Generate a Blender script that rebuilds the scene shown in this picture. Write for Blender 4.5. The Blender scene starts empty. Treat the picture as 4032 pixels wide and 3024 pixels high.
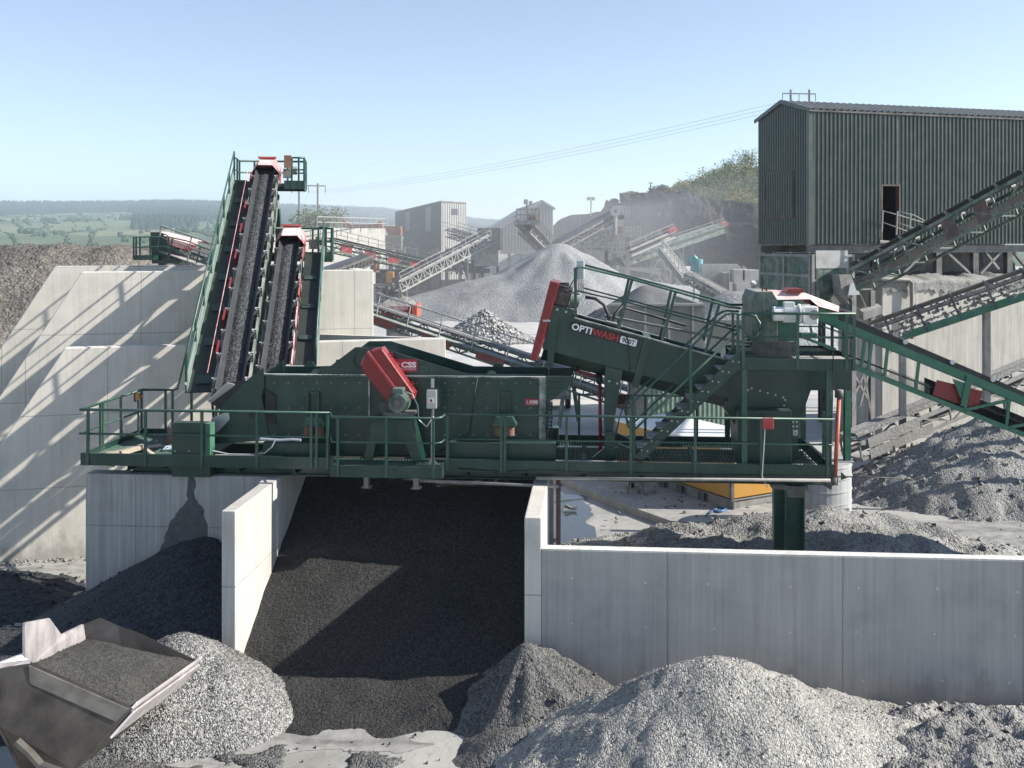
import bpy, bmesh, math, random
from mathutils import Vector, Matrix, noise
R = math.radians
random.seed(7)
sc = bpy.context.scene

# ---------------------------------------------------------------- camera, world, sun, exposure
CX, HY, FPX, CH = 2016.0, 960.0, 4032.0, 8.3          # photo centre column, horizon row, focal length in photo pixels, eye height
cam_d = bpy.data.cameras.new('camera'); cam = bpy.data.objects.new('camera', cam_d)
sc.collection.objects.link(cam); sc.camera = cam
cam.location = (0, 0, CH); cam.rotation_euler = (R(90), 0, 0)
cam_d.sensor_width = 36; cam_d.lens = 36; cam_d.shift_y = -552/4032
cam_d.clip_start = 0.5; cam_d.clip_end = 20000

SUN_EL, SUN_AZ = 32.0, -3.8                            # azimuth counted from +X towards +Y
S = Vector((math.cos(R(SUN_EL))*math.cos(R(SUN_AZ)), math.cos(R(SUN_EL))*math.sin(R(SUN_AZ)), math.sin(R(SUN_EL))))
world = bpy.data.worlds.new('World'); sc.world = world; world.use_nodes = True
wn = world.node_tree.nodes; bg = wn['Background']
sky = wn.new('ShaderNodeTexSky'); sky.sky_type = 'NISHITA'; sky.sun_disc = False
sky.sun_elevation = R(SUN_EL); sky.sun_rotation = R(90-SUN_AZ); sky.altitude = 0; sky.air_density = 0.75; sky.dust_density = 0.0; sky.ozone_density = 1.6
hsv = wn.new('ShaderNodeHueSaturation'); hsv.inputs['Saturation'].default_value = .84
world.node_tree.links.new(sky.outputs[0], hsv.inputs['Color']); world.node_tree.links.new(hsv.outputs[0], bg.inputs[0]); bg.inputs[1].default_value = 0.10
sd = bpy.data.lights.new('sun', 'SUN'); sd.energy = 5.0; sd.angle = R(0.55); sd.color = (1.0, 0.94, 0.84)
so = bpy.data.objects.new('sun', sd); sc.collection.objects.link(so)
so.location = (60, 0, 60); so.rotation_euler = S.to_track_quat('Z', 'Y').to_euler()
sc.view_settings.view_transform = 'Standard'; sc.view_settings.look = 'None'
sc.view_settings.gamma = 1; sc.view_settings.exposure = 0.95; sc.view_settings.use_curve_mapping = False
try:
    sc.cycles.max_bounces = 8; sc.cycles.volume_bounces = 1
except Exception: pass

# ---------------------------------------------------------------- geometry helpers
ID = Matrix.Identity(4)
FR = [ID]                                              # current building frame
W = {}                                                 # object -> world matrix of its root
def frame(m): FR[0] = m
def P(x, y, Y): return Vector(((x-CX)/FPX*Y, Y, CH-(y-HY)/FPX*Y))
def Gd(x, y, z=0.0): return P(x, y, (CH-z)*FPX/(y-HY))
def V(*a): return Vector(a)

class MB:
    def __init__(s): s.v = []; s.f = []; s.m = []; s.mi = 0; s.g = []
    def add(s, vs, fs):
        n = len(s.v); s.g.append((n, len(s.f))); s.v += [Vector(p) for p in vs]
        for f in fs: s.f.append([i+n for i in f]); s.m.append(s.mi)
        return s
    def box(s, x0, x1, y0, y1, z0, z1):
        return s.add([(x0,y0,z0),(x1,y0,z0),(x1,y1,z0),(x0,y1,z0),(x0,y0,z1),(x1,y0,z1),(x1,y1,z1),(x0,y1,z1)],
                     [(0,3,2,1),(4,5,6,7),(0,1,5,4),(1,2,6,5),(2,3,7,6),(3,0,4,7)])
    def bar(s, p, q, w, h=None, up=(0,0,1)):
        p = Vector(p); q = Vector(q); h = w if h is None else h
        d = (q-p)
        if d.length < 1e-6: return s
        d.normalize(); up = Vector(up)
        if abs(d.dot(up.normalized())) > 0.985: up = Vector((1,0,0)) if abs(d.x) < .9 else Vector((0,1,0))
        sx = d.cross(up).normalized(); sz = sx.cross(d).normalized()
        a = sx*(w/2); b = sz*(h/2)
        return s.add([p-a-b,p+a-b,p+a+b,p-a+b,q-a-b,q+a-b,q+a+b,q-a+b],
                     [(0,1,2,3),(7,6,5,4),(0,4,5,1),(1,5,6,2),(2,6,7,3),(3,7,4,0)])
    def path(s, pts, r, n=7, cap=True, r2=None):
        pts = [Vector(p) for p in pts]; k = len(s.v); m = len(pts); s.g.append((k, len(s.f)))
        ref = Vector((0,0,1))
        for i, p in enumerate(pts):
            d = (pts[min(i+1,m-1)]-pts[max(i-1,0)])
            d = d.normalized() if d.length > 1e-9 else Vector((0,0,1))
            if i == 0 and abs(d.z) > .95: ref = Vector((1,0,0))
            a = d.cross(ref)
            if a.length < 1e-3: a = d.cross(Vector((0,1,0)))
            a.normalize(); b = a.cross(d)
            rr = r if r2 is None else r+(r2-r)*i/(m-1)
            if 0 < i < m-1:
                c = (pts[i]-pts[i-1]).normalized().dot((pts[i+1]-pts[i]).normalized())
                rr = rr/max(.75, math.sqrt(max(.01,(1+c)/2)))
            for j in range(n):
                t = 2*math.pi*j/n; s.v.append(p+(a*math.cos(t)+b*math.sin(t))*rr)
        for i in range(m-1):
            for j in range(n):
                j2 = (j+1) % n
                s.f.append([k+i*n+j, k+i*n+j2, k+(i+1)*n+j2, k+(i+1)*n+j]); s.m.append(s.mi)
        if cap:
            s.f.append([k+j for j in range(n)][::-1]); s.f.append([k+(m-1)*n+j for j in range(n)]); s.m += [s.mi]*2
        return s
    def tube(s, p, q, r, n=8, r2=None): return s.path([p, q], r, n, True, r2)
    def prism(s, poly, ext):
        poly = [Vector(p) for p in poly]; ext = Vector(ext); n = len(poly)
        fs = [list(range(n)), list(range(2*n-1, n-1, -1))]
        fs += [[i, i+n, (i+1) % n+n, (i+1) % n] for i in range(n)]
        return s.add(poly+[p+ext for p in poly], fs)
    def ring(s, c, axis, r0, r1, t, n=20):               # annulus of thickness t
        c = Vector(c); ax = Vector(axis).normalized(); a = ax.orthogonal().normalized(); b = ax.cross(a)
        vs = []; fs = []
        for i in range(n):
            d = a*math.cos(2*math.pi*i/n)+b*math.sin(2*math.pi*i/n)
            vs += [c+d*r0, c+d*r1, c+d*r1+ax*t, c+d*r0+ax*t]
        for i in range(n):
            p = i*4; q = ((i+1) % n)*4
            for k in range(4): fs.append([p+k, q+k, q+(k+1) % 4, p+(k+1) % 4])
        return s.add(vs, fs)
    def ibeam(s, p, q, h, w, t=.02):
        p = Vector(p); q = Vector(q); d = (q-p).normalized(); up = Vector((0,0,1))
        if abs(d.z) > .95: up = Vector((0,1,0))
        sx = d.cross(up).normalized(); sz = sx.cross(d)
        s.bar(p+sz*(h/2-t/2), q+sz*(h/2-t/2), w, t, up); s.bar(p-sz*(h/2-t/2), q-sz*(h/2-t/2), w, t, up)
        return s.bar(p, q, t, h-2*t, up)
    def rock(s, c, r, rnd=random):
        c = Vector(c); q = Matrix.Rotation(rnd.random()*6.28, 3, Vector((rnd.random()-.5, rnd.random()-.5, rnd.random()-.5)).normalized())
        vs = []
        for p in ((1,1,1),(1,-1,-1),(-1,1,-1),(-1,-1,1),(1.2,0,0),(-1.2,0,0),(0,1.2,0),(0,-1.2,0),(0,0,1.1),(0,0,-1.1)):
            vs.append(c+q @ (Vector(p)*(r*rnd.uniform(.5,.95))))
        return s.add(vs, [(0,4,8),(0,8,6),(0,6,4),(1,4,9),(1,9,7),(1,7,4),(2,6,5),(2,5,9),(2,9,6),(3,7,5),(3,5,8),(3,8,7),
                          (4,7,8),(8,7,3),(6,8,5),(4,6,9),(9,5,7),(6,2,9)][:16])
    def build(s, name, mat, parent=None, label=None, smooth=False, bevel=0):
        return build(s, name, mat, parent, label, smooth, bevel)

def build(mb, name, mat, parent=None, label=None, smooth=False, bevel=0, base=None):
    me = bpy.data.meshes.new(name)
    if parent is not None: wm = W[parent]; M = wm.inverted() @ FR[0]
    else:
        b = Vector(base) if base is not None else Vector((0,0,0))
        wm = FR[0] @ Matrix.Translation(b); M = wm.inverted() @ FR[0]
    me.from_pydata([M @ p for p in mb.v], [], mb.f)
    mats = mat if isinstance(mat, (list, tuple)) else [mat]
    for m in mats: me.materials.append(m)
    if len(mats) > 1: me.polygons.foreach_set('material_index', mb.m)
    me.update()
    bm = bmesh.new(); bm.from_mesh(me); bmesh.ops.recalc_face_normals(bm, faces=bm.faces); bm.to_mesh(me); bm.free()
    if smooth: me.polygons.foreach_set('use_smooth', [True]*len(me.polygons))
    o = bpy.data.objects.new(name, me); sc.collection.objects.link(o)
    if parent is not None: o.parent = parent
    else: o.matrix_world = wm
    W[o] = wm
    if label: o['label'] = label
    if bevel:
        md = o.modifiers.new('bevel', 'BEVEL'); md.width = bevel; md.segments = 2; md.limit_method = 'ANGLE'
    return o
def build_split(mb, name, mat, parent, per=1, smooth=False, cap=100):
    # every primitive (or every PER of them in a row) becomes a part of its own
    st = mb.g[::per]; out = []
    for i, (v0, f0) in enumerate(st):
        last = i+1 >= len(st) or i >= cap-1
        v1, f1 = (len(mb.v), len(mb.f)) if last else st[i+1]
        b = MB(); b.v = mb.v[v0:v1]; b.f = [[k-v0 for k in f] for f in mb.f[f0:f1]]; b.m = mb.m[f0:f1]
        o = build(b, name, mat, parent, None, smooth); out.append(o)
        if last:
            if i+1 < len(st): o['kind'] = 'stuff'
            break
    return out
def tag(o, label=None, cat=None, group=None, kind=None):
    if label: o['label'] = label
    if cat: o['category'] = cat
    if group: o['group'] = group
    if kind: o['kind'] = kind
    return o
def thing(name, label, cat, base=(0,0,0), group=None):
    o = bpy.data.objects.new(name, None); sc.collection.objects.link(o); o.empty_display_size = .3
    wm = FR[0] @ Matrix.Translation(Vector(base)); o.matrix_world = wm; W[o] = wm
    return tag(o, label, cat, group)
def single(mb, name, mat, label, cat, base, group=None, kind=None, smooth=False, bevel=0):
    return tag(build(mb, name, mat, None, None, smooth, bevel, base), label, cat, group, kind)
def dup(root, mat):                                     # copy of a thing with its parts and sub-parts
    r = root.copy(); sc.collection.objects.link(r); r.matrix_world = mat
    def kids(src, dst):
        for ch in [o for o in src.children]:
            c = ch.copy(); sc.collection.objects.link(c); c.parent = dst; kids(ch, c)
    kids(root, r)
    return r
def lerp(a, b, t): return Vector(a)*(1-t)+Vector(b)*t
def fbm(x, y, s=1.0, o=4, z=0.0): return noise.fractal(Vector((x*s, y*s, z)), 1.0, 2.0, o)

# ---------------------------------------------------------------- materials
def new_mat(name):
    m = bpy.data.materials.new(name); m.use_nodes = True; nt = m.node_tree
    return m, nt, nt.nodes['Principled BSDF']
def nd(nt, t, **kw):
    n = nt.nodes.new(t)
    for k, v in kw.items():
        if hasattr(n, k): setattr(n, k, v)
        else: n.inputs[k.replace('_', ' ')].default_value = v
    return n
def ramp(nt, stops):
    r = nt.nodes.new('ShaderNodeValToRGB'); e = r.color_ramp.elements
    while len(e) < len(stops): e.new(.5)
    for i, (p, c) in enumerate(stops):
        e[i].position = p; e[i].color = (*c, 1) if len(c) == 3 else (c[0], c[0], c[0], 1)
    return r
def mixc(nt, f, a, b, blend='MIX'):
    n = nt.nodes.new('ShaderNodeMix'); n.data_type = 'RGBA'; n.blend_type = blend
    for sock, val in ((n.inputs[0], f), (n.inputs[6], a), (n.inputs[7], b)):
        if hasattr(val, 'is_output'): nt.links.new(val, sock)
        elif isinstance(val, (int, float)): sock.default_value = val
        else: sock.default_value = (*val, 1)
    return n.outputs[2]
def coords(nt, scale=(1,1,1), kind='Object'):
    tc = nt.nodes.new('ShaderNodeTexCoord'); mp = nt.nodes.new('ShaderNodeMapping'); mp.inputs['Scale'].default_value = scale
    nt.links.new(tc.outputs[kind], mp.inputs[0]); return mp.outputs[0]
def noise_tex(nt, vec, scale, detail=4, rough=.55):
    n = nt.nodes.new('ShaderNodeTexNoise'); n.inputs['Scale'].default_value = scale; n.inputs['Detail'].default_value = detail; n.inputs['Roughness'].default_value = rough
    nt.links.new(vec, n.inputs['Vector']); return n.outputs['Fac']
def bump(nt, bs, h, strength, dist):
    b = nt.nodes.new('ShaderNodeBump'); b.inputs['Strength'].default_value = strength; b.inputs['Distance'].default_value = dist
    nt.links.new(h, b.inputs['Height']); nt.links.new(b.outputs[0], bs.inputs['Normal']); return b

def paint(name, col, rough=.42, dust=(.36,.35,.33), amount=.35, metal=0.0, scale=1.0):
    m, nt, bs = new_mat(name); c = coords(nt)
    n1 = noise_tex(nt, c, 1.7*scale, 6, .65); n2 = noise_tex(nt, coords(nt, (9,9,.8)), 1.3, 4, .6)
    geo = nt.nodes.new('ShaderNodeNewGeometry'); sep = nt.nodes.new('ShaderNodeSeparateXYZ'); nt.links.new(geo.outputs['Normal'], sep.inputs[0])
    up = ramp(nt, [(.35, (0,)), (.95, (1,))]); nt.links.new(sep.outputs[2], up.inputs[0])
    r1 = ramp(nt, [(.42, (0,)), (.78, (1,))]); nt.links.new(n1, r1.inputs[0])
    r2 = ramp(nt, [(.5, (0,)), (.8, (1,))]); nt.links.new(n2, r2.inputs[0])
    mx = nt.nodes.new('ShaderNodeMath'); mx.operation = 'MULTIPLY_ADD'; nt.links.new(up.outputs[0], mx.inputs[0]); mx.inputs[1].default_value = .75
    nt.links.new(r1.outputs[0], mx.inputs[2])
    ad = nt.nodes.new('ShaderNodeMath'); ad.operation = 'MULTIPLY_ADD'; nt.links.new(r2.outputs[0], ad.inputs[0]); ad.inputs[1].default_value = .45; nt.links.new(mx.outputs[0], ad.inputs[2])
    mu = nt.nodes.new('ShaderNodeMath'); mu.operation = 'MULTIPLY'; mu.use_clamp = True; nt.links.new(ad.outputs[0], mu.inputs[0]); mu.inputs[1].default_value = amount
    nt.links.new(mixc(nt, mu.outputs[0], col, dust), bs.inputs['Base Color'])
    rr = nt.nodes.new('ShaderNodeMapRange'); nt.links.new(mu.outputs[0], rr.inputs[0]); rr.inputs[3].default_value = rough; rr.inputs[4].default_value = .85
    nt.links.new(rr.outputs[0], bs.inputs['Roughness']); bs.inputs['Metallic'].default_value = metal
    bump(nt, bs, n1, .2, .015)
    return m
def concrete(name, col, streak=.35, joint=(2.4, 0, 1.25), rough=.85, stain=(.12,.12,.12), axis=0, streaky=.8):
    m, nt, bs = new_mat(name)
    n1 = noise_tex(nt, coords(nt), .8, 8, .62); n2 = noise_tex(nt, coords(nt, (5,5,.35)), 1.0, 6, .65); n3 = noise_tex(nt, coords(nt), 30, 3, .6)
    dark = tuple(x*.78 for x in col); light = tuple(min(1, x*1.08) for x in col)
    r1 = ramp(nt, [(.28, dark), (.5, col), (.74, light)]); nt.links.new(n1, r1.inputs[0])
    r2 = ramp(nt, [(.45, (0,)), (.72, (streak,))]); nt.links.new(n2, r2.inputs[0])
    c = mixc(nt, r2.outputs[0], r1.outputs[0], tuple(x*.5 for x in col))
    n4 = noise_tex(nt, coords(nt, (14,14,.22)), 1.0, 4, .7); r4 = ramp(nt, [(.35, (.8,.8,.82)), (.65, (1.12,1.12,1.1))]); nt.links.new(n4, r4.inputs[0])
    c = mixc(nt, streaky, c, r4.outputs[0], 'MULTIPLY')
    if joint:
        tc = nt.nodes.new('ShaderNodeTexCoord'); sp = nt.nodes.new('ShaderNodeSeparateXYZ'); nt.links.new(tc.outputs['Object'], sp.inputs[0])
        masks = []
        for sock, step, off in ((sp.outputs[axis], joint[0], joint[1]), (sp.outputs[2], joint[2], 0.02)):
            if not step: continue
            a = nt.nodes.new('ShaderNodeMath'); a.operation = 'ADD'; nt.links.new(sock, a.inputs[0]); a.inputs[1].default_value = 100*step+off
            b = nt.nodes.new('ShaderNodeMath'); b.operation = 'MODULO'; nt.links.new(a.outputs[0], b.inputs[0]); b.inputs[1].default_value = step
            d = nt.nodes.new('ShaderNodeMath'); d.operation = 'LESS_THAN'; nt.links.new(b.outputs[0], d.inputs[0]); d.inputs[1].default_value = .022
            masks.append(d.outputs[0])
        for k in masks: c = mixc(nt, .0, c, c) if False else c
        for k in masks:
            mm = nt.nodes.new('ShaderNodeMath'); mm.operation = 'MULTIPLY'; nt.links.new(k, mm.inputs[0]); nt.links.new(n1, mm.inputs[1])
            c = mixc(nt, mm.outputs[0], c, stain)
    tcz = nt.nodes.new('ShaderNodeTexCoord'); spz = nt.nodes.new('ShaderNodeSeparateXYZ'); nt.links.new(tcz.outputs['Object'], spz.inputs[0])
    n5 = noise_tex(nt, coords(nt, (1.1,1.1,.5)), 1.6, 7, .72)
    ma = nt.nodes.new('ShaderNodeMath'); ma.operation = 'MULTIPLY_ADD'; nt.links.new(n5, ma.inputs[0]); ma.inputs[1].default_value = 2.6; ma.inputs[2].default_value = -.72
    mb_ = nt.nodes.new('ShaderNodeMath'); mb_.operation = 'SUBTRACT'; nt.links.new(ma.outputs[0], mb_.inputs[0]); nt.links.new(spz.outputs[2], mb_.inputs[1])
    rz = ramp(nt, [(.0, (0,)), (.5, (.55,))]); nt.links.new(mb_.outputs[0], rz.inputs[0])
    c = mixc(nt, rz.outputs[0], c, (.19,.18,.165))                  # mud splashed up from the ground
    n6 = noise_tex(nt, coords(nt), 7, 6, .8); r6 = ramp(nt, [(.66, (0,)), (.72, (.5,))]); nt.links.new(n6, r6.inputs[0])
    c = mixc(nt, r6.outputs[0], c, tuple(x*.55 for x in col))       # pock marks and scrapes
    nt.links.new(c, bs.inputs['Base Color']); bs.inputs['Roughness'].default_value = rough
    mx = nt.nodes.new('ShaderNodeMath'); mx.operation = 'ADD'; nt.links.new(n1, mx.inputs[0]); nt.links.new(n3, mx.inputs[1])
    bump(nt, bs, mx.outputs[0], .25, .02)
    return m
def granular(name, c0, c1, size, bumpd=.02, big=.5, patch=None, rough=.9, contrast=1.0, bs_=.9):
    m, nt, bs = new_mat(name); c = coords(nt)
    vo = nt.nodes.new('ShaderNodeTexVoronoi'); vo.inputs['Scale'].default_value = 1/size; nt.links.new(c, vo.inputs['Vector'])
    vo2 = nt.nodes.new('ShaderNodeTexVoronoi'); vo2.inputs['Scale'].default_value = .43/size; nt.links.new(c, vo2.inputs['Vector'])
    sep = nt.nodes.new('ShaderNodeSeparateColor'); nt.links.new(vo.outputs['Color'], sep.inputs[0])
    r = ramp(nt, [(.0, c0), (1.0, c1)]); nt.links.new(sep.outputs[0], r.inputs[0])
    n1 = noise_tex(nt, c, big, 6, .65)
    r2 = ramp(nt, [(.3, (.7,.7,.7)), (.7, (1.2,1.2,1.2))]); nt.links.new(n1, r2.inputs[0])
    col = mixc(nt, 1.0, r.outputs[0], r2.outputs[0], 'MULTIPLY')
    if patch:
        n2 = noise_tex(nt, c, patch[1], 5, .6); r3 = ramp(nt, [(.5, (0,)), (.62, (1,))]); nt.links.new(n2, r3.inputs[0])
        col = mixc(nt, r3.outputs[0], col, patch[0])
    nt.links.new(col, bs.inputs['Base Color']); bs.inputs['Roughness'].default_value = rough
    mx = nt.nodes.new('ShaderNodeMath'); mx.operation = 'ADD'; nt.links.new(vo.outputs['Distance'], mx.inputs[0])
    m2 = nt.nodes.new('ShaderNodeMath'); m2.operation = 'MULTIPLY'; m2.inputs[1].default_value = 1.2; nt.links.new(vo2.outputs['Distance'], m2.inputs[0]); nt.links.new(m2.outputs[0], mx.inputs[1])
    inv = nt.nodes.new('ShaderNodeMath'); inv.operation = 'MULTIPLY'; inv.inputs[1].default_value = -1; nt.links.new(mx.outputs[0], inv.inputs[0])
    bump(nt, bs, inv.outputs[0], bs_, bumpd)
    return m
def plain(name, col, rough=.6, metal=0.0, var=.25, scale=2.0):
    m, nt, bs = new_mat(name); n1 = noise_tex(nt, coords(nt), scale, 6, .6)
    r = ramp(nt, [(.3, tuple(x*(1-var) for x in col)), (.7, tuple(min(1, x*(1+var)) for x in col))]); nt.links.new(n1, r.inputs[0])
    nt.links.new(r.outputs[0], bs.inputs['Base Color']); bs.inputs['Roughness'].default_value = rough; bs.inputs['Metallic'].default_value = metal
    bump(nt, bs, n1, .1, .01)
    return m
M = {}
M['green'] = paint('dark_green_paint', (.004,.036,.026), .36, amount=.09)
M['green_rail'] = paint('rail_green_paint', (.012,.068,.046), .34, amount=.16)
M['green_bright'] = paint('conveyor_and_lit_green', (.02,.13,.075), .4, amount=.22)  # brighter green, also colours sunlit faces of dark green parts
M['green_dusty'] = paint('dusty_green_paint', (.03,.075,.05), .6, amount=.7)
M['red'] = paint('red_paint', (.20,.006,.009), .35, amount=.08)
M['hood_red'] = paint('sunlit_dusty_hood_red', (.40,.03,.035), .5, dust=(.78,.58,.56), amount=.85)  # pale pink on upward faces mixes dust with painted-in sunlight
M['motor_green'] = paint('motor_green', (.06,.13,.10), .4, amount=.3)
M['barn_clad'] = paint('pale_dusty_cladding', (.27,.275,.26), .6, amount=.5)
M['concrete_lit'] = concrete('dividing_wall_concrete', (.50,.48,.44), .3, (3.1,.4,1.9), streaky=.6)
M['wall_top'] = concrete('sunlit_wall_top', (.64,.63,.60), .3, None)  # paler cap colour paints in the full sun on wall tops
M['red_dusty'] = paint('dusty_red_paint', (.4,.03,.035), .55, amount=.42)
M['steel_dusty'] = paint('dusty_grey_steel', (.16,.16,.155), .6, amount=.8)
M['steel_dark'] = paint('dark_dusty_steel', (.045,.045,.045), .6, amount=.45)
M['galv'] = paint('galvanised_steel', (.42,.43,.44), .4, amount=.3, metal=.6)
M['white_paint'] = paint('white_motor_paint', (.72,.73,.72), .4, amount=.2)
M['yellow'] = paint('yellow_paint', (.43,.22,.03), .42, amount=.12)
M['rust'] = paint('rusty_steel', (.19,.085,.045), .8, amount=.3)
M['black_rubber'] = plain('black_rubber', (.02,.02,.022), .55)
M['belt'] = plain('grey_belt_rubber', (.04,.043,.048), .45)
M['worn_steel'] = plain('worn_bucket_steel', (.060,.053,.049), .36, .65, .6, 2.0)
M['bright_steel'] = plain('worn_sunlit_bucket_steel', (.62,.58,.58), .36, .55, .3, 3.0)  # bright worn edge; on the spill guard it paints in sunlight
M['concrete'] = concrete('grey_concrete', (.40,.39,.37), .2, (3.1,.6,0), streaky=.5)
M['concrete_bay'] = concrete('bay_concrete', (.39,.385,.365), .45, (2.4,.9,2.2))
M['concrete_old'] = concrete('streaked_old_concrete', (.46,.445,.40), .6, None)
M['concrete_pale'] = concrete('pale_concrete', (.61,.58,.52), .2, (3.1,.4,1.9), streaky=.3)
M['mud'] = granular('grey_mud', (.20,.195,.185), (.27,.265,.25), .05, .01, .4)
M['black_sand'] = granular('dark_washed_sand', (.004,.0045,.005), (.048,.048,.047), .026, .026, .35)
M['dark_gravel'] = granular('dark_wet_gravel', (.010,.012,.016), (.058,.064,.074), .04, .04, .4)
M['belt_gravel'] = granular('belt_gravel', (.012,.013,.015), (.115,.12,.125), .032, .03, .8)
M['grey_gravel'] = granular('pale_clean_gravel', (.10,.10,.10), (.44,.435,.42), .028, .035, .6, bs_=1.0)
M['grey_sand'] = granular('mid_grey_sand', (.09,.095,.10), (.20,.205,.21), .04, .035, .5)
M['slump_sand'] = granular('slumped_sand', (.055,.055,.055), (.19,.19,.185), .032, .04, .7)
M['pale_sand'] = granular('pale_grey_sand', (.19,.185,.17), (.46,.45,.42), .026, .03, .6)
M['stock_gravel'] = granular('stockpile_chippings', (.18,.185,.19), (.33,.335,.34), .10, .06, .12)
M['brown_gravel'] = granular('brown_crushed_stone', (.085,.077,.066), (.19,.172,.148), .18, .10, .15)
M['spoil'] = granular('dirty_spoil', (.16,.158,.15), (.35,.345,.33), .036, .035, .5)
M['white_rock'] = plain('white_broken_rock', (.38,.38,.37), .85, 0, .4, 1.2)
M['mesh_grate'] = paint('grating_green', (.03,.10,.075), .5, amount=.3)
M['timber'] = plain('weathered_timber', (.42,.36,.28), .8)
M['orange'] = plain('orange_pipe', (.44,.10,.055), .5)
M['glass'] = plain('dark_glass', (.03,.035,.04), .1)
M['black'] = plain('black_panel', (.012,.012,.013), .5)
M['white'] = plain('white_vinyl', (.78,.78,.78), .5, 0, .05)
M['red_text'] = plain('red_vinyl', (.42,.03,.03), .5, 0, .05)
M['sign_red'] = plain('sign_red_vinyl', (.36,.02,.04), .45, 0, .1)
M['teal'] = paint('teal_paint', (.10,.30,.32), .5, amount=.3)
# ---------------------------------------------------------------- platform frame
TH = R(4.5); PO = Vector((-9.27, 22.0, 0))
U = Vector((math.cos(TH), -math.sin(TH), 0)); VV = Vector((math.sin(TH), math.cos(TH), 0))
FP = Matrix.Translation(PO) @ Matrix.Rotation(-TH, 4, 'Z')
def pf(x, y, b):                                       # photo pixel -> point on the plane b of the platform frame
    d = Vector(((x-CX)/FPX, 1, -(y-HY)/FPX)); t = (b+PO.dot(VV))/(d.x*VV.x+d.y*VV.y)
    w = Vector((d.x*t, t, 0))-PO
    return Vector((w.dot(U), b, CH+d.z*t))
def toP(p): return FP.inverted() @ Vector(p)

# ---------------------------------------------------------------- ground, sky, hills
def ground_mat():
    m, nt, bs = new_mat('yard_ground'); c = coords(nt)
    n1 = noise_tex(nt, c, .22, 8, .62); n2 = noise_tex(nt, c, 3.0, 6, .7); n3 = noise_tex(nt, coords(nt, (.25,1.6,1)), .5, 5, .6)
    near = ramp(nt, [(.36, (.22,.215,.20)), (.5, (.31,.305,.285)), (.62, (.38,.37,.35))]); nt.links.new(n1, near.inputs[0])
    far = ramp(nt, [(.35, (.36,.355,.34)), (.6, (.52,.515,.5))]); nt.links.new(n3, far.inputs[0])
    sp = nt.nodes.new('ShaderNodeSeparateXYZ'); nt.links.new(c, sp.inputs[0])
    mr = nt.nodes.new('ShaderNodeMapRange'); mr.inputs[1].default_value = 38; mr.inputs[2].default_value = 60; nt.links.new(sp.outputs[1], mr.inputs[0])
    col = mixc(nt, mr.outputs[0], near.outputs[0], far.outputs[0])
    mr2 = nt.nodes.new('ShaderNodeMapRange'); mr2.inputs[1].default_value = 560; mr2.inputs[2].default_value = 700; nt.links.new(sp.outputs[1], mr2.inputs[0])
    col = mixc(nt, mr2.outputs[0], col, (.09,.15,.045))
    nt.links.new(col, bs.inputs['Base Color'])
    rr = ramp(nt, [(.40, (.38,)), (.55, (.9,))]); nt.links.new(n1, rr.inputs[0]); nt.links.new(rr.outputs[0], bs.inputs['Roughness'])
    bump(nt, bs, n2, .5, .06); return m
M['ground'] = ground_mat()
def slurry_mat():
    m, nt, bs = new_mat('grey_slurry'); c = coords(nt)
    n1 = noise_tex(nt, coords(nt, (1,2.5,1)), .9, 6, .6); n2 = noise_tex(nt, c, 5, 5, .7)
    r = ramp(nt, [(.36, (.19,.185,.175)), (.5, (.30,.295,.28)), (.68, (.36,.355,.34))]); nt.links.new(n1, r.inputs[0]); nt.links.new(r.outputs[0], bs.inputs['Base Color'])
    w = nt.nodes.new('ShaderNodeTexWave'); w.inputs['Scale'].default_value = 1.7; w.inputs['Distortion'].default_value = 9; w.inputs['Detail'].default_value = 4; nt.links.new(coords(nt, (.35,1.6,1)), w.inputs['Vector'])
    mx = nt.nodes.new('ShaderNodeMath'); mx.operation = 'MULTIPLY_ADD'; nt.links.new(w.outputs['Fac'], mx.inputs[0]); mx.inputs[1].default_value = .35; nt.links.new(n2, mx.inputs[2])
    bs.inputs['Roughness'].default_value = .45; bump(nt, bs, mx.outputs[0], .45, .05); return m
M['slurry'] = slurry_mat()
mw, nt, bs = new_mat('pool_water'); bs.inputs['Base Color'].default_value = (.05,.055,.055,1); bs.inputs['Roughness'].default_value = .03; M['water'] = mw
bump(nt, bs, noise_tex(nt, coords(nt), 1.5, 2, .5), .03, .02)

def axis_steps(segs):
    out = []
    for a, b, n in segs: out += [a+(b-a)*i/n for i in range(n)]
    return out+[segs[-1][1]]
xs = axis_steps([(-4000,-300,8), (-300,-60,12), (-60,-14,16), (-14,14,112), (14,60,20), (60,300,12), (300,4000,8)])
ys = axis_steps([(-60,12,8), (12,36,120), (36,60,24), (60,300,30), (300,4000,14)])
def gz(x, y):
    if y > 300 or abs(x) > 300: return 0
    k = 0 if y < 20 else .05 if y < 60 else .25
    return fbm(x, y, .35, 3)*k*.5
mb = MB(); nx = len(xs)
for y in ys:
    for x in xs: mb.v.append(V(x, y, gz(x, y)))
for j in range(len(ys)-1):
    for i in range(nx-1): mb.f.append([j*nx+i, j*nx+i+1, (j+1)*nx+i+1, (j+1)*nx+i]); mb.m.append(0)
tag(build(mb, 'ground', M['ground'], smooth=True), 'dusty grey quarry yard ground', 'ground', kind='structure')

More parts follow.
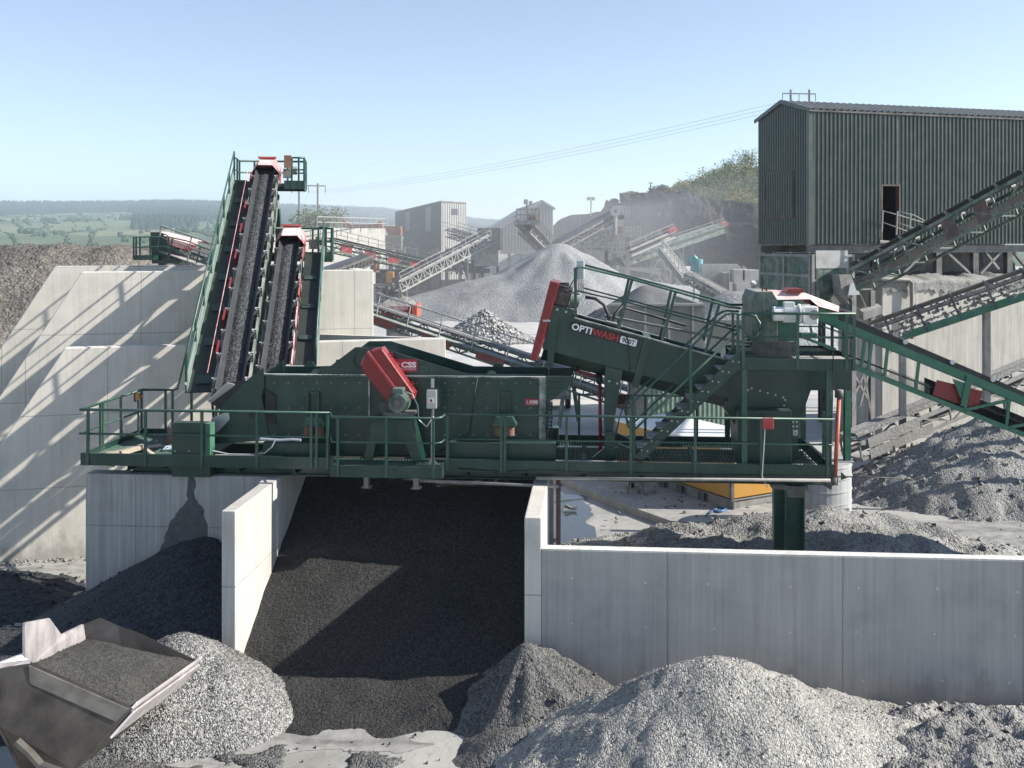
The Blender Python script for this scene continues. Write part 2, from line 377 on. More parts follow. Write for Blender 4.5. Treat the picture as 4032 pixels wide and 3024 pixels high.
def sheet(name, mat, pts, z, label, sub=6):
    b = MB(); n = len(pts); P2 = []
    for i in range(n):
        a, c = pts[i], pts[(i+1) % n]
        for k in range(sub):
            t = k/sub; p = lerp(Gd(*a, z), Gd(*c, z), t); j = fbm(p.x, p.y, 1.3, 3)*.22*(1 if k else .4)
            P2.append(V(p.x+j, p.y+j*.8, z))
    b.add(P2, [list(range(len(P2)))])
    return tag(build(b, name, mat), label, name.split('.')[0].replace('_', ' '), kind='structure')
sheet('slurry_pool', M['slurry'], [(250,3060),(470,2990),(540,2905),(900,2890),(1130,2890),(1160,2810),(1300,2795),(1460,2840),(1600,2905),(1700,2935),(1560,2965),(1350,2945),(1120,2965),(900,3010),(700,3070)], .006, 'smooth pale grey slurry in front of the sand bay')
sheet('slurry_pool', M['slurry'], [(-120,2225),(330,2190),(330,2440),(180,2400),(-120,2330)], .035, 'smooth grey slurry at the foot of the sloping concrete wing wall')
sheet('slurry_pool', M['slurry'], [(3330,2070),(3700,2050),(4200,2060),(4200,2240),(3500,2230)], .035, 'wet grey slurry between the right mound and the retaining wall')
sheet('water_pool', M['water'], [(2150,1940),(2290,1950),(2335,2005),(2315,2060),(2400,2180),(2400,2240),(2120,2240)], .06, 'still water reflecting the sky behind the retaining wall')

# hills: a fan of real terrain 700 m to 2.2 km away
SKY = [(-900,800),(0,790),(400,789),(700,784),(950,790),(1104,800),(1300,808),(1500,815),(1560,822),(1700,834),(1840,850),(1930,862),(2300,880),(3200,890),(5200,880)]
def skyrow(x):
    for (a, ya), (b, yb) in zip(SKY, SKY[1:]):
        if a <= x <= b: return 14+ya+(yb-ya)*(x-a)/(b-a)
    return 894
def hill(x, s):
    Y = 1100+3300*s; ry = 968+(skyrow(x)-968)*max(s,0)**.62
    X = (x-CX)/FPX*Y
    z = (CH-(ry-HY)*Y/FPX + fbm(X, Y, .0015, 4)*22*s*(1-s)*2+fbm(X, Y, .006, 3)*3*s if s >= 0 else 0)
    return V(X, Y, max(z, -2))
def hills_mat():
    m, nt, bs = new_mat('hill_fields'); c = coords(nt)
    vo = nt.nodes.new('ShaderNodeTexVoronoi'); vo.inputs['Scale'].default_value = 1; nt.links.new(coords(nt, (.0055,.0035,.0)), vo.inputs['Vector'])
    sep = nt.nodes.new('ShaderNodeSeparateColor'); nt.links.new(vo.outputs['Color'], sep.inputs[0])
    r = ramp(nt, [(0, (.05,.08,.032)), (.4, (.075,.108,.042)), (.7, (.115,.145,.062)), (1, (.19,.19,.095))]); nt.links.new(sep.outputs[0], r.inputs[0])
    n1 = noise_tex(nt, c, .01, 6, .7); r2 = ramp(nt, [(.3, (.75,.75,.75)), (.7, (1.2,1.2,1.2))]); nt.links.new(n1, r2.inputs[0])
    nt.links.new(mixc(nt, 1, r.outputs[0], r2.outputs[0], 'MULTIPLY'), bs.inputs['Base Color']); bs.inputs['Roughness'].default_value = 1
    return m
mb = MB(); NX, NS = 90, 44
for j in range(NS+1):
    for i in range(NX+1): mb.v.append(hill(-900+6100*i/NX, -.22 if j == 0 else (j-1)/NS*1.12))
for j in range(NS):
    for i in range(NX): mb.f.append([j*(NX+1)+i, j*(NX+1)+i+1, (j+1)*(NX+1)+i+1, (j+1)*(NX+1)+i]); mb.m.append(0)
tag(build(mb, 'hills', hills_mat(), smooth=True), 'distant green hills with fields and forest', 'hills', kind='structure')
def leafmat(name, c0, c1, sc_=.5):
    m, nt, bs = new_mat(name); n1 = noise_tex(nt, coords(nt), sc_, 5, .7); r = ramp(nt, [(.3, c0), (.7, c1)]); nt.links.new(n1, r.inputs[0])
    nt.links.new(r.outputs[0], bs.inputs['Base Color']); bs.inputs['Roughness'].default_value = .9; return m
M['conifer'] = leafmat('conifer_green', (.010,.026,.014), (.022,.05,.024), .03)
M['broadleaf'] = leafmat('broadleaf_green', (.022,.05,.02), (.045,.08,.03), .05)
con = MB(); bro = MB(); rnd = random.Random(3)
def tree_cone(b, p, h, r):
    k = 5; a0 = rnd.random()*6
    vs = [V(p.x+r*math.cos(a0+6.283*i/k), p.y+r*math.sin(a0+6.283*i/k), p.z+h*.05) for i in range(k)]
    b.add(vs+[V(p.x, p.y, p.z+h)], [(i, (i+1) % k, k) for i in range(k)])
def blob(b, p, r, h):
    vs = [p+V(0,0,h)]
    for lv, rr in ((.72,.75), (.35,1.0), (0,.7)):
        for i in range(6):
            q = rnd.uniform(.75,1.2)*r*rr; a = 6.283*(i+rnd.random()*.5)/6; vs.append(p+V(q*math.cos(a), q*math.sin(a), h*lv*rnd.uniform(.85,1.15)))
    fs = [(0, 1+i, 1+(i+1) % 6) for i in range(6)]
    for L in range(2):
        for i in range(6): fs.append((1+L*6+i, 7+L*6+i, 7+L*6+(i+1) % 6, 1+L*6+(i+1) % 6))
    b.add(vs, fs)
n = 0
while n < 17000:
    x = rnd.uniform(-150, 2050); s = rnd.random()**.7*1.03; p = hill(x, s)
    f = fbm(p.x, p.y*.6, .002, 3)+ (s-.62)*1.7 + (.55 if x > 520 and s > .22 else 0)
    if f > .02: tree_cone(con, p, rnd.uniform(11,19), rnd.uniform(3.4,5.6)); n += 1
    elif rnd.random() < .012: n += 1; blob(bro, p, rnd.uniform(3,6), rnd.uniform(5,9))
# hedgerows and copses between the fields
for k in range(90):
    x = rnd.uniform(-200, 1400); s = rnd.uniform(.02,.6); dx = rnd.uniform(-1,1); ds = rnd.uniform(-.012,.012) if k % 3 else rnd.uniform(-.05,.05)
    for i in range(rnd.randint(12, 34)):
        p = hill(x+dx*i*5, max(0, s+ds*i*.3))
        if rnd.random() < .85: q = rnd.uniform(1.6,3.4); blob(bro, p+V(rnd.uniform(-3,3), rnd.uniform(-5,5), -.5), q, q*1.5)
for k in range(22):
    x = rnd.uniform(-200, 1500); s = rnd.uniform(.02,.45); c0 = hill(x, s)
    for i in range(24):
        p = hill(x+rnd.gauss(0,16), max(0, s+rnd.gauss(0,.010))); q = rnd.uniform(3,6); blob(bro, p-V(0,0,.5), q, q*1.7)
tag(build(con, 'conifer_forest', M['conifer'], base=(-300,1500,60)), 'dark conifer forest covering the far ridge', 'forest', kind='stuff')
tag(build(bro, 'hedgerows', M['broadleaf'], base=(-300,900,30)), 'hedgerows and copses between the far fields', 'hedgerow', kind='stuff')

# ---------------------------------------------------------------- heaps of loose material
def heap(name, mat, h, bbox, step, label, cat='pile', rough=.06, nsc=1.6, fine=.02, clods=None, group=None, base=None):
    x0, x1, y0, y1 = bbox; nx = int((x1-x0)/step)+1; ny = int((y1-y0)/step)+1
    b = MB(); idx = {}
    def zz(x, y): return h(x, y)+fbm(x, y, nsc, 5)*rough+fbm(x, y, nsc*7, 2)*fine
    Z = [[zz(x0+i*step, y0+j*step) for i in range(nx+1)] for j in range(ny+1)]
    def vid(i, j):
        if (i, j) not in idx: idx[(i, j)] = len(b.v); b.v.append(V(x0+i*step, y0+j*step, max(Z[j][i], -.25)))
        return idx[(i, j)]
    for j in range(ny):
        for i in range(nx):
            if max(Z[j][i], Z[j][i+1], Z[j+1][i], Z[j+1][i+1]) > -.12:
                b.f.append([vid(i,j), vid(i+1,j), vid(i+1,j+1), vid(i,j+1)]); b.m.append(0)
    nf = len(b.f)
    if clods:
        rn = random.Random(len(label)); k = 0; tries = 0
        while k < clods[0] and tries < clods[0]*8:
            tries += 1; x = rn.uniform(x0, x1); y = rn.uniform(y0, y1); z = zz(x, y)
            if z > -.05: r = clods[1]*(clods[2]/clods[1])**(rn.random()**2.2); b.rock((x, y, z+r*.15), r, rn); k += 1
    bs_ = base or (sum(v.x for v in b.v)/len(b.v), sum(v.y for v in b.v)/len(b.v), 0)
    o = build(b, name, mat, None, None, False, 0, bs_)
    sm = [i < nf for i in range(len(o.data.polygons))]; o.data.polygons.foreach_set('use_smooth', sm)
    return tag(o, label, cat, group)
def cone(x, y, cx, cy, H, sl, e=.25, ex=1.0, ey=1.0):
    d = math.hypot((x-cx)*ex, (y-cy)*ey); k = e/sl
    return H+e-sl*math.sqrt(d*d+k*k)

# ---------------------------------------------------------------- concrete of the bays (platform frame)
frame(FP)
def wall_poly(name, poly, ext, mat, label, base, cat='concrete wall', bev=.02):
    return single(MB().prism(poly, ext), name, mat, label, cat, base, bevel=bev)
BW = 3.31; FB = -2.55
aR = pf(2065, 2045, FB).x; aR2 = aR+.31
aD = pf(872, 2010, FB).x; aD2 = aD+.27
single(MB().box(-.02, aD-.003, .25, .65, -.3, BW), 'bay_wall', M['concrete_bay'], 'grey concrete back wall of the left bay with a dark wet stain', 'concrete wall', (2,.45,0), bevel=.02)
o = MB().prism([(aD, FB, -.3), (aD, 3.6, -.3), (aD, 3.6, BW), (aD, FB, BW)], (aD2-aD, 0, 0))
dv = single(o, 'dividing_wall', M['concrete_lit'], 'sunlit pale concrete dividing wall between the two gravel bays', 'concrete wall', (aD+.13,0,0), bevel=.02)
pad = MB().box(aD-.012, aD2+.014, -.35, .22, BW-.42, BW+.02); build(pad, 'wall_cap', M['concrete_lit'], dv)
single(MB().box(aD2+.003, aR-.003, 3.25, 3.6, -.3, BW), 'bay_wall', M['concrete_bay'], 'concrete rear wall behind the black sand under the platform', 'concrete wall', (7,3.4,0))
single(MB().box(aR, aR2, FB, 3.6, -.3, BW), 'bay_side_wall', M['concrete_pale'], 'upright concrete wall end at the right of the black sand bay', 'concrete wall', (aR+.15,0,0), bevel=.02)
RW = 2.74
rw = single(MB().box(aR2+.002, 24.5, FB-.002, FB+.25, -.4, RW-.012), 'retaining_wall', M['concrete'], 'long shaded grey concrete retaining wall with a bright sunlit top', 'concrete wall', (16,FB+.12,0), bevel=.015)
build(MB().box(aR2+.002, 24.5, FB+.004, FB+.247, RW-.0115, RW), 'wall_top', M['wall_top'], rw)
mb = MB(); rn = random.Random(5)
for k in range(30):                                    # form tie plugs and board joints of the wall face
    a = aR2+.5+(k//3)*1.3+rn.uniform(-.1,.1); z = .55+(k % 3)*.82+rn.uniform(-.03,.03)
    mb.tube((a, FB-.014, z), (a, FB+.03, z), .022, 8)
build_split(mb, 'tie_plug', M['concrete_pale'], rw)
mb = MB()
for k in range(9):
    a = aR2+.75+k*1.55
    mb.box(a, a+.012, FB-.006, FB+.05, .1, RW-.05)
build_split(mb, 'board_joint', M['concrete_old'], rw)
# wet stain below the platform spout on the left bay's back wall
def stain_mat():
    m, nt, bs = new_mat('wet_stain'); n1 = noise_tex(nt, coords(nt), 6, 5, .7); r = ramp(nt, [(.3, (.05,.055,.06)), (.7, (.10,.105,.11))]); nt.links.new(n1, r.inputs[0])
    nt.links.new(r.outputs[0], bs.inputs['Base Color']); bs.inputs['Roughness'].default_value = .6; return m
M['stain'] = stain_mat()
sp_ = [(738,1868),(766,1868),(768,1965),(782,1985),(800,2012),(812,2060),(822,2120),(838,2200),(860,2330),(560,2330),(604,2230),(630,2165),(650,2110),(672,2055),(700,2010),(728,1984),(738,1960)]
pts = []
for i in range(len(sp_)):
    p = pf(*sp_[i], .243); q = pf(*sp_[(i+1) % len(sp_)], .243)
    for k in range(8): r_ = lerp(p, q, k/8); pts.append(r_+V(fbm(r_.x, r_.z, 6, 4)*.05, 0, fbm(r_.x+7, r_.z, 4, 4)*.03))
bw = [o for o in sc.objects if o.name == 'bay_wall'][0]
build(MB().prism(pts, (0,.012,0)), 'wet_stain', M['stain'], bw)

# black sand filling the main bay
def sand_main(a, b):
    s = .3+.56*(b+2.5)
    if b < -2.5: s = .3-(-2.5-b)*.17-.02*math.sin(a*2.1)
    s += .42*math.exp(-((a-aR)**2+(b+2.7)**2)*.9)
    if b < FB+.3 and a > aR-.25: s -= max(0, a-aR+.25)*.75
    if a < aD: s -= (aD-a)*1.2
    s -= max(0, (-4.05+.25*math.sin(a*1.5+1)+.1*math.sin(a*4))-b)*.9
    return min(s, 3.18)
heap('sand_pile', M['black_sand'], lambda a, b: sand_main(a, b) if not (b > FB-.02 and (a < aD+.02 or a > aR+.3)) else -1, (aD+.04, aR+.28, -5.3, 3.22), .11,
     'black washed sand filling the main bay below the platform', cat='sand pile', rough=.11, nsc=.7, fine=.02, clods=(900,.006,.028), base=(7,-1,0))
frame(ID)
c0 = FP @ V(aR+.1, FB-.55, 0)
def slump(x, y):
    z = cone(x, y, c0.x, c0.y, 1.22, .70, .1, .9 if x > c0.x else 1.35, 1.15)
    ang = math.atan2(y-c0.y, x-c0.x); d = math.hypot(x-c0.x, y-c0.y)
    z += .10*math.sin(ang*11+2*fbm(x, y, .8, 2))*min(1, d)*max(0, 1-d/2.4)
    return z if toP(V(x, y, 0)).y < FB-.0 else -1
heap('sand_pile', M['slump_sand'], slump, (c0.x-2.6, c0.x+2.9, c0.y-2.5, c0.y+.9), .07, 'grey rilled sand slump at the end of the bay side wall', cat='sand pile', rough=.10, nsc=1.2, clods=(90,.015,.05))
heap('sand_pile', M['slump_sand'], lambda x, y: cone(x, y, c0.x-.25, c0.y-1.55, .42, .5, .08), (c0.x-1.6, c0.x+1.2, c0.y-2.8, c0.y-.4), .08, 'low grey sand mound at the toe of the rilled sand slump', cat='sand pile')
# dark gravel in the left bay
def left_gravel(x, y):
    p = toP(V(x, y, 0))
    if p.y > .24 or p.x > aD-.01: 
        if not (p.x < -.02 and p.y < 3): return -1
    z = cone(p.x, p.y, 2.62, .2, 2.0, .60, .25, .93, .9)
    z2 = cone(p.x, p.y, -.3, -2.6, .5, .26, .3, .8)
    return max(z, z2)
heap('gravel_pile', M['dark_gravel'], left_gravel, (-14, -4.9, 16.5, 25), .1, 'dark wet gravel cone heaped against the left bay wall', cat='gravel pile', rough=.05, nsc=1.5, clods=(260,.02,.05))
g0 = P(735, 2495, 18.35)
heap('gravel_pile', M['grey_gravel'], lambda x, y: max(cone(x, y, g0.x-.1, g0.y, 1.30, .72, .2, .95), cone(x, y, g0.x+.6, g0.y-.3, .95, .74, .2)) if toP(V(x,y,0)).y < FB or toP(V(x,y,0)).x < aD-.01 else -1, (g0.x-2.6, g0.x+2.9, g0.y-2.4, g0.y+2.6), .045,
     'clean pale grey gravel cone in front of the dividing wall', cat='gravel pile', rough=.035, nsc=2, fine=.02, clods=(12000,.009,.019))
q0 = Gd(40, 2330)
heap('gravel_pile', M['dark_gravel'], lambda x, y: cone(x, y, q0.x-.7, q0.y-.5, .45, .33, .3, .8), (q0.x-3.2, q0.x+3, q0.y-2.5, q0.y+2.4), .09, 'small blue grey gravel heap at the left edge before the wing wall', cat='gravel pile', rough=.06, clods=(250,.02,.07))
# pale pile in the right foreground
def front_pile(x, y):
    z = max(cone(x, y, 3.25, 15.9, 1.82, .66, .38, .86, 1.1), cone(x, y, 4.3, 16.0, 1.18, .46, .4, .85, 1.1), cone(x, y, 2.42, 15.5, 1.42, .74, .16, .95, 1.0))
    return z
heap('gravel_pile', M['pale_sand'], front_pile, (-.8, 8.2, 12.2, 18.7), .06, 'large pale grey gravel mound in the right foreground', cat='gravel pile', rough=.10, nsc=1.4, fine=.022, clods=(6000,.006,.024))
heap('spoil_pile', M['spoil'], lambda x, y: max(cone(x, y, 7.1, 15.4, .95, .42, .4, .7), cone(x, y, 8.8, 15.0, .95, .4, .4)), (4.6, 11.5, 13.2, 17.6), .07, 'dark lumpy spoil at the lower right corner', cat='spoil heap', rough=.20, nsc=1.8, fine=.05, clods=(900,.015,.07))
heap('spoil_pile', M['spoil'], lambda x, y: cone(x, y, 9.2, 17.2, .30, .2, .2, .35, 1.5), (5.8, 12.5, 16.2, 18.3), .09, 'low crumbly spoil strip along the foot of the retaining wall', cat='spoil heap', rough=.16, nsc=2.2, fine=.05, clods=(300,.02,.07))
# mounds behind the retaining wall
def bank(x, y):
    z = max(cone(x, y, 4.4, 23.4, 1.75, .5, .5, .62), cone(x, y, 7.3, 23.5, 2.05, .5, .5, .6), cone(x, y, 9.4, 23.4, .95, .45, .4, .6), cone(x, y, 2.3, 23.6, 1.25, .5, .4, .8), cone(x, y, 2.9, 25.6, .9, .45, .4, .8), cone(x, y, 5.2, 25.2, .8, .42, .4, .8))
    return z
heap('spoil_bank', M['spoil'], bank, (.95, 15, 19.2, 29), .12, 'grey spoil bank under the platform behind the retaining wall', cat='spoil heap', rough=.24, nsc=1.0, fine=.05, clods=(1200,.02,.09))
k0 = P(3900, 1690, 34)
heap('spoil_pile', M['spoil'], lambda x, y: max(cone(x, y, k0.x+.1, 34.2, 2.5, .66, .3, .8, 1.1), cone(x, y, k0.x+3, 34.8, 2.0, .55, .5, .8, 1.1)), (k0.x-6.5, k0.x+8, 28, 39), .12, 'tall clumpy grey spoil mound by the streaked concrete wall', cat='spoil heap', rough=.24, nsc=1.1, fine=.06, clods=(1700,.02,.10))

def spread(x, y):
    m = fbm(x, y, .55, 4)+.25*fbm(x, y, 3, 3)
    edge = min(1, (x+7.2)*.6, (5.2-x)*.5, ((16.75 if x < .2 else 17.4)-y)*1.6+.35*math.sin(x*1.3), (y-14.6)*1.5)
    return .055*min(1, (m-.02)*4)*min(1, edge*2)+.01 if edge > 0 and m > .02 else -.2
heap('sand_spread', M['slump_sand'], spread, (-7, 5.5, 14.8, 17.5), .055, 'thin patchy spread of dark sand across the pale slurry', cat='sand', rough=.03, nsc=2.5, fine=.02, clods=(420,.008,.03))
# ---------------------------------------------------------------- sloping wing walls at the left
wd = Vector((.964, .266, 0)); wn_ = Vector((-.266, .964, 0)); w0 = Vector((-13.28, 26.56, 0))
FW = Matrix.Translation(w0) @ Matrix.Rotation(math.atan2(.266, .964), 4, 'Z')
def pw(x, y, d):                                       # pixel -> wing wall frame at offset d behind the front wall face
    dd = Vector(((x-CX)/FPX, 1, -(y-HY)/FPX)); t = (d+w0.dot(wn_))/(dd.x*wn_.x+dd.y*wn_.y)
    w = Vector((dd.x*t, t, 0))-w0
    return Vector((w.dot(wd), d, CH+dd.z*t))
frame(FW)
a, b_, c_ = pw(255,1371,0), pw(1755,1343,0), pw(0,1735,0); sl = (a.z-c_.z)/(a.x-c_.x)
xl = a.x-(a.z-.0)/sl
z3 = 5.55
w3 = single(MB().prism([(xl,0,-.3),(12.0,0,-.3),(b_.x,0,z3),(a.x,0,z3)] if False else [(xl,0,-.3),(b_.x,0,-.3),(b_.x,0,z3),(a.x,0,z3)], (0,.35,0)), 'wing_wall', M['concrete_pale'], 'lowest and nearest pale concrete wing wall with a sloping end', 'concrete wall', (3,0,0), bevel=.02)
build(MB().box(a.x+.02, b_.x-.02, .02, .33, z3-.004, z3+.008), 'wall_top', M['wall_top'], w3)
e = pw(1420,1300,0)
for d, x0p, y0p, xs0, ys0, xr, zt, lab in ((2.55, 322, 1071, 0, 1560, 1470, 7.5, 'middle pale concrete wing wall standing behind the lowest one'), (4.9, 216, 1049, 0, 1375, 845, 7.75, 'rearmost pale concrete wing wall with the longest top edge')):
    a = pw(x0p, y0p, d); q = pw(xs0, ys0, d); r_ = pw(xr, 1065, d); s_ = (a.z-q.z)/(a.x-q.x)
    ww = single(MB().prism([(a.x-(a.z+.3)/s_, d, -.3), (r_.x, d, -.3), (r_.x, d, a.z), (a.x, d, a.z)], (0,.4,0)), 'wing_wall', M['concrete_pale'], lab, 'concrete wall', (a.x+2,d,0), bevel=.02)
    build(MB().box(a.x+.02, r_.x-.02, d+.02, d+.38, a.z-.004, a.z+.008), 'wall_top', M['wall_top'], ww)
rr = pw(1470,1065,2.55)
single(MB().box(rr.x-.36, rr.x-.004, 2.955, 6.2, -.3, rr.z-.01), 'return_wall', M['concrete_pale'], 'short concrete return at the right end of the middle wing wall', 'concrete wall', (rr.x-.2,4.5,0))
single(MB().prism([(b_.x-.003,.355,-.3),(b_.x-.003,.355,5.54),(7.7,3.2,5.54),(7.7,3.2,-.3)], (-.3,-.02,0)), 'return_wall', M['concrete_pale'], 'low oblique concrete wall joining the lowest and middle wing walls', 'concrete wall', (9,2,0))
frame(ID)
# crumbs along the foot of the front wing wall
mb = MB(); rn = random.Random(8)
for k in range(160):
    p = FW @ V(rn.uniform(-1.5,3.2), -.05-abs(rn.gauss(0,.22)), .06); mb.rock(p, rn.uniform(.015,.05), rn)
tag(build(mb, 'rubble', M['mud'], base=(-12.5,26.6,0)), 'pale rubble and mud along the foot of the wing wall', 'rubble', kind='stuff')
# ================================================================ the green steel platform and its machines (platform frame)
M['edge_green'] = paint('sunlit_dusty_flange_green', (.03,.075,.058), .45, dust=(.62,.61,.57), amount=1.0)  # pale top faces: dust plus the low sun's highlight painted in
frame(FP)
DZ = 3.67; RZ = 4.74; MZ = 4.225; AE = pf(3286, 1840, 0).x        # deck, top rail, middle rail, right end
def ax(x, y=1700, b=0): return pf(x, y, b).x
PFM = thing('steel_platform', 'long dark green steel platform carried across the bay walls', 'platform', (0,0,3.3))
mb = MB()
mb.ibeam((.9,.55,3.43), (AE-.1,.55,3.43), .26, .2); mb.ibeam((.9,2.6,3.43), (AE-.1,2.6,3.43), .26, .2)
for k in range(13): a = 1.0+k*(AE-1.2)/12; mb.ibeam((a,.1,3.49), (a,2.95,3.49), .13, .1, .014)
for k in range(14): a = .5+k*1.2; mb.prism([(a,.02,3.56),(a,.5,3.56),(a,.5,3.40)], (.02,0,0))
build(mb, 'main_beam', M['green'], PFM)
mb = MB()                                               # fascia channels with flanges
def channel(m, p, q, z0, z1, t=.012, fl=.06, inw=(0,1,0)):
    p = Vector(p); q = Vector(q); iw = Vector(inw)
    up = Vector((0,0,1))
    m.bar(p+up*((z0+z1)/2), q+up*((z0+z1)/2), t, z1-z0)
    for z in (z0+t/2, z1-t/2): m.bar(p+iw*(fl/2)+up*z, q+iw*(fl/2)+up*z, fl, t)
aB0, aB1 = ax(1302,1840,-.33), ax(1740,1840,-.33)
channel(mb, (0,0,0), (aB0-.01,0,0), 3.545, 3.80); channel(mb, (aB1+.01,0,0), (AE,0,0), 3.545, 3.80)
channel(mb, (aB0,-.34,0), (aB1,-.34,0), 3.47, 3.70)
channel(mb, (aB0,-.34,0), (aB0,.0,0), 3.47, 3.70, inw=(1,0,0)); channel(mb, (aB1,-.34,0), (aB1,.0,0), 3.47, 3.70, inw=(-1,0,0))
channel(mb, (.006,.006,0), (.006,3.0,0), 3.545, 3.80, inw=(1,0,0)); channel(mb, (AE-.006,.006,0), (AE-.006,3.0,0), 3.545, 3.80, inw=(-1,0,0))
channel(mb, (0,3.0,0), (3.2,3.0,0), 3.545, 3.80, inw=(0,-1,0)); channel(mb, (5,3.0,0), (AE,3.0,0), 3.545, 3.80, inw=(0,-1,0))
for k in range(2): mb.box(.3, AE-.3, -.003, -.001, 3.62+.1*k, 3.622+.1*k)
build(mb, 'fascia', M['green'], PFM)
def grating(m, a0, a1, b0, b1, z, da=.06, db=.10, h=.03, w=.003):
    a = a0
    while a <= a1: m.box(a-w, a+w, b0, b1, z-h, z); a += da
    b = b0
    while b <= b1: m.box(a0, a1, b-.003, b+.003, z-h+.004, z-.002); b += db
mb = MB()
grating(mb, .05, 2.6, .04, 2.95, DZ, .05, .12, .03, .011); grating(mb, 2.65, 10.0, .04, .62, DZ, .06, .12)
grating(mb, aB0+.04, aB1-.04, -.30, .0, DZ-.02, .045, .07); grating(mb, 10.05, AE-.05, .04, 2.95, DZ, .06, .3)
build(mb, 'walkway_grating', M['mesh_grate'], PFM)
# handrails
aE_ = pf(680,1544,3.0).x
mb = MB()
def rail(m, pts, r=.024): m.path(pts, r, 8)
for z in (RZ, MZ):
    r_ = .024 if z == RZ else .018
    rail(mb, [(aB0-.1,0,z),(0,0,z),(0,3.0,z),(aE_,3.0,z)] if z == RZ else [(aB0-.12,0,z),(-.02,0,z),(0,3.0,z),(aE_,3.0,z)], r_)
    rail(mb, [(aB1+.06,0,z),(AE-.02,0,z)], r_)
    rail(mb, [(aB0-.08,-.02,z),(aB0+.02,-.34,z-.03),(aB1-.12,-.34,z-.03),(aB1-.02,-.26,z-.02),(aB1+.02,-.05,z)], r_)
    rail(mb, [(AE-.02,0,z),(AE-.02,.9,z)], r_); rail(mb, [(10.6,3.0,z),(AE,3.0,z)], r_)
# left rear rail rises along the tall conveyor's walkway
build(mb, 'handrail', M['green_rail'], PFM, smooth=True)
fx = [347,573,795,1012,1226,1247,1290]; bx = [1331,1522,1706]; gx = [1762,1974,1989,2231,2484,2737,2997,3258]
posts = [(ax(x), 0) for x in fx]+[(ax(x,1700,-.34), -.34) for x in bx]+[(ax(x), 0) for x in gx]+[(0,.9),(0,1.0),(0,1.9),(0,3.0),(.6,3.0),(1.25,3.0),(aE_,3.0),(AE-.02,.45),(AE-.02,.9),(10.65,3.0),(12.2,3.0),(13.4,3.0)]
for a, b in posts:
    lo = 3.56 if b <= 0 else DZ
    build(MB().bar((a,b-(.012 if b <= 0 else 0),lo if b > -.1 else 3.48), (a,b,RZ-.02), .055, .05, (0,1,0)), 'rail_post', M['green_rail'], PFM)
# control plates and debris on the left deck
a0, a1 = ax(677,1720,.12), ax(811,1720,.12)
mb = MB().box(a0, a1, .10, .34, 3.79, 4.47); pl = build(mb, 'end_plate', M['green'], PFM, bevel=.01)
build(MB().box(a1+.003, a1+.11, .06, .34, 3.74, 4.46), 'lit_end_face', M['green_bright'], PFM)  # brighter green block paints in the end plate's sunlit right side
mb = MB()
for x in (690, 745): p = pf(x, 1776, .098); mb.tube(p, p+V(0,-.012,0), .016, 8)
build_split(mb, 'bolt', M['galv'], pl)
mb = MB(); mb.box(a0, a1+.1, .105, .3, 3.31, 3.545); build(mb, 'hanger_plate', M['green'], PFM)
# motor stand on the small balcony
sa = lambda x, y, b=.02: pf(x, y, b)
outer = [sa(1433,1815),sa(1464,1660),sa(1622,1660),sa(1661,1815),sa(1622,1815),sa(1600,1752),sa(1588,1742),sa(1495,1742),sa(1478,1752),sa(1467,1815)]
mb = MB().prism(outer, (0,.02,0)).prism([p+V(0,.42,0) for p in outer], (0,.02,0))
mb.prism([outer[2]+V(0,.02,0), outer[3]+V(0,.02,0), outer[3]+V(0,.42,0), outer[2]+V(0,.42,0)], (.02,0,.004)); mb.prism([outer[1]+V(0,.02,0), outer[0]+V(0,.02,0), outer[0]+V(0,.42,0), outer[1]+V(0,.42,0)], (-.02,0,.004))
t0, t1 = sa(1462,1652), sa(1625,1652); mb.box(t0.x, t1.x, -.01, .5, t0.z-.035, t0.z+.01)
build(mb, 'motor_stand', M['green'], PFM, bevel=.006)
mb = MB(); mb.tube((ax(2110,1890,-.1),-.08,pf(2110,1884,-.1).z), (AE-.1,-.08,pf(3280,1893,-.1).z), .035, 10)
mb.path([(aB1-.5,-.02,3.35),(ax(2110,1890),-.06,3.30),(ax(2200,1890),-.07,3.29)], .035, 8)
build_split(mb, 'water_pipe', M['steel_dusty'], PFM, 1, True)
for x in (1445, 1640): 
    p = pf(x, 1880, .2); build(MB().box(p.x-.05, p.x+.05, .1, .25, 3.16, 3.45).box(p.x-.1, p.x+.1, .08, .3, 3.14, 3.16), 'bracket_foot', M['steel_dusty'], PFM)
# columns under the right part
cA = pf(3045,2000,.5).x; cB = pf(3165,2000,.5).x
col = thing('steel_column', 'dark green steel column standing behind the retaining wall under the platform', 'column', ((cA+cB)/2,.6,0))
mb = MB(); cm = cA+(cB-cA)*.36
mb.box(cA, cB, .62, .64, -.2, 3.22).box(cm-.01, cm+.012, .35, .62, -.2, 3.22).box(cA, cA+.02, .45, .618, -.2, 3.22).box(cB-.02, cB, .4, .618, -.2, 3.22); build(mb, 'shaft', M['green_rail'], col)
build(MB().box(cm+.02, cB-.01, .36, .62, 3.05, 3.30).box(cA-.05, cB+.05, .3, .7, 3.225, 3.30), 'head_plate', M['steel_dark'], col)
mb = MB()
for k in range(3): mb.tube((cm+.1+k*.16,.35,3.25), (cm+.1+k*.16,.33,3.25), .022, 8)
build_split(mb, 'bolt', M['galv'], col)
pst = thing('pipe_post', 'thin rusty upright pipe beside the bay side wall', 'pipe', (ax(2199,2100,.9),.9,0))
a = ax(2199,2100,.9); build(MB().tube((a,.9,-.1), (a,.9,3.3), .05, 10), 'upright_pipe', M['rust'], pst, smooth=True)
mb = MB()
for z in (.8, 1.9): mb.box(a-.2, a, .86, .94, z-.03, z+.03)
mb.ibeam((a-.16,.9,-.1), (a-.16,.9,3.3), .12, .12, .012); build(mb, 'wall_bracket', M['steel_dusty'], pst)

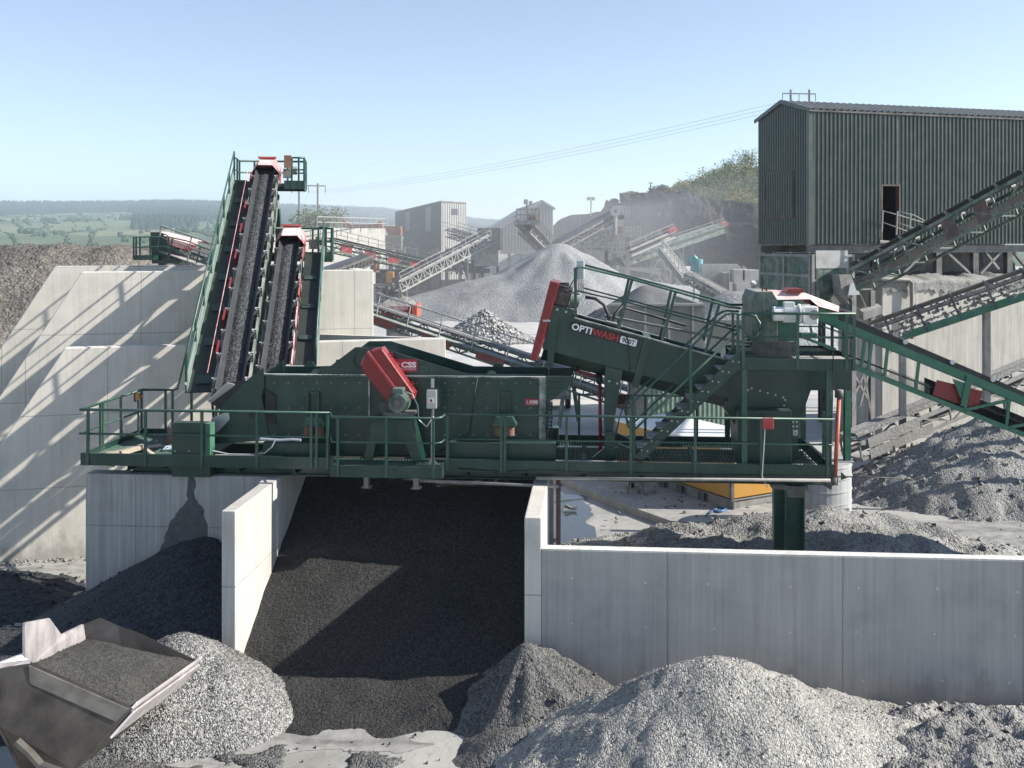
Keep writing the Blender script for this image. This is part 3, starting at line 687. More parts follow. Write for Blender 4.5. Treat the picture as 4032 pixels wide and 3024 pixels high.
# ---------------------------------------------------------------- vibrating screen
SB, SB2 = .72, 2.12
SCR = thing('vibrating_screen', 'dark green vibrating screen box with riveted side plates on the platform', 'screen machine', (ax(1600,1790,SB),1.4,DZ))
def side(b):
    P_ = [(1046,1790),(2149,1790),(2149,1476),(1836,1472),(1490,1367),(1399,1367),(1300,1442),(1262,1444),(1255,1470),(1046,1474)]
    q = [pf(x, y, SB) for x, y in P_]; return [V(p.x, b, p.z) for p in q]
mb = MB().prism(side(SB), (0,.025,0)).prism(side(SB2), (0,-.025,0)); 
zt = pf(1500,1476,SB).z; xa, xb = pf(1046,1476,SB).x, pf(2149,1476,SB).x
build(mb, 'side_plate', M['green'], SCR)
mb = MB(); mb.box(xa, xb, SB-.09, SB-.001, zt-.03, zt+.004); mb.box(xb-.14, xb+.002, SB-.06, SB-.002, zt-1.55, zt-.033)
mb.box(xa, xb, SB2+.002, SB2+.09, zt-.03, zt+.004)
a = pf(1455,1500,SB).x; mb.box(a-.02, a+.02, SB-.05, SB-.002, zt-.9, zt-.033)
build(mb, 'flange', M['edge_green'], SCR)
mb = MB().box(xa+.02, xb-.02, SB+.03, SB2-.03, zt-.55, zt-.50).box(xa+.3, xb-.02, SB+.03, SB2-.03, zt-1.1, zt-1.05)
build(mb, 'screen_deck', M['black_rubber'], SCR)
mb = MB(); zc = zt+.08
mb.tube((pf(1455,1440,SB).x, SB+.03, zc+.15), (pf(1455,1440,SB).x, SB2-.03, zc+.15), .17, 16); build(mb, 'cross_tube', M['galv'], SCR, smooth=True)
mb = MB(); c = pf(1430,1416,SB); mb.ring((c.x, SB-.03, c.z), (0,1,0), .20, .26, .028, 30)
for k in range(22):
    t = 6.283*k/22; mb.tube((c.x+.23*math.cos(t), SB-.05, c.z+.23*math.sin(t)), (c.x+.23*math.cos(t), SB-.03, c.z+.23*math.sin(t)), .014, 6)
cf = V(c.x, SB2, c.z); mb.ring((cf.x, SB2-.05, cf.z), (0,1,0), .20, .26, .028, 30)
build_split(mb, 'bearing_ring', M['green'], SCR)
mb = MB(); rn = random.Random(2)
for zy in (1508, 1606, 1712):
    for k in range(19):
        x = 1080+k*56
        if 1440 < x < 1640 and zy < 1650: continue
        p = pf(x, zy, SB); mb.tube((p.x, SB-.014, p.z), (p.x, SB, p.z), .027, 6)
for cxp, cyp in ((1230,1540),(1765,1545),(1870,1545)):
    for dx in (-26, 0, 26):
        for dy in (-8, 10): p = pf(cxp+dx, cyp+dy, SB); mb.tube((p.x, SB-.014, p.z), (p.x, SB, p.z), .019, 6)
for k in range(14): p = pf(2143, 1485+k*19, SB); mb.tube((p.x, SB-.075, p.z), (p.x, SB-.06, p.z), .014, 6)
p = pf(1668,1455,SB)
for k in range(8): t = 6.283*k/8; mb.tube((p.x+.06*math.cos(t), SB-.012, p.z+.06*math.sin(t)), (p.x+.06*math.cos(t), SB, p.z+.06*math.sin(t)), .012, 6)
build_split(mb, 'rivet', M['motor_green'], SCR)
mb = MB()
for x0, y0, b in ((1245,1450,SB),(1935,1468,SB),(1220,1436,SB2),(1960,1452,SB2)):
    p = pf(x0, y0, b); q = pf(x0, 1476, SB); z0 = zt if b == SB else zt
    lug = [V(p.x-.14, b, z0), V(p.x+.14, b, z0), V(p.x+.06, b, z0+.11), V(p.x-.06, b, z0+.11)]
    build(MB().prism(lug, (0,.02,0)), 'lifting_lug', M['green_rail'], SCR)
# feed box at the left end
fb = [(1037,1446),(1041,1520),(1030,1560),(1062,1734),(838,1748),(836,1722),(866,1612),(969,1499)]
q = [pf(x, y, SB-.03) for x, y in fb]
mb = MB().prism(q, (0,.03,0)).prism([p+V(0,1.45,0) for p in q], (0,.03,0)); mb.bar(q[4]+V(.3,0,.1), q[4]+V(.3,1.45,.1), .12); build(mb, 'feed_box', M['green'], SCR)
mb = MB(); t = [pf(818,1578,.75), pf(893,1508,.75), pf(931,1516,.75), pf(866,1612,.75)]
tray = [pf(868,1612,.74), pf(968,1500,.74)]
tr_lo, tr_hi = tray
mb.prism([tr_lo+V(0,.0,0), tr_hi+V(0,0,0), tr_hi+V(0,1.35,0), tr_lo+V(0,1.35,0)], (-.02,0,.02)); build(mb, 'feed_tray', M['green_dusty'], SCR)
pts = [pf(818,1578,.35), pf(898,1507,.35), pf(930,1515,.7), pf(860,1612,.7)]
build(MB().prism([pf(818,1577,.66), pf(897,1507,.66), pf(975,1500,.70), pf(868,1614,.70)], (-.015,.02,.012)), 'dust_skirt', M['black_rubber'], SCR)
build(MB().prism([pf(818,1580,.62), pf(897,1509,.62), pf(930,1516,.69), pf(835,1590,.69)], (-.01,0,.02)), 'sunlit_tray_top', M['galv'], SCR)  # pale plate colours the tray's top face as sunlit
build(MB().prism([pf(836,1645,.66), pf(900,1618,.66), pf(905,1650,.66), pf(862,1696,.66), pf(826,1722,.66), pf(829,1660,.66)], (0,.02,0)), 'sunlit_cover', M['galv'], SCR)  # pale colour paints in white sunlight on the feed tray
mb = MB()
opn = []
for poly in ([(1044,1530),(1085,1560),(1085,1625),(1048,1650)], [(978,1625),(1008,1625),(1008,1650),(982,1650)], [(1050,1628),(1085,1640),(1085,1673),(1055,1668)]):
    mb.prism([pf(x, y, SB-.034) for x, y in poly], (0,.003,0))
build_split(mb, 'opening', M['black'], SCR)
# support springs and hangers: two sets on the near side
zb = pf(1220,1744,SB-.35).z
for cxp in (1236, 1986):
    c = pf(cxp, 1690, SB-.22)
    h_ = thing  # noqa
    tp = [pf(cxp-45,1672,SB-.34), pf(cxp-33,1642,SB-.34), pf(cxp+30,1642,SB-.34), pf(cxp+46,1672,SB-.34)]
    br = build(MB().prism(tp, (0,.32,0)).box(tp[0].x-.01, tp[3].x+.01, SB-.36, SB, tp[0].z-.03, tp[0].z), 'spring_bracket', M['green_rail'], SCR)
    for dx in (-22, 22):
        p = pf(cxp+dx, 1675, SB-.2); s = MB(); n = 66
        s.path([(p.x+.085*math.cos(i*.6), SB-.2+.085*math.sin(i*.6), tp[0].z-.04-(.21*i/n)) for i in range(n)], .017, 6)
        s.tube((p.x, SB-.2, tp[0].z-.26), (p.x, SB-.2, tp[0].z-.03), .05, 10)
        build(s, 'coil_spring', M['rust'], SCR, smooth=True)
    q = pf(cxp, 1590, SB-.05); mb = MB()
    for dx in (-.13, .10): mb.box(q.x+dx, q.x+dx+.02, SB-.10, SB-.001, tp[1].z, pf(cxp,1543,SB).z)
    mb.box(q.x-.13, q.x+.12, SB-.06, SB-.001, pf(cxp,1546,SB).z, pf(cxp,1542,SB).z); build(mb, 'hanger', M['green_rail'], SCR)
mb = MB()
for x0, x1 in ((1035,1300),(1767,2188)):
    p = pf(x0, 1743, .3); q = pf(x1, 1806, .3); mb.box(p.x, q.x, .3, .32, DZ+.01, p.z); mb.box(p.x, q.x, .322, .62, p.z-.02, p.z+.004)
    mb.box(p.x, q.x, 2.2, 2.5, DZ+.01, p.z)
build_split(mb, 'base_beam', M['green'], SCR)
# discharge lip on the right
lip = [pf(2150,1481,SB-.05), pf(2255,1481,SB-.05), pf(2253,1510,SB-.05), pf(2172,1578,SB-.05), pf(2150,1580,SB-.05)]
mb = MB().prism(lip, (0,.03,0)).prism([p+V(0,1.5,0) for p in lip], (0,.03,0))
for k in range(4): p = pf(2150, 1483+k*24, SB-.06); q = pf(2254-(0 if k < 2 else (k-1)*34), 1483+k*24, SB-.06); mb.bar(p-V(0,.02,0), q-V(0,.02,0), .03, .02)
mb.prism([lip[1], lip[2], lip[2]+V(0,1.5,0), lip[1]+V(0,1.5,0)], (.02,0,0)); build(mb, 'discharge_lip', M['green'], SCR)
mb = MB(); rn = random.Random(4)
for k in range(9):
    x = 2160+rn.uniform(-8,14); zc_ = pf(x, 1595, SB).z
    for i in range(26):
        p = pf(x+2*math.sin(i), 1585+i*7.6, SB+.1*k); mb.ring((p.x, p.y, p.z), (1 if i % 2 else 0, 0 if i % 2 else 1, 0), .014, .026, .012, 6)
build_split(mb, 'chain', M['steel_dark'], SCR, 26)
# signs on the screen
def text_mesh(body, size, mat, origin, xdir, updir, parent, name='lettering', bold=0.0, ext=.002, shear=0.0, width=None):
    cu = bpy.data.curves.new('txt', 'FONT'); cu.body = body; cu.size = size; cu.extrude = ext; cu.offset = bold; cu.shear = shear; cu.resolution_u = 3
    t = bpy.data.objects.new('txt', cu); sc.collection.objects.link(t)
    dg = bpy.context.evaluated_depsgraph_get(); me = bpy.data.meshes.new_from_object(t.evaluated_get(dg))
    bpy.data.objects.remove(t); bpy.data.curves.remove(cu)
    X = Vector(xdir).normalized(); Z = Vector(updir); Z = (Z-X*Z.dot(X)).normalized(); N = X.cross(Z)
    vs = [v.co.copy() for v in me.vertices]; mxx = max(v.x for v in vs) or 1; k = (width/mxx) if width else 1
    b = MB(); b.add([Vector(origin)+X*(v.x*k)+Z*v.y+N*v.z for v in vs], [list(p.vertices) for p in me.polygons])
    bpy.data.meshes.remove(me)
    return build(b, name, mat, parent)
def css_sign(x0, y0, x1, y1, b, par, lab):
    tl = pf(x0, y0, b); br = pf(x1, y1, b); w = br.x-tl.x; h = tl.z-br.z
    s = build(MB().box(tl.x, br.x, b, b+.006, br.z, tl.z), 'sign', M['sign_red'], par, lab)
    text_mesh('CSS', h*.58, M['white'], (tl.x+w*.33, b-.003, br.z+h*.36), (1,0,0), (0,0,1), s, bold=h*.022, width=w*.63)
    text_mesh('Ilr', h*.46, M['white'], (tl.x+w*.05, b-.003, br.z+h*.42), (1,0,.05), (0,0,1), s, 'script_mark', shear=.5, width=w*.22)
    build(MB().box(tl.x+w*.04, br.x-w*.04, b-.003, b, br.z+h*.27, br.z+h*.29), 'rule', M['white'], s)
    text_mesh('& INDUSTRIAL SERVICES', h*.12, M['white'], (tl.x+w*.1, b-.003, br.z+h*.13), (1,0,0), (0,0,1), s, width=w*.84)
css_sign(1548, 1414, 1643, 1464, SB-.035, SCR, 'red sign with white letters half hidden behind the belt guard')
css_sign(2068, 1571, 2121, 1596, SB-.015, SCR, 'small red sign near the discharge end')
# red belt guard and its motor
BG = thing('belt_guard', 'red angled belt guard between the screen shaft and its motor', 'machine guard', (ax(1500,1500,.5),.5,pf(1530,1590,.5).z))
g = [(1418,1433),(1432,1402),(1462,1377),(1505,1368),(1634,1548),(1629,1572),(1600,1588),(1530,1592),(1424,1455)]
q = [pf(x, y, .36) for x, y in g]; cg = sum(q, Vector())/len(q)
mb = MB(); n = len(q); front = [lerp(cg, p, .93)+V(0,-.06,0) for p in q]
mb.add(q+[p+V(0,.30,0) for p in q]+front, [[i, (i+1) % n, (i+1) % n+n, i+n] for i in range(n)]+[[i, (i+1) % n, (i+1) % n+2*n, i+2*n] for i in range(n)]+[[i+n for i in range(n)], [i+2*n for i in range(n)]])
build(mb, 'cover', M['red'], BG, bevel=.006)
mb = MB(); r0, r1 = pf(1446,1384,.29), pf(1556,1532,.29); mb.bar(r0, r1, .05, .035, (0,-1,0)); 
for k in range(4): p = lerp(r0, r1, .1+.28*k); mb.tube(p+V(0,-.03,0), p, .02, 6)
build(mb, 'seam_rib', M['red_dusty'], BG)
mb = MB()
for x, y in ((1537,1398),(1620,1513)): p = pf(x, y, .5); mb.ring(p, (0,1,0), .03, .06, .02, 12)
build_split(mb, 'lifting_eye', M['red'], BG)
MO = thing('drive_motor', 'green electric motor in front of the red belt guard', 'electric motor', (ax(1566,1640,.1),.2,pf(1566,1628,.1).z))
c = pf(1566,1588,-.02); rM = .195
mb = MB(); mb.tube((c.x,.0,c.z), (c.x,.36,c.z), rM, 26)
for k in range(30): t = 6.283*k/30; mb.box(-1,-1,0,0,0,0) if False else mb.bar((c.x+(rM+.012)*math.cos(t),.1,c.z+(rM+.012)*math.sin(t)), (c.x+(rM+.012)*math.cos(t),.35,c.z+(rM+.012)*math.sin(t)), .012, .03, (math.cos(t),0,math.sin(t)))
build(mb, 'housing', M['motor_green'], MO)
mb = MB().path([(c.x,-.07,c.z),(c.x,-.05,c.z),(c.x,.02,c.z),(c.x,.1,c.z)], rM-.015, 26); mb.ring((c.x,-.085,c.z), (0,1,0), rM*.62, rM*.98, .02, 28); build(mb, 'fan_cowl', M['green_dusty'], MO)
mb = MB().tube((c.x,-.086,c.z), (c.x,-.075,c.z), rM*.6, 24).box(c.x-.03, c.x+.03, -.10, -.085, c.z-.03, c.z+.03); build(mb, 'fan_grille', M['steel_dark'], MO)
p = pf(1558,1535,-.02); build(MB().box(c.x-.12, c.x+.1, .02, .3, c.z+.18, c.z+.30), 'terminal_box', M['motor_green'], MO, bevel=.01)
build(MB().box(c.x-.32, c.x+.34, -.02, .40, c.z-.26, c.z-.20).box(c.x-.42, c.x-.18, .1, .14, c.z-.2, c.z-.02), 'slide_base', M['steel_dark'], MO)
mb = MB().path([(c.x+.1,.1,c.z+.24),(c.x+.3,.05,c.z+.18),(c.x+.42,.02,c.z-.05),(c.x+.44,.02,c.z-.35),(c.x+.6,.05,c.z-.5),(c.x+.74,.08,c.z-.28)], .013, 6); build(mb, 'cable', M['galv'], MO, smooth=True)
# isolator box on its post
IS = thing('isolator_box', 'grey isolator box with a red switch on a slotted post', 'switch box', (ax(1700,1805,.06),.06,DZ))
p0, p1 = pf(1679,1610,.0), pf(1718,1537,.0)
build(MB().box(p0.x, p1.x, .0, .13, p0.z, p1.z), 'box_body', M['galv'], IS, bevel=.015)
sw = (p0.x+p1.x)/2; zs = pf(1695,1577,0).z
build(MB().box(sw-.05, sw+.05, -.012, .0, zs-.05, zs+.05), 'switch_plate', M['white'], IS); build(MB().box(sw-.022, sw+.022, -.03, -.012, zs-.03, zs+.03), 'red_switch', M['red'], IS)
build(MB().box(p0.x-.03, p1.x+.05, .133, .14, p0.z-.01, p1.z+.03), 'back_plate', M['green'], IS)
mb = MB(); mb.box(sw-.03, sw+.03, .142, .18, DZ, pf(1700,1495,0).z); mb.prism([(sw-.12,.1,DZ),(sw+.12,.1,DZ),(sw,.1,DZ+.14)], (0,.02,0)); build(mb, 'slotted_post', M['galv'], IS)
build(MB().path([(sw,.06,p0.z),(sw-.02,.05,p0.z-.2),(sw-.25,.03,p0.z-.33)], .012, 6), 'cable', M['black_rubber'], IS)
# small things lying on the left deck
rn = random.Random(6)
z0 = DZ+.02
single(MB().bar((.35,.45,z0+.02),(1.25,1.25,z0+.06),.16,.035), 'timber_plank', M['timber'], 'long weathered plank lying on the left end deck', 'plank', (.8,.8,DZ))
single(MB().bar((.75,.3,z0+.06),(1.05,.75,z0+.13),.10,.10), 'timber_block', M['timber'], 'chunky timber block at the corner of the left deck', 'timber', (.9,.5,DZ))
single(MB().bar((1.15,.62,z0+.1),(1.45,.35,z0+.03),.09,.05), 'timber_offcut', M['timber'], 'short pale timber offcut leaning near the plank', 'timber', (1.3,.5,DZ))
single(MB().prism([(1.18,1.75,DZ+.02),(1.42,1.6,DZ+.02),(1.25,1.8,DZ+.36),(1.1,1.9,DZ+.36)], (0,.02,.01)), 'rusty_plate', M['rust'], 'rusty plate standing on the left end deck', 'plate', (1.2,1.7,DZ))
pts = [V(1.5+.35*math.sin(i*1.3)+.02*i, 1.15+.25*math.cos(i*1.7), DZ+.03+.01*(i % 3)) for i in range(26)]
single(MB().path(pts, .012, 5), 'blue_rope', plain('pale_blue_rope', (.42,.5,.58), .8), 'tangled pale blue rope on the left deck', 'rope', (1.6,1.2,DZ), smooth=True)
M['strap'] = plain('grey_strap', (.33,.36,.42), .7)
pts = [pf(x, y, .2) for x, y in ((1024,1728),(1060,1730),(1100,1733),(1150,1730),(1185,1733))]
mb = MB().path(pts, .03, 6); mb.path([pf(x, y, .15) for x, y in ((1085,1730),(1070,1760),(1040,1785),(990,1790),(900,1788),(838,1775))], .016, 4)
single(mb, 'ratchet_strap', M['strap'], 'grey ratchet strap hanging over the base beam of the screen', 'strap', (ax(1060),.2,DZ))
es = thing('emergency_stop', 'orange and yellow emergency stop on the left rear rail post', 'stop button', (1.55,2.9,DZ)); a = ax(543,1600,2.9)
build(MB().box(a-.04, a+.04, 2.86, 2.94, 4.52, 4.66), 'stop_box', M['yellow'], es); build(MB().tube((a+.04,2.9,4.59), (a+.10,2.9,4.59), .03, 10), 'button', M['orange'], es); build(MB().box(a-.1, a-.04, 2.88, 2.92, 4.46, 4.68), 'bracket', M['red'], es)
build(MB().bar((a,2.92,DZ), (a,2.92,4.5), .04), 'stop_post', M['steel_dark'], es)
# ---------------------------------------------------------------- inclined log washer
NB, NF = .80, 2.0
WA = thing('log_washer', 'big dark green inclined log washer trough with a black name plate', 'washing machine', (pf(2400,1700,1.4).x,1.4,DZ))
up_ = [(2168,1198),(2260,1219),(2246,1246),(2865,1414),(2865,1566),(2192,1388),(2136,1374)]
lo_ = [(2192,1388),(2865,1566)]
mb = MB()
mb.prism([pf(x, y, NB) for x, y in up_], (0,.02,0)); mb.prism([pf(x, y, NB)+V(0,NF-NB,0) for x, y in up_], (0,-.02,0))
c1, c2 = pf(2140,1375,NB), pf(2865,1566,NB); d1, d2 = pf(2128,1415,NB+.42), pf(2865,1606,NB+.42)
mb.add([c1, c2, d2, d1, c1+V(0,NF-NB,0), c2+V(0,NF-NB,0), d2+V(0,NF-NB-.84,0), d1+V(0,NF-NB-.84,0)], [(0,1,2,3),(4,7,6,5),(3,2,6,7),(0,3,7,4),(1,5,6,2)])
build(mb, 'trough', M['green'], WA)
sl_ = (pf(2859,1413,NB)-pf(2246,1246,NB)).normalized(); nrm = V(-sl_.z, 0, sl_.x)
if nrm.z < 0: nrm = -nrm
mb = MB()
for b in (NB-.05, NF+.0): p = pf(2262,1250,NB); q = pf(2860,1413,NB); mb.bar(V(p.x,b+.025,p.z)-nrm*.01, V(q.x,b+.025,q.z)-nrm*.01, .11, .03)
build_split(mb, 'top_flange', M['edge_green'], WA)
piv = [(2166,1203),(2262,1224),(2256,1246),(2200,1250),(2178,1440),(2165,1453),(2155,1443),(2158,1300)]
mb = MB().prism([pf(x, y, NB-.05) for x, y in piv], (0,.045,0)); build(mb, 'pivot_plate', M['green'], WA)
mb = MB(); p = pf(2165,1440,NB-.06); mb.tube(p, p+V(0,.012,0), .035, 12); build(mb, 'pivot_hole', M['black'], WA)
mb = MB()
for x, y in ((2194,1219),(2229,1228)): p = pf(x, y, NB-.065); mb.tube(p, p+V(0,.015,0), .024, 10)
for x, y in ((2549,1296),(2558,1318)): p = pf(x, y, NF); mb.tube(p+V(0,-.04,0), p, .02, 8)
build_split(mb, 'bolt_head', M['galv'], WA)
rib = [(2538,1326),(2566,1334),(2514,1529),(2486,1523)]
mb = MB().prism([pf(x, y, NB-.07) for x, y in rib], (0,NF-NB+.14,0)); build(mb, 'collar_rib', M['green'], WA)
leg = [(2383,1440),(2451,1458),(2412,1698),(2381,1698)]
for b in (NB-.04, NF):
    build(MB().prism([V(pf(x, y, NB).x, b, pf(x, y, NB).z) for x, y in leg], (0,.06,0)), 'leg', M['green'], WA)
mb = MB()
for x, y in ((2399,1501),(2430,1510)): p = pf(x, y, NB-.055); mb.tube(p, p+V(0,.012,0), .022, 8)
build_split(mb, 'bolt_head', M['galv'], WA)
p, q = pf(2382,1700,NB), pf(2421,1806,NB)
build(MB().box(p.x, q.x, NB-.08, NF+.08, DZ, p.z-.012).box(p.x-.06, q.x+.05, NB-.12, NF+.12, p.z-.01, p.z+.02), 'pedestal', M['green'], WA)
mb = MB(); mb.bar((q.x,NB,p.z-.25), (q.x+.72,NB,DZ+.03), .1, .09); mb.bar((p.x,NB,DZ+.25), (p.x-.25,NB,DZ+.03), .1, .05); mb.bar((q.x,NF,p.z-.25), (q.x+.72,NF,DZ+.03), .1, .09); build_split(mb, 'brace', M['green'], WA)
# red end guard
g = [(2166,1106),(2203,1115),(2112,1422),(2086,1417)]
mb = MB().prism([pf(x, y, NB-.12) for x, y in g], (0,NF-NB+.24,0)); rg = build(mb, 'drive_guard', M['red'], WA, bevel=.02)
p = pf(2156,1263,NB-.14); mb = MB().box(p.x-.1, p.x+.06, NB-.135, NB-.118, p.z-.02, p.z+.02); build(mb, 'guard_clip', M['galv'], rg)
# motor on top, axis along the slope
mc = pf(2220,1166,1.15); r = .21; A = sl_
mo = MB(); mo.tube(mc-A*.17, mc+A*.15, r, 24)
Bx = V(0,1,0); Cx = A.cross(Bx)
for k in range(28):
    t = 6.283*k/28; d = Bx*math.cos(t)+Cx*math.sin(t); mo.bar(mc-A*.16+d*(r+.015), mc+A*.14+d*(r+.015), .012, .04, d)
m1 = build(mo, 'motor', M['steel_dark'], WA)
mb = MB().tube(mc+A*.16, mc+A*.36, r+.03, 24, r-.05); build(mb, 'motor_cowl', M['green_dusty'], m1, smooth=False)
mb = MB().box(mc.x-.08, mc.x+.12, 1.05, 1.3, mc.z+.2, mc.z+.3); build(mb, 'terminal_box', M['steel_dark'], m1)
mb = MB().bar(mc-A*.28-V(0,0,.28), mc+A*.2-V(0,0,.28)-A*0, .75, .06, nrm); build(mb, 'motor_base', M['green_dusty'], WA)
# isolator box and its cables
p, q = pf(2270,1097,.86), pf(2301,1024,.86)
build(MB().box(p.x, q.x, .84, 1.02, p.z, q.z), 'isolator_box', plain('pale_green_box', (.46,.52,.50), .5), WA, 'pale grey green isolator box on the rail', bevel=.02)
mb = MB()
for k in range(4): mb.path([(p.x+.03+.035*k,.93,p.z),(p.x+.05+.035*k,.95,p.z-.12),(p.x+.03+.04*k,.98,p.z-.25),(p.x-.02+.05*k,1.05,p.z-.32)], .011, 5)
build_split(mb, 'box_cable', M['galv'], WA)
mb = MB().path([pf(2305,1170,1.2), pf(2345,1176,1.2), pf(2378,1200,1.2), pf(2395,1240,1.2), pf(2400,1272,1.2)], .035, 8).path([pf(2410,1275,1.2), pf(2420,1235,1.2), pf(2450,1208,1.3), pf(2560,1240,1.5), pf(2700,1282,1.5)], .03, 8)
mb.path([pf(2263,1095,.95), pf(2243,1130,1.0), pf(2238,1160,1.05), pf(2250,1190,1.1)], .012, 6)
build_split(mb, 'conduit', M['black_rubber'], WA, 1, True)
p, q = pf(2380,1243,1.9), pf(2830,1330,1.9); mb = MB().bar(p, pf(2960,1355,1.9), .12, .05); build(mb, 'cable_tray', M['steel_dusty'], WA)
p = pf(2408,1272,1.1); build(MB().bar(p-A*.12, p+A*.12, .3, .05, nrm), 'gland_plate', M['green_dusty'], WA)
# inclined handrails
mb = MB(); mb.path([pf(2266,1246,NB), pf(2264,1056,NB), pf(2275,1053,NB), pf(2300,1054,NB), pf(2479,1097,NB), pf(2646,1144,NB), pf(2807,1190,NB), pf(2870,1208,NB), pf(2918,1214,NB)], .024, 8)
mb.path([pf(2267,1144,NB), pf(2460,1188,NB), pf(2640,1236,NB), pf(2904,1302,NB)], .018, 8); build_split(mb, 'handrail', M['green_rail'], WA, 1, True)
mb = MB(); mb.path([pf(2303,1044,NF), pf(2490,1092,NF), pf(2800,1175,NF), pf(2872,1199,NF), pf(2962,1200,NF)], .024, 8); mb.path([pf(2294,1133,NF), pf(2600,1214,NF), pf(2960,1302,NF)], .018, 8); build_split(mb, 'handrail', M['green_rail'], WA, 1, True)
for x0, y0, x1, y1 in ((2488,1104,2434,1300),(2660,1150,2607,1343),(2832,1198,2776,1390)): build(MB().bar(pf(x0,y0,NB), pf(x1,y1,NB), .06, .05, (0,1,0)), 'rail_post', M['green_rail'], WA)
for x0, y0, x1, y1 in ((2478,1090,2430,1290),(2644,1138,2598,1330),(2806,1180,2770,1340)): build(MB().bar(pf(x0,y0,NF), pf(x1,y1,NF), .06, .05, (0,1,0)), 'rail_post', M['green_rail'], WA)
build(MB().bar(pf(2266,1056,NB), pf(2266,1250,NB), .06, .05, (0,1,0)), 'rail_post', M['green_rail'], WA)
# name plate
tl, tr, bl = pf(2244,1262,NB-.012), pf(2520,1336,NB-.012), pf(2237,1300,NB-.012)
X = (tr-tl).normalized(); Z = (tl-bl); Z = (Z-X*Z.dot(X)).normalized(); w = (tr-tl).length; h = (tl-bl).length*.99
def rr(o, x0, z0, x1, z1, r, n=5):
    pts = []
    for cx_, cz_, a in ((x1-r,z1-r,0),(x0+r,z1-r,90),(x0+r,z0+r,180),(x1-r,z0+r,270)):
        for k in range(n+1): t = R(a+90*k/n); pts.append(o+X*(cx_+r*math.cos(t))+Z*(cz_+r*math.sin(t)))
    return pts
o0 = tl-Z*h
sg = build(MB().prism(rr(o0, 0, 0, w, h, .05), (0,.01,0)), 'name_plate', M['black'], WA, 'black name plate reading OPTIWASH 900T')
f = V(0,-.004,0)
text_mesh('OPTI', h*.92, M['white'], o0+X*(.045*w)+Z*(h*.19)+f, X, Z, sg, bold=.006, width=w*.285)
text_mesh('WASH', h*.92, M['red_text'], o0+X*(.342*w)+Z*(h*.19)+f, X, Z, sg, bold=.006, width=w*.37)
lab = build(MB().prism([p+f for p in rr(o0, .738*w, h*.13, .972*w, h*.87, .03)], (0,.003,0)), 'number_plate', M['white'], sg)
text_mesh('900T', h*.66, M['black'], o0+X*(.762*w)+Z*(h*.27)+f*2, X, Z, sg, bold=.002, width=w*.185)
# red drain pipe under the washer
DP = thing('drain_pipe', 'thin red drain pipe dropping from the washer beside its leg', 'pipe', (pf(2361,1780,1.2).x,1.2,DZ))
mb = MB().path([pf(2258,1448,1.2), pf(2290,1468,1.2), pf(2330,1478,1.2), pf(2358,1480,1.2)], .035, 10).tube(pf(2362,1500,1.2), pf(2364,1775,1.2), .04, 10)
build(mb, 'pipe_run', M['red'], DP, smooth=True)
mb = MB().tube(pf(2250,1442,1.2), pf(2272,1455,1.2), .06, 10).tube(pf(2360,1476,1.2), pf(2362,1510,1.2), .07, 10).tube(pf(2345,1479,1.2), pf(2365,1481,1.2), .055, 10); build_split(mb, 'coupling', M['black'], DP, 1, True)
# timber board hanging behind the leg and cable bundle
p, q = pf(2438,1592,2.9), pf(2480,1553,2.9); single(MB().box(p.x-.1, q.x, 2.9, 2.94, p.z, q.z), 'board', plain('brown_board', (.09,.07,.045), .8), 'dark brown junction board on the rear rail beside the washer leg', 'board', (p.x,2.92,DZ))

# loose black cables running over the machines
single(MB().path([V(aB1+.3+.9*i, -.04+.02*math.sin(i*2), 3.62-.05*abs(math.sin(i*1.7))) for i in range(11)], .014, 5), 'cable', M['black_rubber'], 'long black cable sagging along the front fascia of the platform', 'cable', (aB1+4,-.04,3.6), smooth=True)
single(MB().path([pf(2395,1285,NB-.03), pf(2440,1302,NB-.03), pf(2470,1330,NB-.05), pf(2482,1420,NB-.09), pf(2478,1540,NB-.09), pf(2440,1640,NB-.08), pf(2425,1720,NB-.1)], .014, 5), 'hose', M['black_rubber'], 'black hose hanging down the washer side beside the collar rib', 'hose', pf(2478,1540,NB), smooth=True)
single(MB().path([pf(1700,1800,.2), pf(1740,1770,SB-.1), pf(1800,1760,SB-.1), pf(1850,1700,SB-.05), pf(1862,1600,SB-.04), pf(1880,1490,SB-.1)], .012, 5), 'cable', M['black_rubber'], 'black cable climbing the screen side right of the isolator box', 'cable', pf(1800,1760,SB), smooth=True)
# ---------------------------------------------------------------- stairs
ST = thing('stairs', 'steep dark green steel stairs rising from the walkway to the drive platform', 'stairs', (pf(2500,1804,.4).x,.45,DZ))
SN, SF = .12, .84
lo = [(2492,1805),(2535,1809),(2922,1440),(2922,1384),(2904,1386)]
for b in (SN, SF):
    build(MB().prism([V(pf(x,y,SN).x, b, pf(x,y,SN).z) for x, y in lo], (0,.03,0)), 'stringer', M['green'], ST)
s0, s1 = pf(2500,1790,SN), pf(2900,1402,SN); NT = 10
for k in range(NT):
    p = lerp(s0, s1, (k+.75)/NT); t = MB().box(p.x-.11, p.x+.13, SN+.032, SF-.002, p.z-.03, p.z); build(t, 'tread', M['steel_dusty'], ST)
mb = MB()
for k in range(NT):
    p = lerp(s0, s1, (k+.75)/NT); mb.tube((p.x-.02,SN-.01,p.z-.06), (p.x-.02,SN,p.z-.06), .018, 6); mb.tube((p.x+.10,SN-.01,p.z-.075), (p.x+.10,SN,p.z-.075), .018, 6)
build_split(mb, 'bolt', M['galv'], ST)
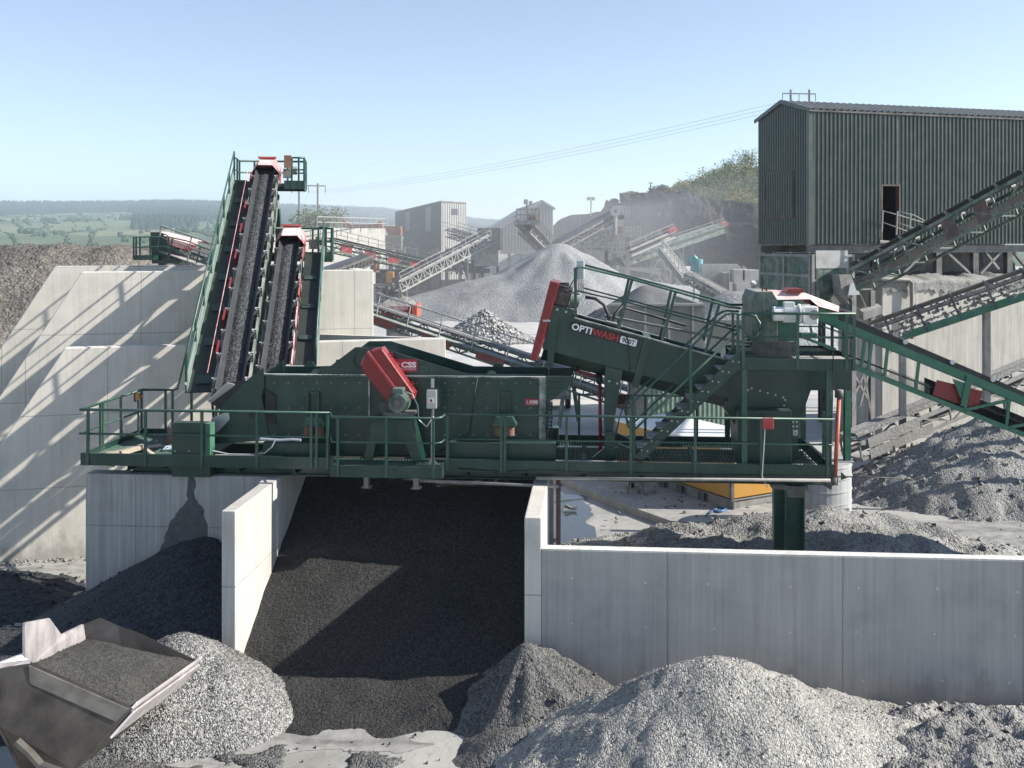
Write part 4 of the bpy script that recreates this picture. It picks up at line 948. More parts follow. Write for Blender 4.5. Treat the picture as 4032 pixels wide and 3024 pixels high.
for b in (SN-.01, SF+.03):
    mb = MB(); j = lambda x, y: V(pf(x,y,SN).x, b, pf(x,y,SN).z)
    mb.path([j(2930,1236), j(2880,1233), j(2858,1239), j(2835,1256), j(2490,1588), j(2470,1612), j(2466,1640), j(2470,1672), j(2486,1694), j(2500,1690), j(2912,1300)], .022, 8)
    build(mb, 'handrail', M['green_rail'], ST, smooth=True)
    for x, y0, y1 in ((2497,1585,1800),(2719,1370,1620),(2500+405,1238,1390)): build(MB().bar(j(x,y0), j(x,y1), .055, .07 if b < .5 else .05, (0,1,0)), 'rail_post', M['green_rail'], ST)

# ---------------------------------------------------------------- drive platform above the right end
UB0, UB1 = .08, 2.9
ua0, ua1 = pf(2927,1420,UB0).x, pf(3366,1420,UB0).x; uz = pf(3000,1412,UB0).z; ub = pf(3000,1457,UB0).z; ur = pf(3000,1234,UB0).z; um = pf(3000,1327,UB0).z
UP = thing('drive_platform', 'upper green drive platform with handrails on columns at the right end', 'platform', (ua0,1.5,DZ))
mb = MB(); channel(mb, (ua0,UB0,0), (ua1,UB0,0), ub, uz); channel(mb, (ua1,UB0,0), (ua1,UB1,0), ub, uz, inw=(-1,0,0)); channel(mb, (ua0,UB1,0), (ua1,UB1,0), ub, uz, inw=(0,-1,0)); build(mb, 'fascia', M['green'], UP)
mb = MB(); grating(mb, ua0+.03, ua1-.03, UB0+.03, UB1-.03, uz-.04, .07, .25); build(mb, 'floor_grating', M['mesh_grate'], UP)
p0 = pf(3240,1405,UB0+.3); build(MB().box(p0.x-.6, ua1-.12, UB0+.15, UB0+.7, uz-.035, uz-.01), 'floor_plate', M['steel_dusty'], UP)
mb = MB()
for z, r in ((ur,.024),(um,.018)):
    mb.path([(ua0-.02,UB0,z),(ua1-.01,UB0,z),(ua1-.01,UB1,z)], r, 8); mb.path([(ua0,UB1,z),(ua1,UB1,z)], r, 8)
mb.path([(ua0+.02,UB0+.02,ur-.02),(ua0+.25,UB0+.05,ur-.06),(ua0+.34,UB0+.05,ur-.2),(ua0+.32,UB0+.05,ur-.42),(ua0+.1,UB0+.04,um-.1)], .02, 8)
mb.path([(ua0+.02,UB0+.3,ur-.02),(ua0+.3,UB0+.35,ur-.06),(ua0+.4,UB0+.35,ur-.2),(ua0+.38,UB0+.35,ur-.42),(ua0+.1,UB0+.34,um-.1)], .02, 8)
build_split(mb, 'handrail', M['green_rail'], UP, 1, True)
for x in (2926, 3140, 3333, 3362):
    a = pf(x,1330,UB0).x; build(MB().bar((a,UB0-.014,ub+.03), (a,UB0-.014,ur-.02), .06, .05, (0,1,0)), 'rail_post', M['green_rail'], UP)
for b in (1.0, 2.0, UB1): build(MB().bar((ua1-.014,b,ub+.03), (ua1-.014,b,ur-.02), .06, .05, (0,1,0)), 'rail_post', M['green_rail'], UP)
for a, b in ((pf(2930,1600,.14).x,.14),(pf(3265,1600,.14).x,.2),(pf(2930,1600,.14).x,2.75),(pf(3265,1600,.14).x,2.75)):
    build(MB().ibeam((a,b,DZ), (a,b,ub-.003), .11, .11, .014), 'column', M['green_rail'], UP)
# hopper under the drive platform
HP = thing('hopper', 'dark green steel hopper under the drive platform with a bolted hatch', 'hopper', (pf(3020,1800,1.2).x,1.4,DZ))
hp = [(2862,1459),(3350,1459),(3350,1537),(3193,1537),(3148,1661),(3142,1812),(2910,1812),(2905,1690),(2850,1602)]
q = [pf(x, y, .95) for x, y in hp]; q = [V(p.x, p.y, min(p.z, ub-.004)) for p in q]
build(MB().prism(q, (0,1.25,0)), 'hopper_body', M['green'], HP)
ht = [(2948,1526),(2960,1523),(3098,1562),(3094,1600),(3082,1618),(2944,1616)]
hh = build(MB().prism([pf(x, y, .94) for x, y in ht], (0,.008,0)), 'hatch', M['green'], HP)
mb = MB()
for x, y in ((2946,1536),(2960,1529),(2993,1539),(3023,1548),(3054,1556),(3084,1565),(3092,1575),(3088,1597),(3082,1613)): p = pf(x, y, .93); mb.tube(p, p+V(0,.01,0), .02, 8)
build_split(mb, 'bolt', M['galv'], hh)
p, q = pf(2905,1815,.5), pf(3118,1618,.5)
tk = thing('tank_box', 'tall dark green panelled box below the hopper at the walkway', 'tank', ((p.x+q.x)/2,.7,DZ))
build(MB().box(p.x, q.x, .5, .93, DZ, q.z), 'box_body', M['green'], tk, bevel=.01)
mb = MB(); p1, q1 = pf(3119,1722,.5), pf(3145,1655,.5); mb.box(q.x+.004, q.x+.16, .5, .52, p1.z, q1.z); hb = build(mb, 'hinge_plate', M['green_rail'], tk)
mb = MB()
for x in (3124, 3138):
    for y in (1662, 1679, 1696): c = pf(x, y, .49); mb.tube(c, c+V(0,.01,0), .02, 8)
build_split(mb, 'bolt', M['galv'], hb)
c = pf(3132,1706,.45); build(MB().ring((c.x,.45,c.z), (0,1,0), .02, .05, .04, 12), 'valve', M['galv'], tk)
p, q = pf(2980,1690,2.3), pf(2850,1540,2.3)
jb = thing('junction_box', 'dull red junction box on a front rail post at the right', 'switch box', (pf(3024,1668,-.05).x,-.05,DZ)); p, q = pf(3002,1689,-.03), pf(3046,1646,-.03)
build(MB().box(p.x, q.x, -.06, .0, p.z, q.z), 'box_body', M['red_dusty'], jb, bevel=.01); build(MB().path([(p.x+.05,-.04,p.z),(p.x+.02,-.05,p.z-.5),(p.x-.01,-.05,DZ-.1),(p.x+.1,-.04,3.35)], .012, 6), 'cable', M['galv'], jb)
# orange red downpipe at the end of the platform
OP = thing('down_pipe', 'orange red downpipe at the right end of the platform', 'pipe', (AE+.1,.3,3.3))
build(MB().tube(pf(3304,1560,.35), pf(3288,1885,.0), .044, 12), 'pipe_run', M['orange'], OP, smooth=True)
mb = MB().tube(pf(3304,1535,.35), pf(3304,1566,.35), .09, 12); mb.path([pf(3288,1878,.0), pf(3284,1905,.0), pf(3272,1912,.0), pf(3252,1900,.0)], .075, 10); build_split(mb, 'elbow', M['steel_dark'], OP, 1, True)
build(MB().path([pf(3279,1300,.05), pf(3281,1450,.05), pf(3275,1700,.05), pf(3268,1890,.0)], .013, 6), 'cable', M['black_rubber'], OP)

# ---------------------------------------------------------------- feed conveyor from the right with its drive head
FC = thing('feed_conveyor', 'green feed conveyor with black belt and red hood coming in from the right', 'conveyor', (pf(3600,1600,1.3).x,1.3,3.5))
b0, b1 = .95, 2.0
def ln(x, p, q): return p[1]+(q[1]-p[1])*(x-p[0])/(q[0]-p[0])
T0, T1 = (3371,1259), (4032,1543); Lw0, Lw1 = (3369,1448), (4032,1712); XE = 4700
belt = [(3230,ln(3230,T0,T1)),(XE,ln(XE,T0,T1)),(XE,ln(XE,T0,T1)+38),(3230,ln(3230,T0,T1)+30)]
mb = MB(); q = [pf(x, y, b0) for x, y in belt]
prof = [(0,0,0),(.22,-.17,0),(.52,-.22,0),(.83,-.17,0),(1.05,0,0)]
vs = []
for e in (q[0], q[1]):
    for b, z, _ in prof: vs.append(V(e.x, b0+b, e.z+z))
    for b, z, _ in prof: vs.append(V(e.x, b0+b, e.z+z-.04))
fs = [(i,i+1,i+11,i+10) for i in range(4)]+[(i+5,i+15,i+16,i+6) for i in range(4)]+[(0,10,15,5),(4,9,19,14)]
mb.add(vs, fs); mb.prism([p+V(0,-.012,0) for p in q], (0,.01,0)); q2 = [pf(3160,1330,b0+.1), pf(XE,ln(XE,(3160,1330),(4032,1668)),b0+.1)]
mb.bar(q2[0]+V(0,.42,0), q2[1]+V(0,.42,0), .8, .03); build(mb, 'belt', M['black_rubber'], FC)
mb = MB()
def seg(p, q, h=.09, w=.06, b=b0-.03): mb.bar(pf(*p, b), pf(*q, b), w, h)
for b in (b0-.03, b1+.03):
    mb.bar(pf(3215,1240,b0) + V(0,b-b0,0), pf(XE,ln(XE,(3290,1290),(4032,1588)),b0)+V(0,b-b0,0), .07, .17)
    lo0, lo1 = pf(3300,ln(3300,Lw0,Lw1),b0), pf(XE,ln(XE,Lw0,Lw1),b0); mb.bar(lo0+V(0,b-b0,0), lo1+V(0,b-b0,0), .07, .10)
for k, x in enumerate((3404,3432,3495,3618,3812,3975,4140,4320,4500)):
    seg((x,ln(x,(3290,1290),(4032,1588))), (x-14,ln(x-14,Lw0,Lw1)), .06, .05)
for x0, x1 in ((3806,3980),(3980,4160),(4160,4330)): seg((x0-10,ln(x0,Lw0,Lw1)-8), (x1,ln(x1,(3290,1290),(4032,1588))+8), .06, .05, b0-.04)
build(mb, 'truss_frame', M['green_bright'], FC)
mb = MB()
for x in (3563,3748,3907,4060,4220): p = pf(x, ln(x,T0,T1)+4, b0-.03); mb.tube(p+V(0,-.05,0), p+V(0,.3,-.05), .05, 12)
build_split(mb, 'idler', M['galv'], FC)
mb = MB()                                               # wire mesh guard
for i in range(64):
    x = 3370+i*4.6
    if x > 3660: break
    mb.bar(pf(x, ln(x,Lw0,Lw1)-52 if x > 3500 else ln(x,Lw0,Lw1)-22, b0-.01), pf(x, ln(x,Lw0,Lw1), b0-.01), .006)
for j in range(9):
    mb.bar(pf(3370 if j < 4 else 3500, ln(3370 if j < 4 else 3500,Lw0,Lw1)-j*5.8, b0-.012), pf(3660, ln(3660,Lw0,Lw1)-j*5.8, b0-.012), .006)
build(mb, 'mesh_guard', M['green_dusty'], FC)
uA, uB = pf(3300,ln(3300,Lw0,Lw1)+4,b0), pf(XE,ln(XE,Lw0,Lw1)+4,b0); mb = MB().prism([uA+V(0,.03,0), uB+V(0,.03,0), uB+V(0,1.02,0), uA+V(0,1.02,0)], (0,0,-.03)); uC = [pf(3640,ln(3640,Lw0,Lw1)-70,b1), pf(XE,ln(XE,Lw0,Lw1)-70,b1), pf(XE,ln(XE,Lw0,Lw1),b1), pf(3640,ln(3640,Lw0,Lw1),b1)]; mb.prism(uC, (0,.02,0)); build(mb, 'under_tray', M['steel_dark'], FC)
rp = [(3690,1496),(3870,1540),(3848,1615),(3672,1556)]
build(MB().prism([pf(x, y, b0+.02) for x, y in rp], (0,.02,0)), 'red_guard', M['red'], FC)
gp = [(3752,1492),(3808,1510),(3806,1572),(3782,1568)]
build(MB().prism([pf(x, y, b0-.09) for x, y in gp], (0,.03,0)).bar(pf(3818,1480,b0-.1), pf(3792,1600,b0-.1), .12, .05, (0,1,0)), 'hinge_plate', M['green_bright'], FC)
# head: octagonal box, hood, motor and gearbox
hb = [(2962,1182),(2977,1148),(3040,1148),(3061,1180),(3061,1345),(2985,1352),(2962,1330)]
hx = build(MB().prism([pf(x, y, .62) for x, y in hb], (0,1.5,0)), 'head_box', M['green_dusty'], FC, bevel=.008)
q = pf(2995,1345,.62); p = pf(3130,1408,.62); build(MB().box(q.x, p.x, .6, 2.0, p.z, q.z), 'chute', M['steel_dark'], FC)
hd = [(3040,1146),(3166,1152),(3303,1204),(3300,1226),(3222,1204),(3190,1176),(3061,1178)]
hl = [pf(x, y, .64) for x, y in ((3061,1180),(3190,1178),(3222,1206),(3302,1228))]; hu = [pf(x, y, .98) for x, y in ((3040,1147),(3166,1152),(3250,1184),(3305,1206))]
hf = [p+V(0,.78,0) for p in hu]; hg = [p+V(0,1.46,0) for p in hl]
build(MB().add(hl+hu+hf+hg, [(k+4*j,k+1+4*j,k+5+4*j,k+4+4*j) for j in range(3) for k in range(3)]+[(0,4,8,12),(3,15,11,7)]), 'hood', M['hood_red'], FC)
p, q = pf(3063,1280,.7), pf(3148,1178,.7); build(MB().box(p.x, q.x, .72, .76, p.z-.6, q.z-.02), 'side_plate', M['green_bright'], FC)
bp = [(3200,1205),(3300,1232),(3300,1282),(3215,1262)]; build(MB().prism([pf(x, y, .78) for x, y in bp], (0,.04,0)), 'skirt_plate', M['green_bright'], FC)
mb = MB(); c = pf(3095,1236,.38); r = .15
mb.tube((c.x-.26,.38,c.z), (c.x+.24,.38,c.z), r, 22)
for k in range(24): t = 6.283*k/24; mb.bar((c.x-.05,.38+(r+.012)*math.cos(t),c.z+(r+.012)*math.sin(t)), (c.x+.22,.38+(r+.012)*math.cos(t),c.z+(r+.012)*math.sin(t)), .01, .03, (0,math.cos(t),math.sin(t)))
mt = build(mb, 'motor', M['white_paint'], FC)
build(MB().box(c.x-.05, c.x+.16, .28, .48, c.z+.15, c.z+.25), 'terminal_box', M['white_paint'], mt, bevel=.01); build(MB().ring((c.x+.25,.38,c.z), (1,0,0), .05, .21, .04, 20), 'coupling_flange', M['white_paint'], mt)
p, q = pf(3163,1278,.3), pf(3222,1207,.3); gb = build(MB().box(p.x, q.x, .28, .62, p.z, q.z), 'gearbox', M['white_paint'], FC, bevel=.03)
c = pf(3206,1240,.27); build(MB().ring((c.x,.25,c.z), (0,1,0), .035, .10, .03, 18).tube((c.x,.24,c.z), (c.x,.28,c.z), .03, 10), 'shaft_collar', M['steel_dusty'], gb)
mb = MB().bar(pf(3190,1282,.4), pf(3200,1330,.4), .12, .03).bar(pf(3170,1330,.4), pf(3290,1375,.45), .08, .05).box(pf(3150,1,.4).x, pf(3215,1,.4).x, .3, .6, pf(3150,1325,.4).z, pf(3150,1312,.4).z); build(mb, 'torque_arm', M['green_bright'], FC)
c = pf(3010,1142,.8); build(MB().ring((c.x,.8,c.z), (0,1,0), .03, .06, .02, 12), 'lifting_eye', M['red'], FC)
build(MB().box(pf(3098,1,.9).x, pf(3160,1,.9).x, .8, 1.5, pf(3100,1150,.9).z-.01, pf(3100,1137,.9).z), 'red_lid', M['red'], FC)
frame(ID)
# ================================================================ generic lattice conveyor (world frame)
def conveyor(name, label, p0, p1, width=.9, depth=.5, mat='green', beltmat='belt', load=None, rail=0, panels=(), legs=(), head=None, nx=None, ext=(0,0), group=None, chord=.07, rails='green_rail', pan_mat='red', idl=True, side_sign=-1, cat='conveyor', legmat=None, lattice=True, postgap=2.0):
    p0, p1 = Vector(p0), Vector(p1); d = (p1-p0); Lg = d.length; dn = d.normalized(); sd_ = Vector((-dn.y, dn.x, 0)).normalized()
    if (sd_.y > 0): sd_ = -sd_                           # sd_ points to the near (camera) side
    un = dn.cross(sd_); un = un if un.z > 0 else -un
    gz_ = min(p0.z, p1.z)
    T = thing(name, label, cat, (p0.x, p0.y, max(0, gz_-1)), group)
    def at(t, s, u): return p0+d*t+sd_*(width/2*s)+un*u
    mb = MB()
    for s in (-1, 1):
        mb.bar(at(0,s,0), at(1,s,0), chord, chord*1.5, un); mb.bar(at(0,s,-depth), at(1,s,-depth), chord, chord*1.2, un)
    n = nx or max(3, int(Lg/(depth*1.6)))
    if lattice:
        for s in (-1, 1):
            for k in range(n):
                a, b = k/n, (k+1)/n; mb.bar(at(a,s,0), at(a,s,-depth), chord*.7); mb.bar(at(a,s,-depth if k % 2 else 0), at(b,s,0 if k % 2 else -depth), chord*.6)
        for k in range(n+1): mb.bar(at(k/n,-1,-depth), at(k/n,1,-depth), chord*.7)
    build(mb, 'frame', M[mat], T)
    h = .12*width/.9+.04
    vs = []
    for t in (0, 1):
        for s, u in ((-.95,h+.10),(-.45,h),(.45,h),(.95,h+.10)): vs.append(at(t,s,u))
        for s, u in ((-.95,h+.07),(-.45,h-.03),(.45,h-.03),(.95,h+.07)): vs.append(at(t,s,u))
    mb = MB().add(vs, [(i,i+1,i+9,i+8) for i in range(3)]+[(i+4,i+12,i+13,i+5) for i in range(3)]+[(0,8,12,4),(3,7,15,11)])
    mb.bar(at(.01,0,-depth*.55), at(.99,0,-depth*.55), width*.8, .02, un); build(mb, 'belt', M[beltmat], T)
    if load:
        mb = MB(); k = 60; rn = random.Random(k)
        for i in range(k+1):
            t = .02+.95*i/k
            for s in (-.5,-.25,0,.25,.5): mb.v.append(at(t,s,h+.012+(.07 if abs(s) < .1 else .045 if abs(s) < .3 else .0)+rn.uniform(-.008,.012)))
        for i in range(k):
            for j in range(4): mb.f.append([i*5+j,i*5+j+1,(i+1)*5+j+1,(i+1)*5+j]); mb.m.append(0)
        build(mb, 'belt_load', M[load], T, smooth=True)
    if idl:
        mb = MB(); m = min(24 if (p0.y+p1.y)/2 < 60 else 48, max(4, int(Lg/1.1)))
        for k in range(m):
            t = (k+.5)/m
            for s in (-1, 1):
                mb.tube(at(t,s*.55,h-.05), at(t,s*1.1,h+.04), .045, 6); mb.bar(at(t,s,.02), at(t,s*1.08,h+.02), .03)
        build_split(mb, 'idler', M['steel_dusty'] if mat != 'green' else M['galv'], T, 2)
    if rail:
        for s in ((1,-1) if rail == 2 else (side_sign*-1,)):
            w = 1+1.3/width*2*.42; mb = MB()
            for u, r in ((1.1,.03),(.6,.024)): mb.bar(at(0,s*w,u), at(1,s*w,u), r*2)
            m = max(2, int(Lg/postgap))
            for k in range(m+1): mb.bar(at(k/m,s*w,-.05), at(k/m,s*w,1.1), .05)
            build(mb, 'handrail', M[rails], T)
            mb = MB(); a, b = at(0,s*1.05,-.03), at(1,s*1.05,-.03); c, e = at(1,s*w,-.03), at(0,s*w,-.03)
            mb.prism([a, b, c, e], un*-.05); build(mb, 'walkway', M[mat], T)
    for a, b in panels:
        mb = MB(); s = 1.04
        mb.prism([at(a,s,-depth*.12), at(b,s,-depth*.12), at(b,s,-depth*.92), at(a,s,-depth*.92)], -sd_*.03); build(mb, 'red_panel', M[pan_mat], T)
    for t, gzz in legs:
        mb = MB(); wl = width*.9/2
        for s in (-1, 1): a = at(t,s,-depth); mb.bar(a, V(a.x+sd_.x*s*.5, a.y+sd_.y*s*.5, gzz), .14)
        a0, a1 = at(t,-1,-depth), at(t,1,-depth); m_ = (a0.z-gzz)
        if m_ > 2:
            mb.bar(a0-V(0,0,m_*.5), a1-V(0,0,m_*.5), .09); mb.bar(a0-V(0,0,m_*.1), a1-V(0,0,m_*.5), .07); mb.bar(a1-V(0,0,m_*.55), a0-V(0,0,m_*.95), .07)
        build(mb, 'trestle', M[legmat or mat], T)
    if head:
        mb = MB(); hl = 1.1*width
        a = [at(1,0,0)+dn*x+un*u for x, u in ((-hl*.6,.32),(-hl*.1,.62),(hl*.45,.5),(hl*.6,-.1),(hl*.3,-.3),(-hl*.6,-.1))]
        mb.prism([p-sd_*width*.62 for p in a], sd_*width*1.24); build(mb, 'head_guard', M[head], T)
    return T, at, un, dn, sd_

M['walk_dark'] = paint('shaded_walkway_mesh', (.008,.02,.016), .6, amount=.05)  # colour darkened for the shadow the belt casts on the walkway
M['pale_rail'] = paint('sunlit_pale_green', (.20,.29,.25), .4, amount=.4)  # pale tone paints in the stringer's sunlit top
# ---------------------------------------------------------------- the two steep conveyors behind the screen
def steep(label, bpx, bY, tpx, tY, width, walk_side, guards, tail):
    p0, p1 = P(*bpx, bY), P(*tpx, tY)
    d = p1-p0; dn = d.normalized(); rt = Vector((dn.y, -dn.x, 0)).normalized(); un = rt.cross(dn)
    if un.z < 0: un = -un
    p0 = p0-d*tail
    T = thing('steep_conveyor', label, 'conveyor', (p0.x, p0.y, 3), None)
    d = p1-p0; Lg = d.length
    def at(t, s, u): return p0+d*t+rt*(width/2*s)+un*u
    # channel frame with lattice
    mb = MB(); n = int(Lg/.9)
    for s in (-1.25, 1.25):
        mb.bar(at(0,s,-.05), at(1,s,-.05), .06, .16, un); mb.bar(at(0,s,-.75), at(1,s,-.75), .07, .10, un)
        for k in range(n): mb.bar(at(k/n,s,-.05), at(k/n,s,-.75), .05); mb.bar(at(k/n,s,-.75 if k % 2 else -.1), at((k+1)/n,s,-.1 if k % 2 else -.75), .045)
    for k in range(n+1): mb.bar(at(k/n,-1.25,-.75), at(k/n,1.25,-.75), .05)
    build(mb, 'frame', M['green_dusty'], T)
    prof = [(-1.0,.30),(-.93,.28),(-.62,.10),(-.3,.03),(.3,.03),(.62,.10),(.93,.28),(1.0,.30)]
    mb = MB(); vs = []
    for t in (0, 1): vs += [at(t,s,u) for s, u in prof]+[at(t,s,u-.025) for s, u in prof]
    k = len(prof); mb.add(vs, [(i,i+1,i+1+2*k,i+2*k) for i in range(k-1)]+[(i+k,i+3*k,i+1+3*k,i+1+k) for i in range(k-1)]+[(0,2*k,3*k,k),(k-1,2*k-1,4*k-1,3*k-1)])
    mb.bar(at(0,0,-.6), at(1,0,-.6), width*.9, .02, un); build(mb, 'belt', M['belt'], T)
    mb = MB(); m = int(Lg/.07); rn = random.Random(9); S5 = (-.62,-.31,0,.31,.62); H5 = (.12,.165,.18,.165,.12)
    for i in range(m+1):
        for s, u in zip(S5, H5): mb.v.append(at(.02+.96*i/m, s+rn.uniform(-.03,.03), u+rn.uniform(-.009,.009)))
    for i in range(m):
        for j in range(4): mb.f.append([i*5+j,i*5+j+1,i*5+j+6,i*5+j+5]); mb.m.append(0)
    build(mb, 'belt_load', M['belt_gravel'], T)
    # idler sets
    m = int(Lg/1.0)
    mb = MB(); mb2 = MB()
    for i in range(m):
        t = (i+.4)/m
        for s in (-1, 1):
            mb.tube(at(t,s*.66,.02), at(t,s*1.18,.27), .055, 8)
            mb2.bar(at(t,s*1.3,-.02), at(t,s*1.3,.3), .05); mb2.bar(at(t,s*.6,-.06), at(t,s*1.3,-.02), .05)
    build_split(mb, 'idler', M['galv'], T); build_split(mb2, 'idler_bracket', M['steel_dusty'], T, 2)
    for g in guards:
        s = -1.38 if walk_side < 0 else 1.38
        build(MB().bar(at(g,s,.10), at(g+.045,s,.10), .05, .36, un), 'nip_guard', M['red'], T)
    if walk_side > 0:
        for ga, gb_ in ((.10,.30),(.34,.52),(.57,.72),(.88,.97)): build(MB().bar(at(ga,1.36,.02), at(gb_,1.36,.02), .03, .2, un), 'side_guard', M['hood_red'] if ga < .5 else M['red_dusty'], T)
    # red hood over the head pulley
    hw = 1.42
    sec = [(-hw,-.35),(-hw,.18),(-.78,.46),(.78,.46),(hw,.18),(hw,-.35)]
    mb = MB(); a = [at(1,s,u)-dn*.15 for s, u in sec]; hdir = Vector((dn.x,dn.y,0)).normalized()
    q = [p+hdir*1.1+Vector((0,0,.30)) for p in a]
    mb.add(a+q, [(i,i+1,i+7,i+6) for i in range(5)]+[(6,7,8,9,10,11)]); mb.add([p-un*.02 for p in a]+[p-un*.02 for p in q], [(i,i+1,i+7,i+6) for i in range(1,4)])
    hood = build(mb, 'hood', M['hood_red'], T)
    lc = (q[2]+q[3])*.5; build(MB().bar(lc-rt*.3-hdir*.12+Vector((0,0,.02)), lc+rt*.3-hdir*.12+Vector((0,0,.02)), .2, .06), 'hood_lid', M['red_dusty'], hood)
    build(MB().tube(at(1,-1.2,-.15)+dn*.35, at(1,1.2,-.15)+dn*.35, .26, 14), 'head_pulley', M['black_rubber'], T)
    # walkway beside it, with its own railings
    w0_, w1_ = (1.5, 1.5+1.12/width) if walk_side > 0 else (-1.5, -1.5-1.12/width)
    lo = tail*.35/(1+tail)
    mb = MB(); mb.prism([at(lo,w0_,-.12), at(.985,w0_,-.12), at(.985,w1_,-.12), at(lo,w1_,-.12)], un*-.03)
    build(mb, 'walkway', M['walk_dark'], T)
    build(MB().bar(at(lo,w1_,-.02), at(.985,w1_,-.02), .05, .22, un), 'walkway_stringer', M['pale_rail'], T)
    mb = MB(); m = int(Lg/.55)
    for i in range(m):
        t = lo+(1-lo)*(i+.5)/m
        if i % 3 == 0 and t < .95: mb.prism([at(t,w0_*.9+w1_*.1,-.085), at(t+.028,w0_*.9+w1_*.1,-.085), at(t+.028,w0_*.3+w1_*.7,-.085), at(t,w0_*.3+w1_*.7,-.085)], un*.01)
    build_split(mb, 'grating_panel', M['green'], T)
    mb = MB(); up = Vector((0,0,1))
    for hgt, r in ((.88,.026),(.46,.02)):
        mb.path([at(lo,w1_,-.1)+up*hgt, at(1,w1_,-.1)+up*hgt], r, 8)
    build(mb, 'handrail', M['green_rail'], T, smooth=True)
    m = max(4, int(Lg/1.6))
    for i in range(m+1): t = lo+(1-lo)*i/m; build(MB().bar(at(t,w1_,-.15), at(t,w1_,-.1)+up*.88, .05), 'rail_post', M['green_rail'], T)
    return T, at, un, dn, rt, up
A, atA, unA, dnA, rtA, up = steep('tall steep conveyor rising highest behind the screen, gravel on its belt', (925,1440), 24.6, (1047,692), 34.0, .62, -1, (.12,.24,.37,.50,.63,.76,.93), .12)
mb = MB().path([atA(.05,-1.75,.3), atA(.97,-1.75,.35)], .009, 5); build(mb, 'pull_cord', M['hood_red'], A)
lo_ = .12*.35/1.12
build(MB().path([FP @ V(aE_,3.0,RZ), FP @ V(aE_+.12,3.02,RZ+.03), atA(lo_,-1.5-1.12/.62,-.1)+up*.88], .024, 8), 'lower_handrail', M['green_rail'], A, smooth=True)
# head platform of the tall conveyor
def head_platform(T, at, un, dn, lw, rw, zdrop, length, motor_side, back=.15):
    o = at(1,0,0); rt = (at(1,1,0)-at(1,-1,0)).normalized(); fw = Vector((dn.x,dn.y,0)).normalized()
    z0 = o.z-zdrop
    def q(s, f, z): return V(o.x+rt.x*s+fw.x*f, o.y+rt.y*s+fw.y*f, z0+z)
    mb = MB(); mb.prism([q(lw,-back,0), q(-.6,-back,0), q(-.6,length,0), q(lw,length,0)], (0,0,-.04)); mb.prism([q(.6,-back,0), q(rw,-back,0), q(rw,length,0), q(.6,length,0)], (0,0,-.04)); mb.prism([q(lw,length-.7,-.05), q(rw,length-.7,-.05), q(rw,length,-.05), q(lw,length,-.05)], (0,0,-.04)); build(mb, 'head_deck', M['green'], T)
    mb = MB()
    for a, b in ((q(lw,-back,.0),q(-.6,-back,.0)),(q(.6,-back,0),q(rw,-back,0)),(q(rw,-back,0),q(rw,length,0)),(q(rw,length,0),q(lw,length,0)),(q(lw,length,0),q(lw,-back,0))): mb.bar(a-V(0,0,.1), b-V(0,0,.1), .03, .28)
    build(mb, 'kick_plate', M['green'], T)
    mb = MB()
    for z, r in ((.80,.026),(.40,.02)): mb.path([q(lw,-back,z), q(lw,length,z), q(rw,length,z), q(rw,-back,z), q(.85,-back,z)], r, 8)
    build(mb, 'head_handrail', M['green_rail'], T, smooth=True)
    for s, f in ((lw,-back),(lw,length*.5),(lw,length),(lw*.5,length),(rw*.5,length),(rw,length),(rw,length*.5),(rw,-back),(.85,-back),(rw*.86,-back)): build(MB().bar(q(s,f,-.2), q(s,f,.80), .055), 'rail_post', M['green_rail'], T)
    mb = MB().tube(q(.75*motor_side,.25,.4), q(1.0*motor_side,.25,.4), .14, 14).bar(q(.55*motor_side,.25,.3), q(.85*motor_side,.25,.3), .26, .3); build(mb, 'gear_motor', M['steel_dusty'], T)
    return q
qA = head_platform(A, atA, unA, dnA, -1.0, 1.25, .20, 1.5, 1)
build(MB().bar(qA(.60,-.2,.66), qA(.84,-.2,.66), .06, .42), 'control_box', M['rust'], A)
for t in (.62, .93):                                    # trestles
    for s in (-1.25, 1.25):
        a = atA(t,s,-.8); build(MB().bar(a, V(a.x+(.5 if s > 0 else -.5), a.y+.3, 0), .18), 'trestle_leg', M['green'], A)
B, atB, unB, dnB, rtB, up = steep('shorter steep conveyor with a red hood just right of the tall one', (1082,1445), 25.3, (1142,972), 31.0, .60, 1, (), .12)
qB = head_platform(B, atB, unB, dnB, -.75, 1.25, .22, 1.2, 1)
for s in (-1.25, 1.25):
    a = atB(.9,s,-.8); build(MB().bar(a, V(a.x, a.y+.3, 0), .18), 'trestle_leg', M['green'], B)
# ================================================================ processing shed at the right
PHI = R(16); s0w = Vector((12.52, 43.0, 0)); sd1 = Vector((math.cos(PHI), math.sin(PHI), 0)); sw1 = Vector((-math.sin(PHI), math.cos(PHI), 0))
FS = Matrix.Translation(s0w) @ Matrix.Rotation(PHI, 4, 'Z')
def ps(x, y, w=0.0):
    d = Vector(((x-CX)/FPX, 1, -(y-HY)/FPX)); t = (w+s0w.dot(sw1))/(d.x*sw1.x+d.y*sw1.y)
    q = Vector((d.x*t, t, 0))-s0w
    return Vector((q.dot(sd1), w, CH+d.z*t))
def pg(x, y, s=0.0):                                    # on the gable plane
    d = Vector(((x-CX)/FPX, 1, -(y-HY)/FPX)); t = (s+s0w.dot(sd1))/(d.x*sd1.x+d.y*sd1.y)
    q = Vector((d.x*t, t, 0))-s0w
    return Vector((s, q.dot(sw1), CH+d.z*t))
frame(FS)
M['clad'] = paint('dark_green_cladding', (.045,.064,.054), .36, amount=.12)
M['roof'] = paint('grey_green_roof', (.10,.115,.11), .4, amount=.35)
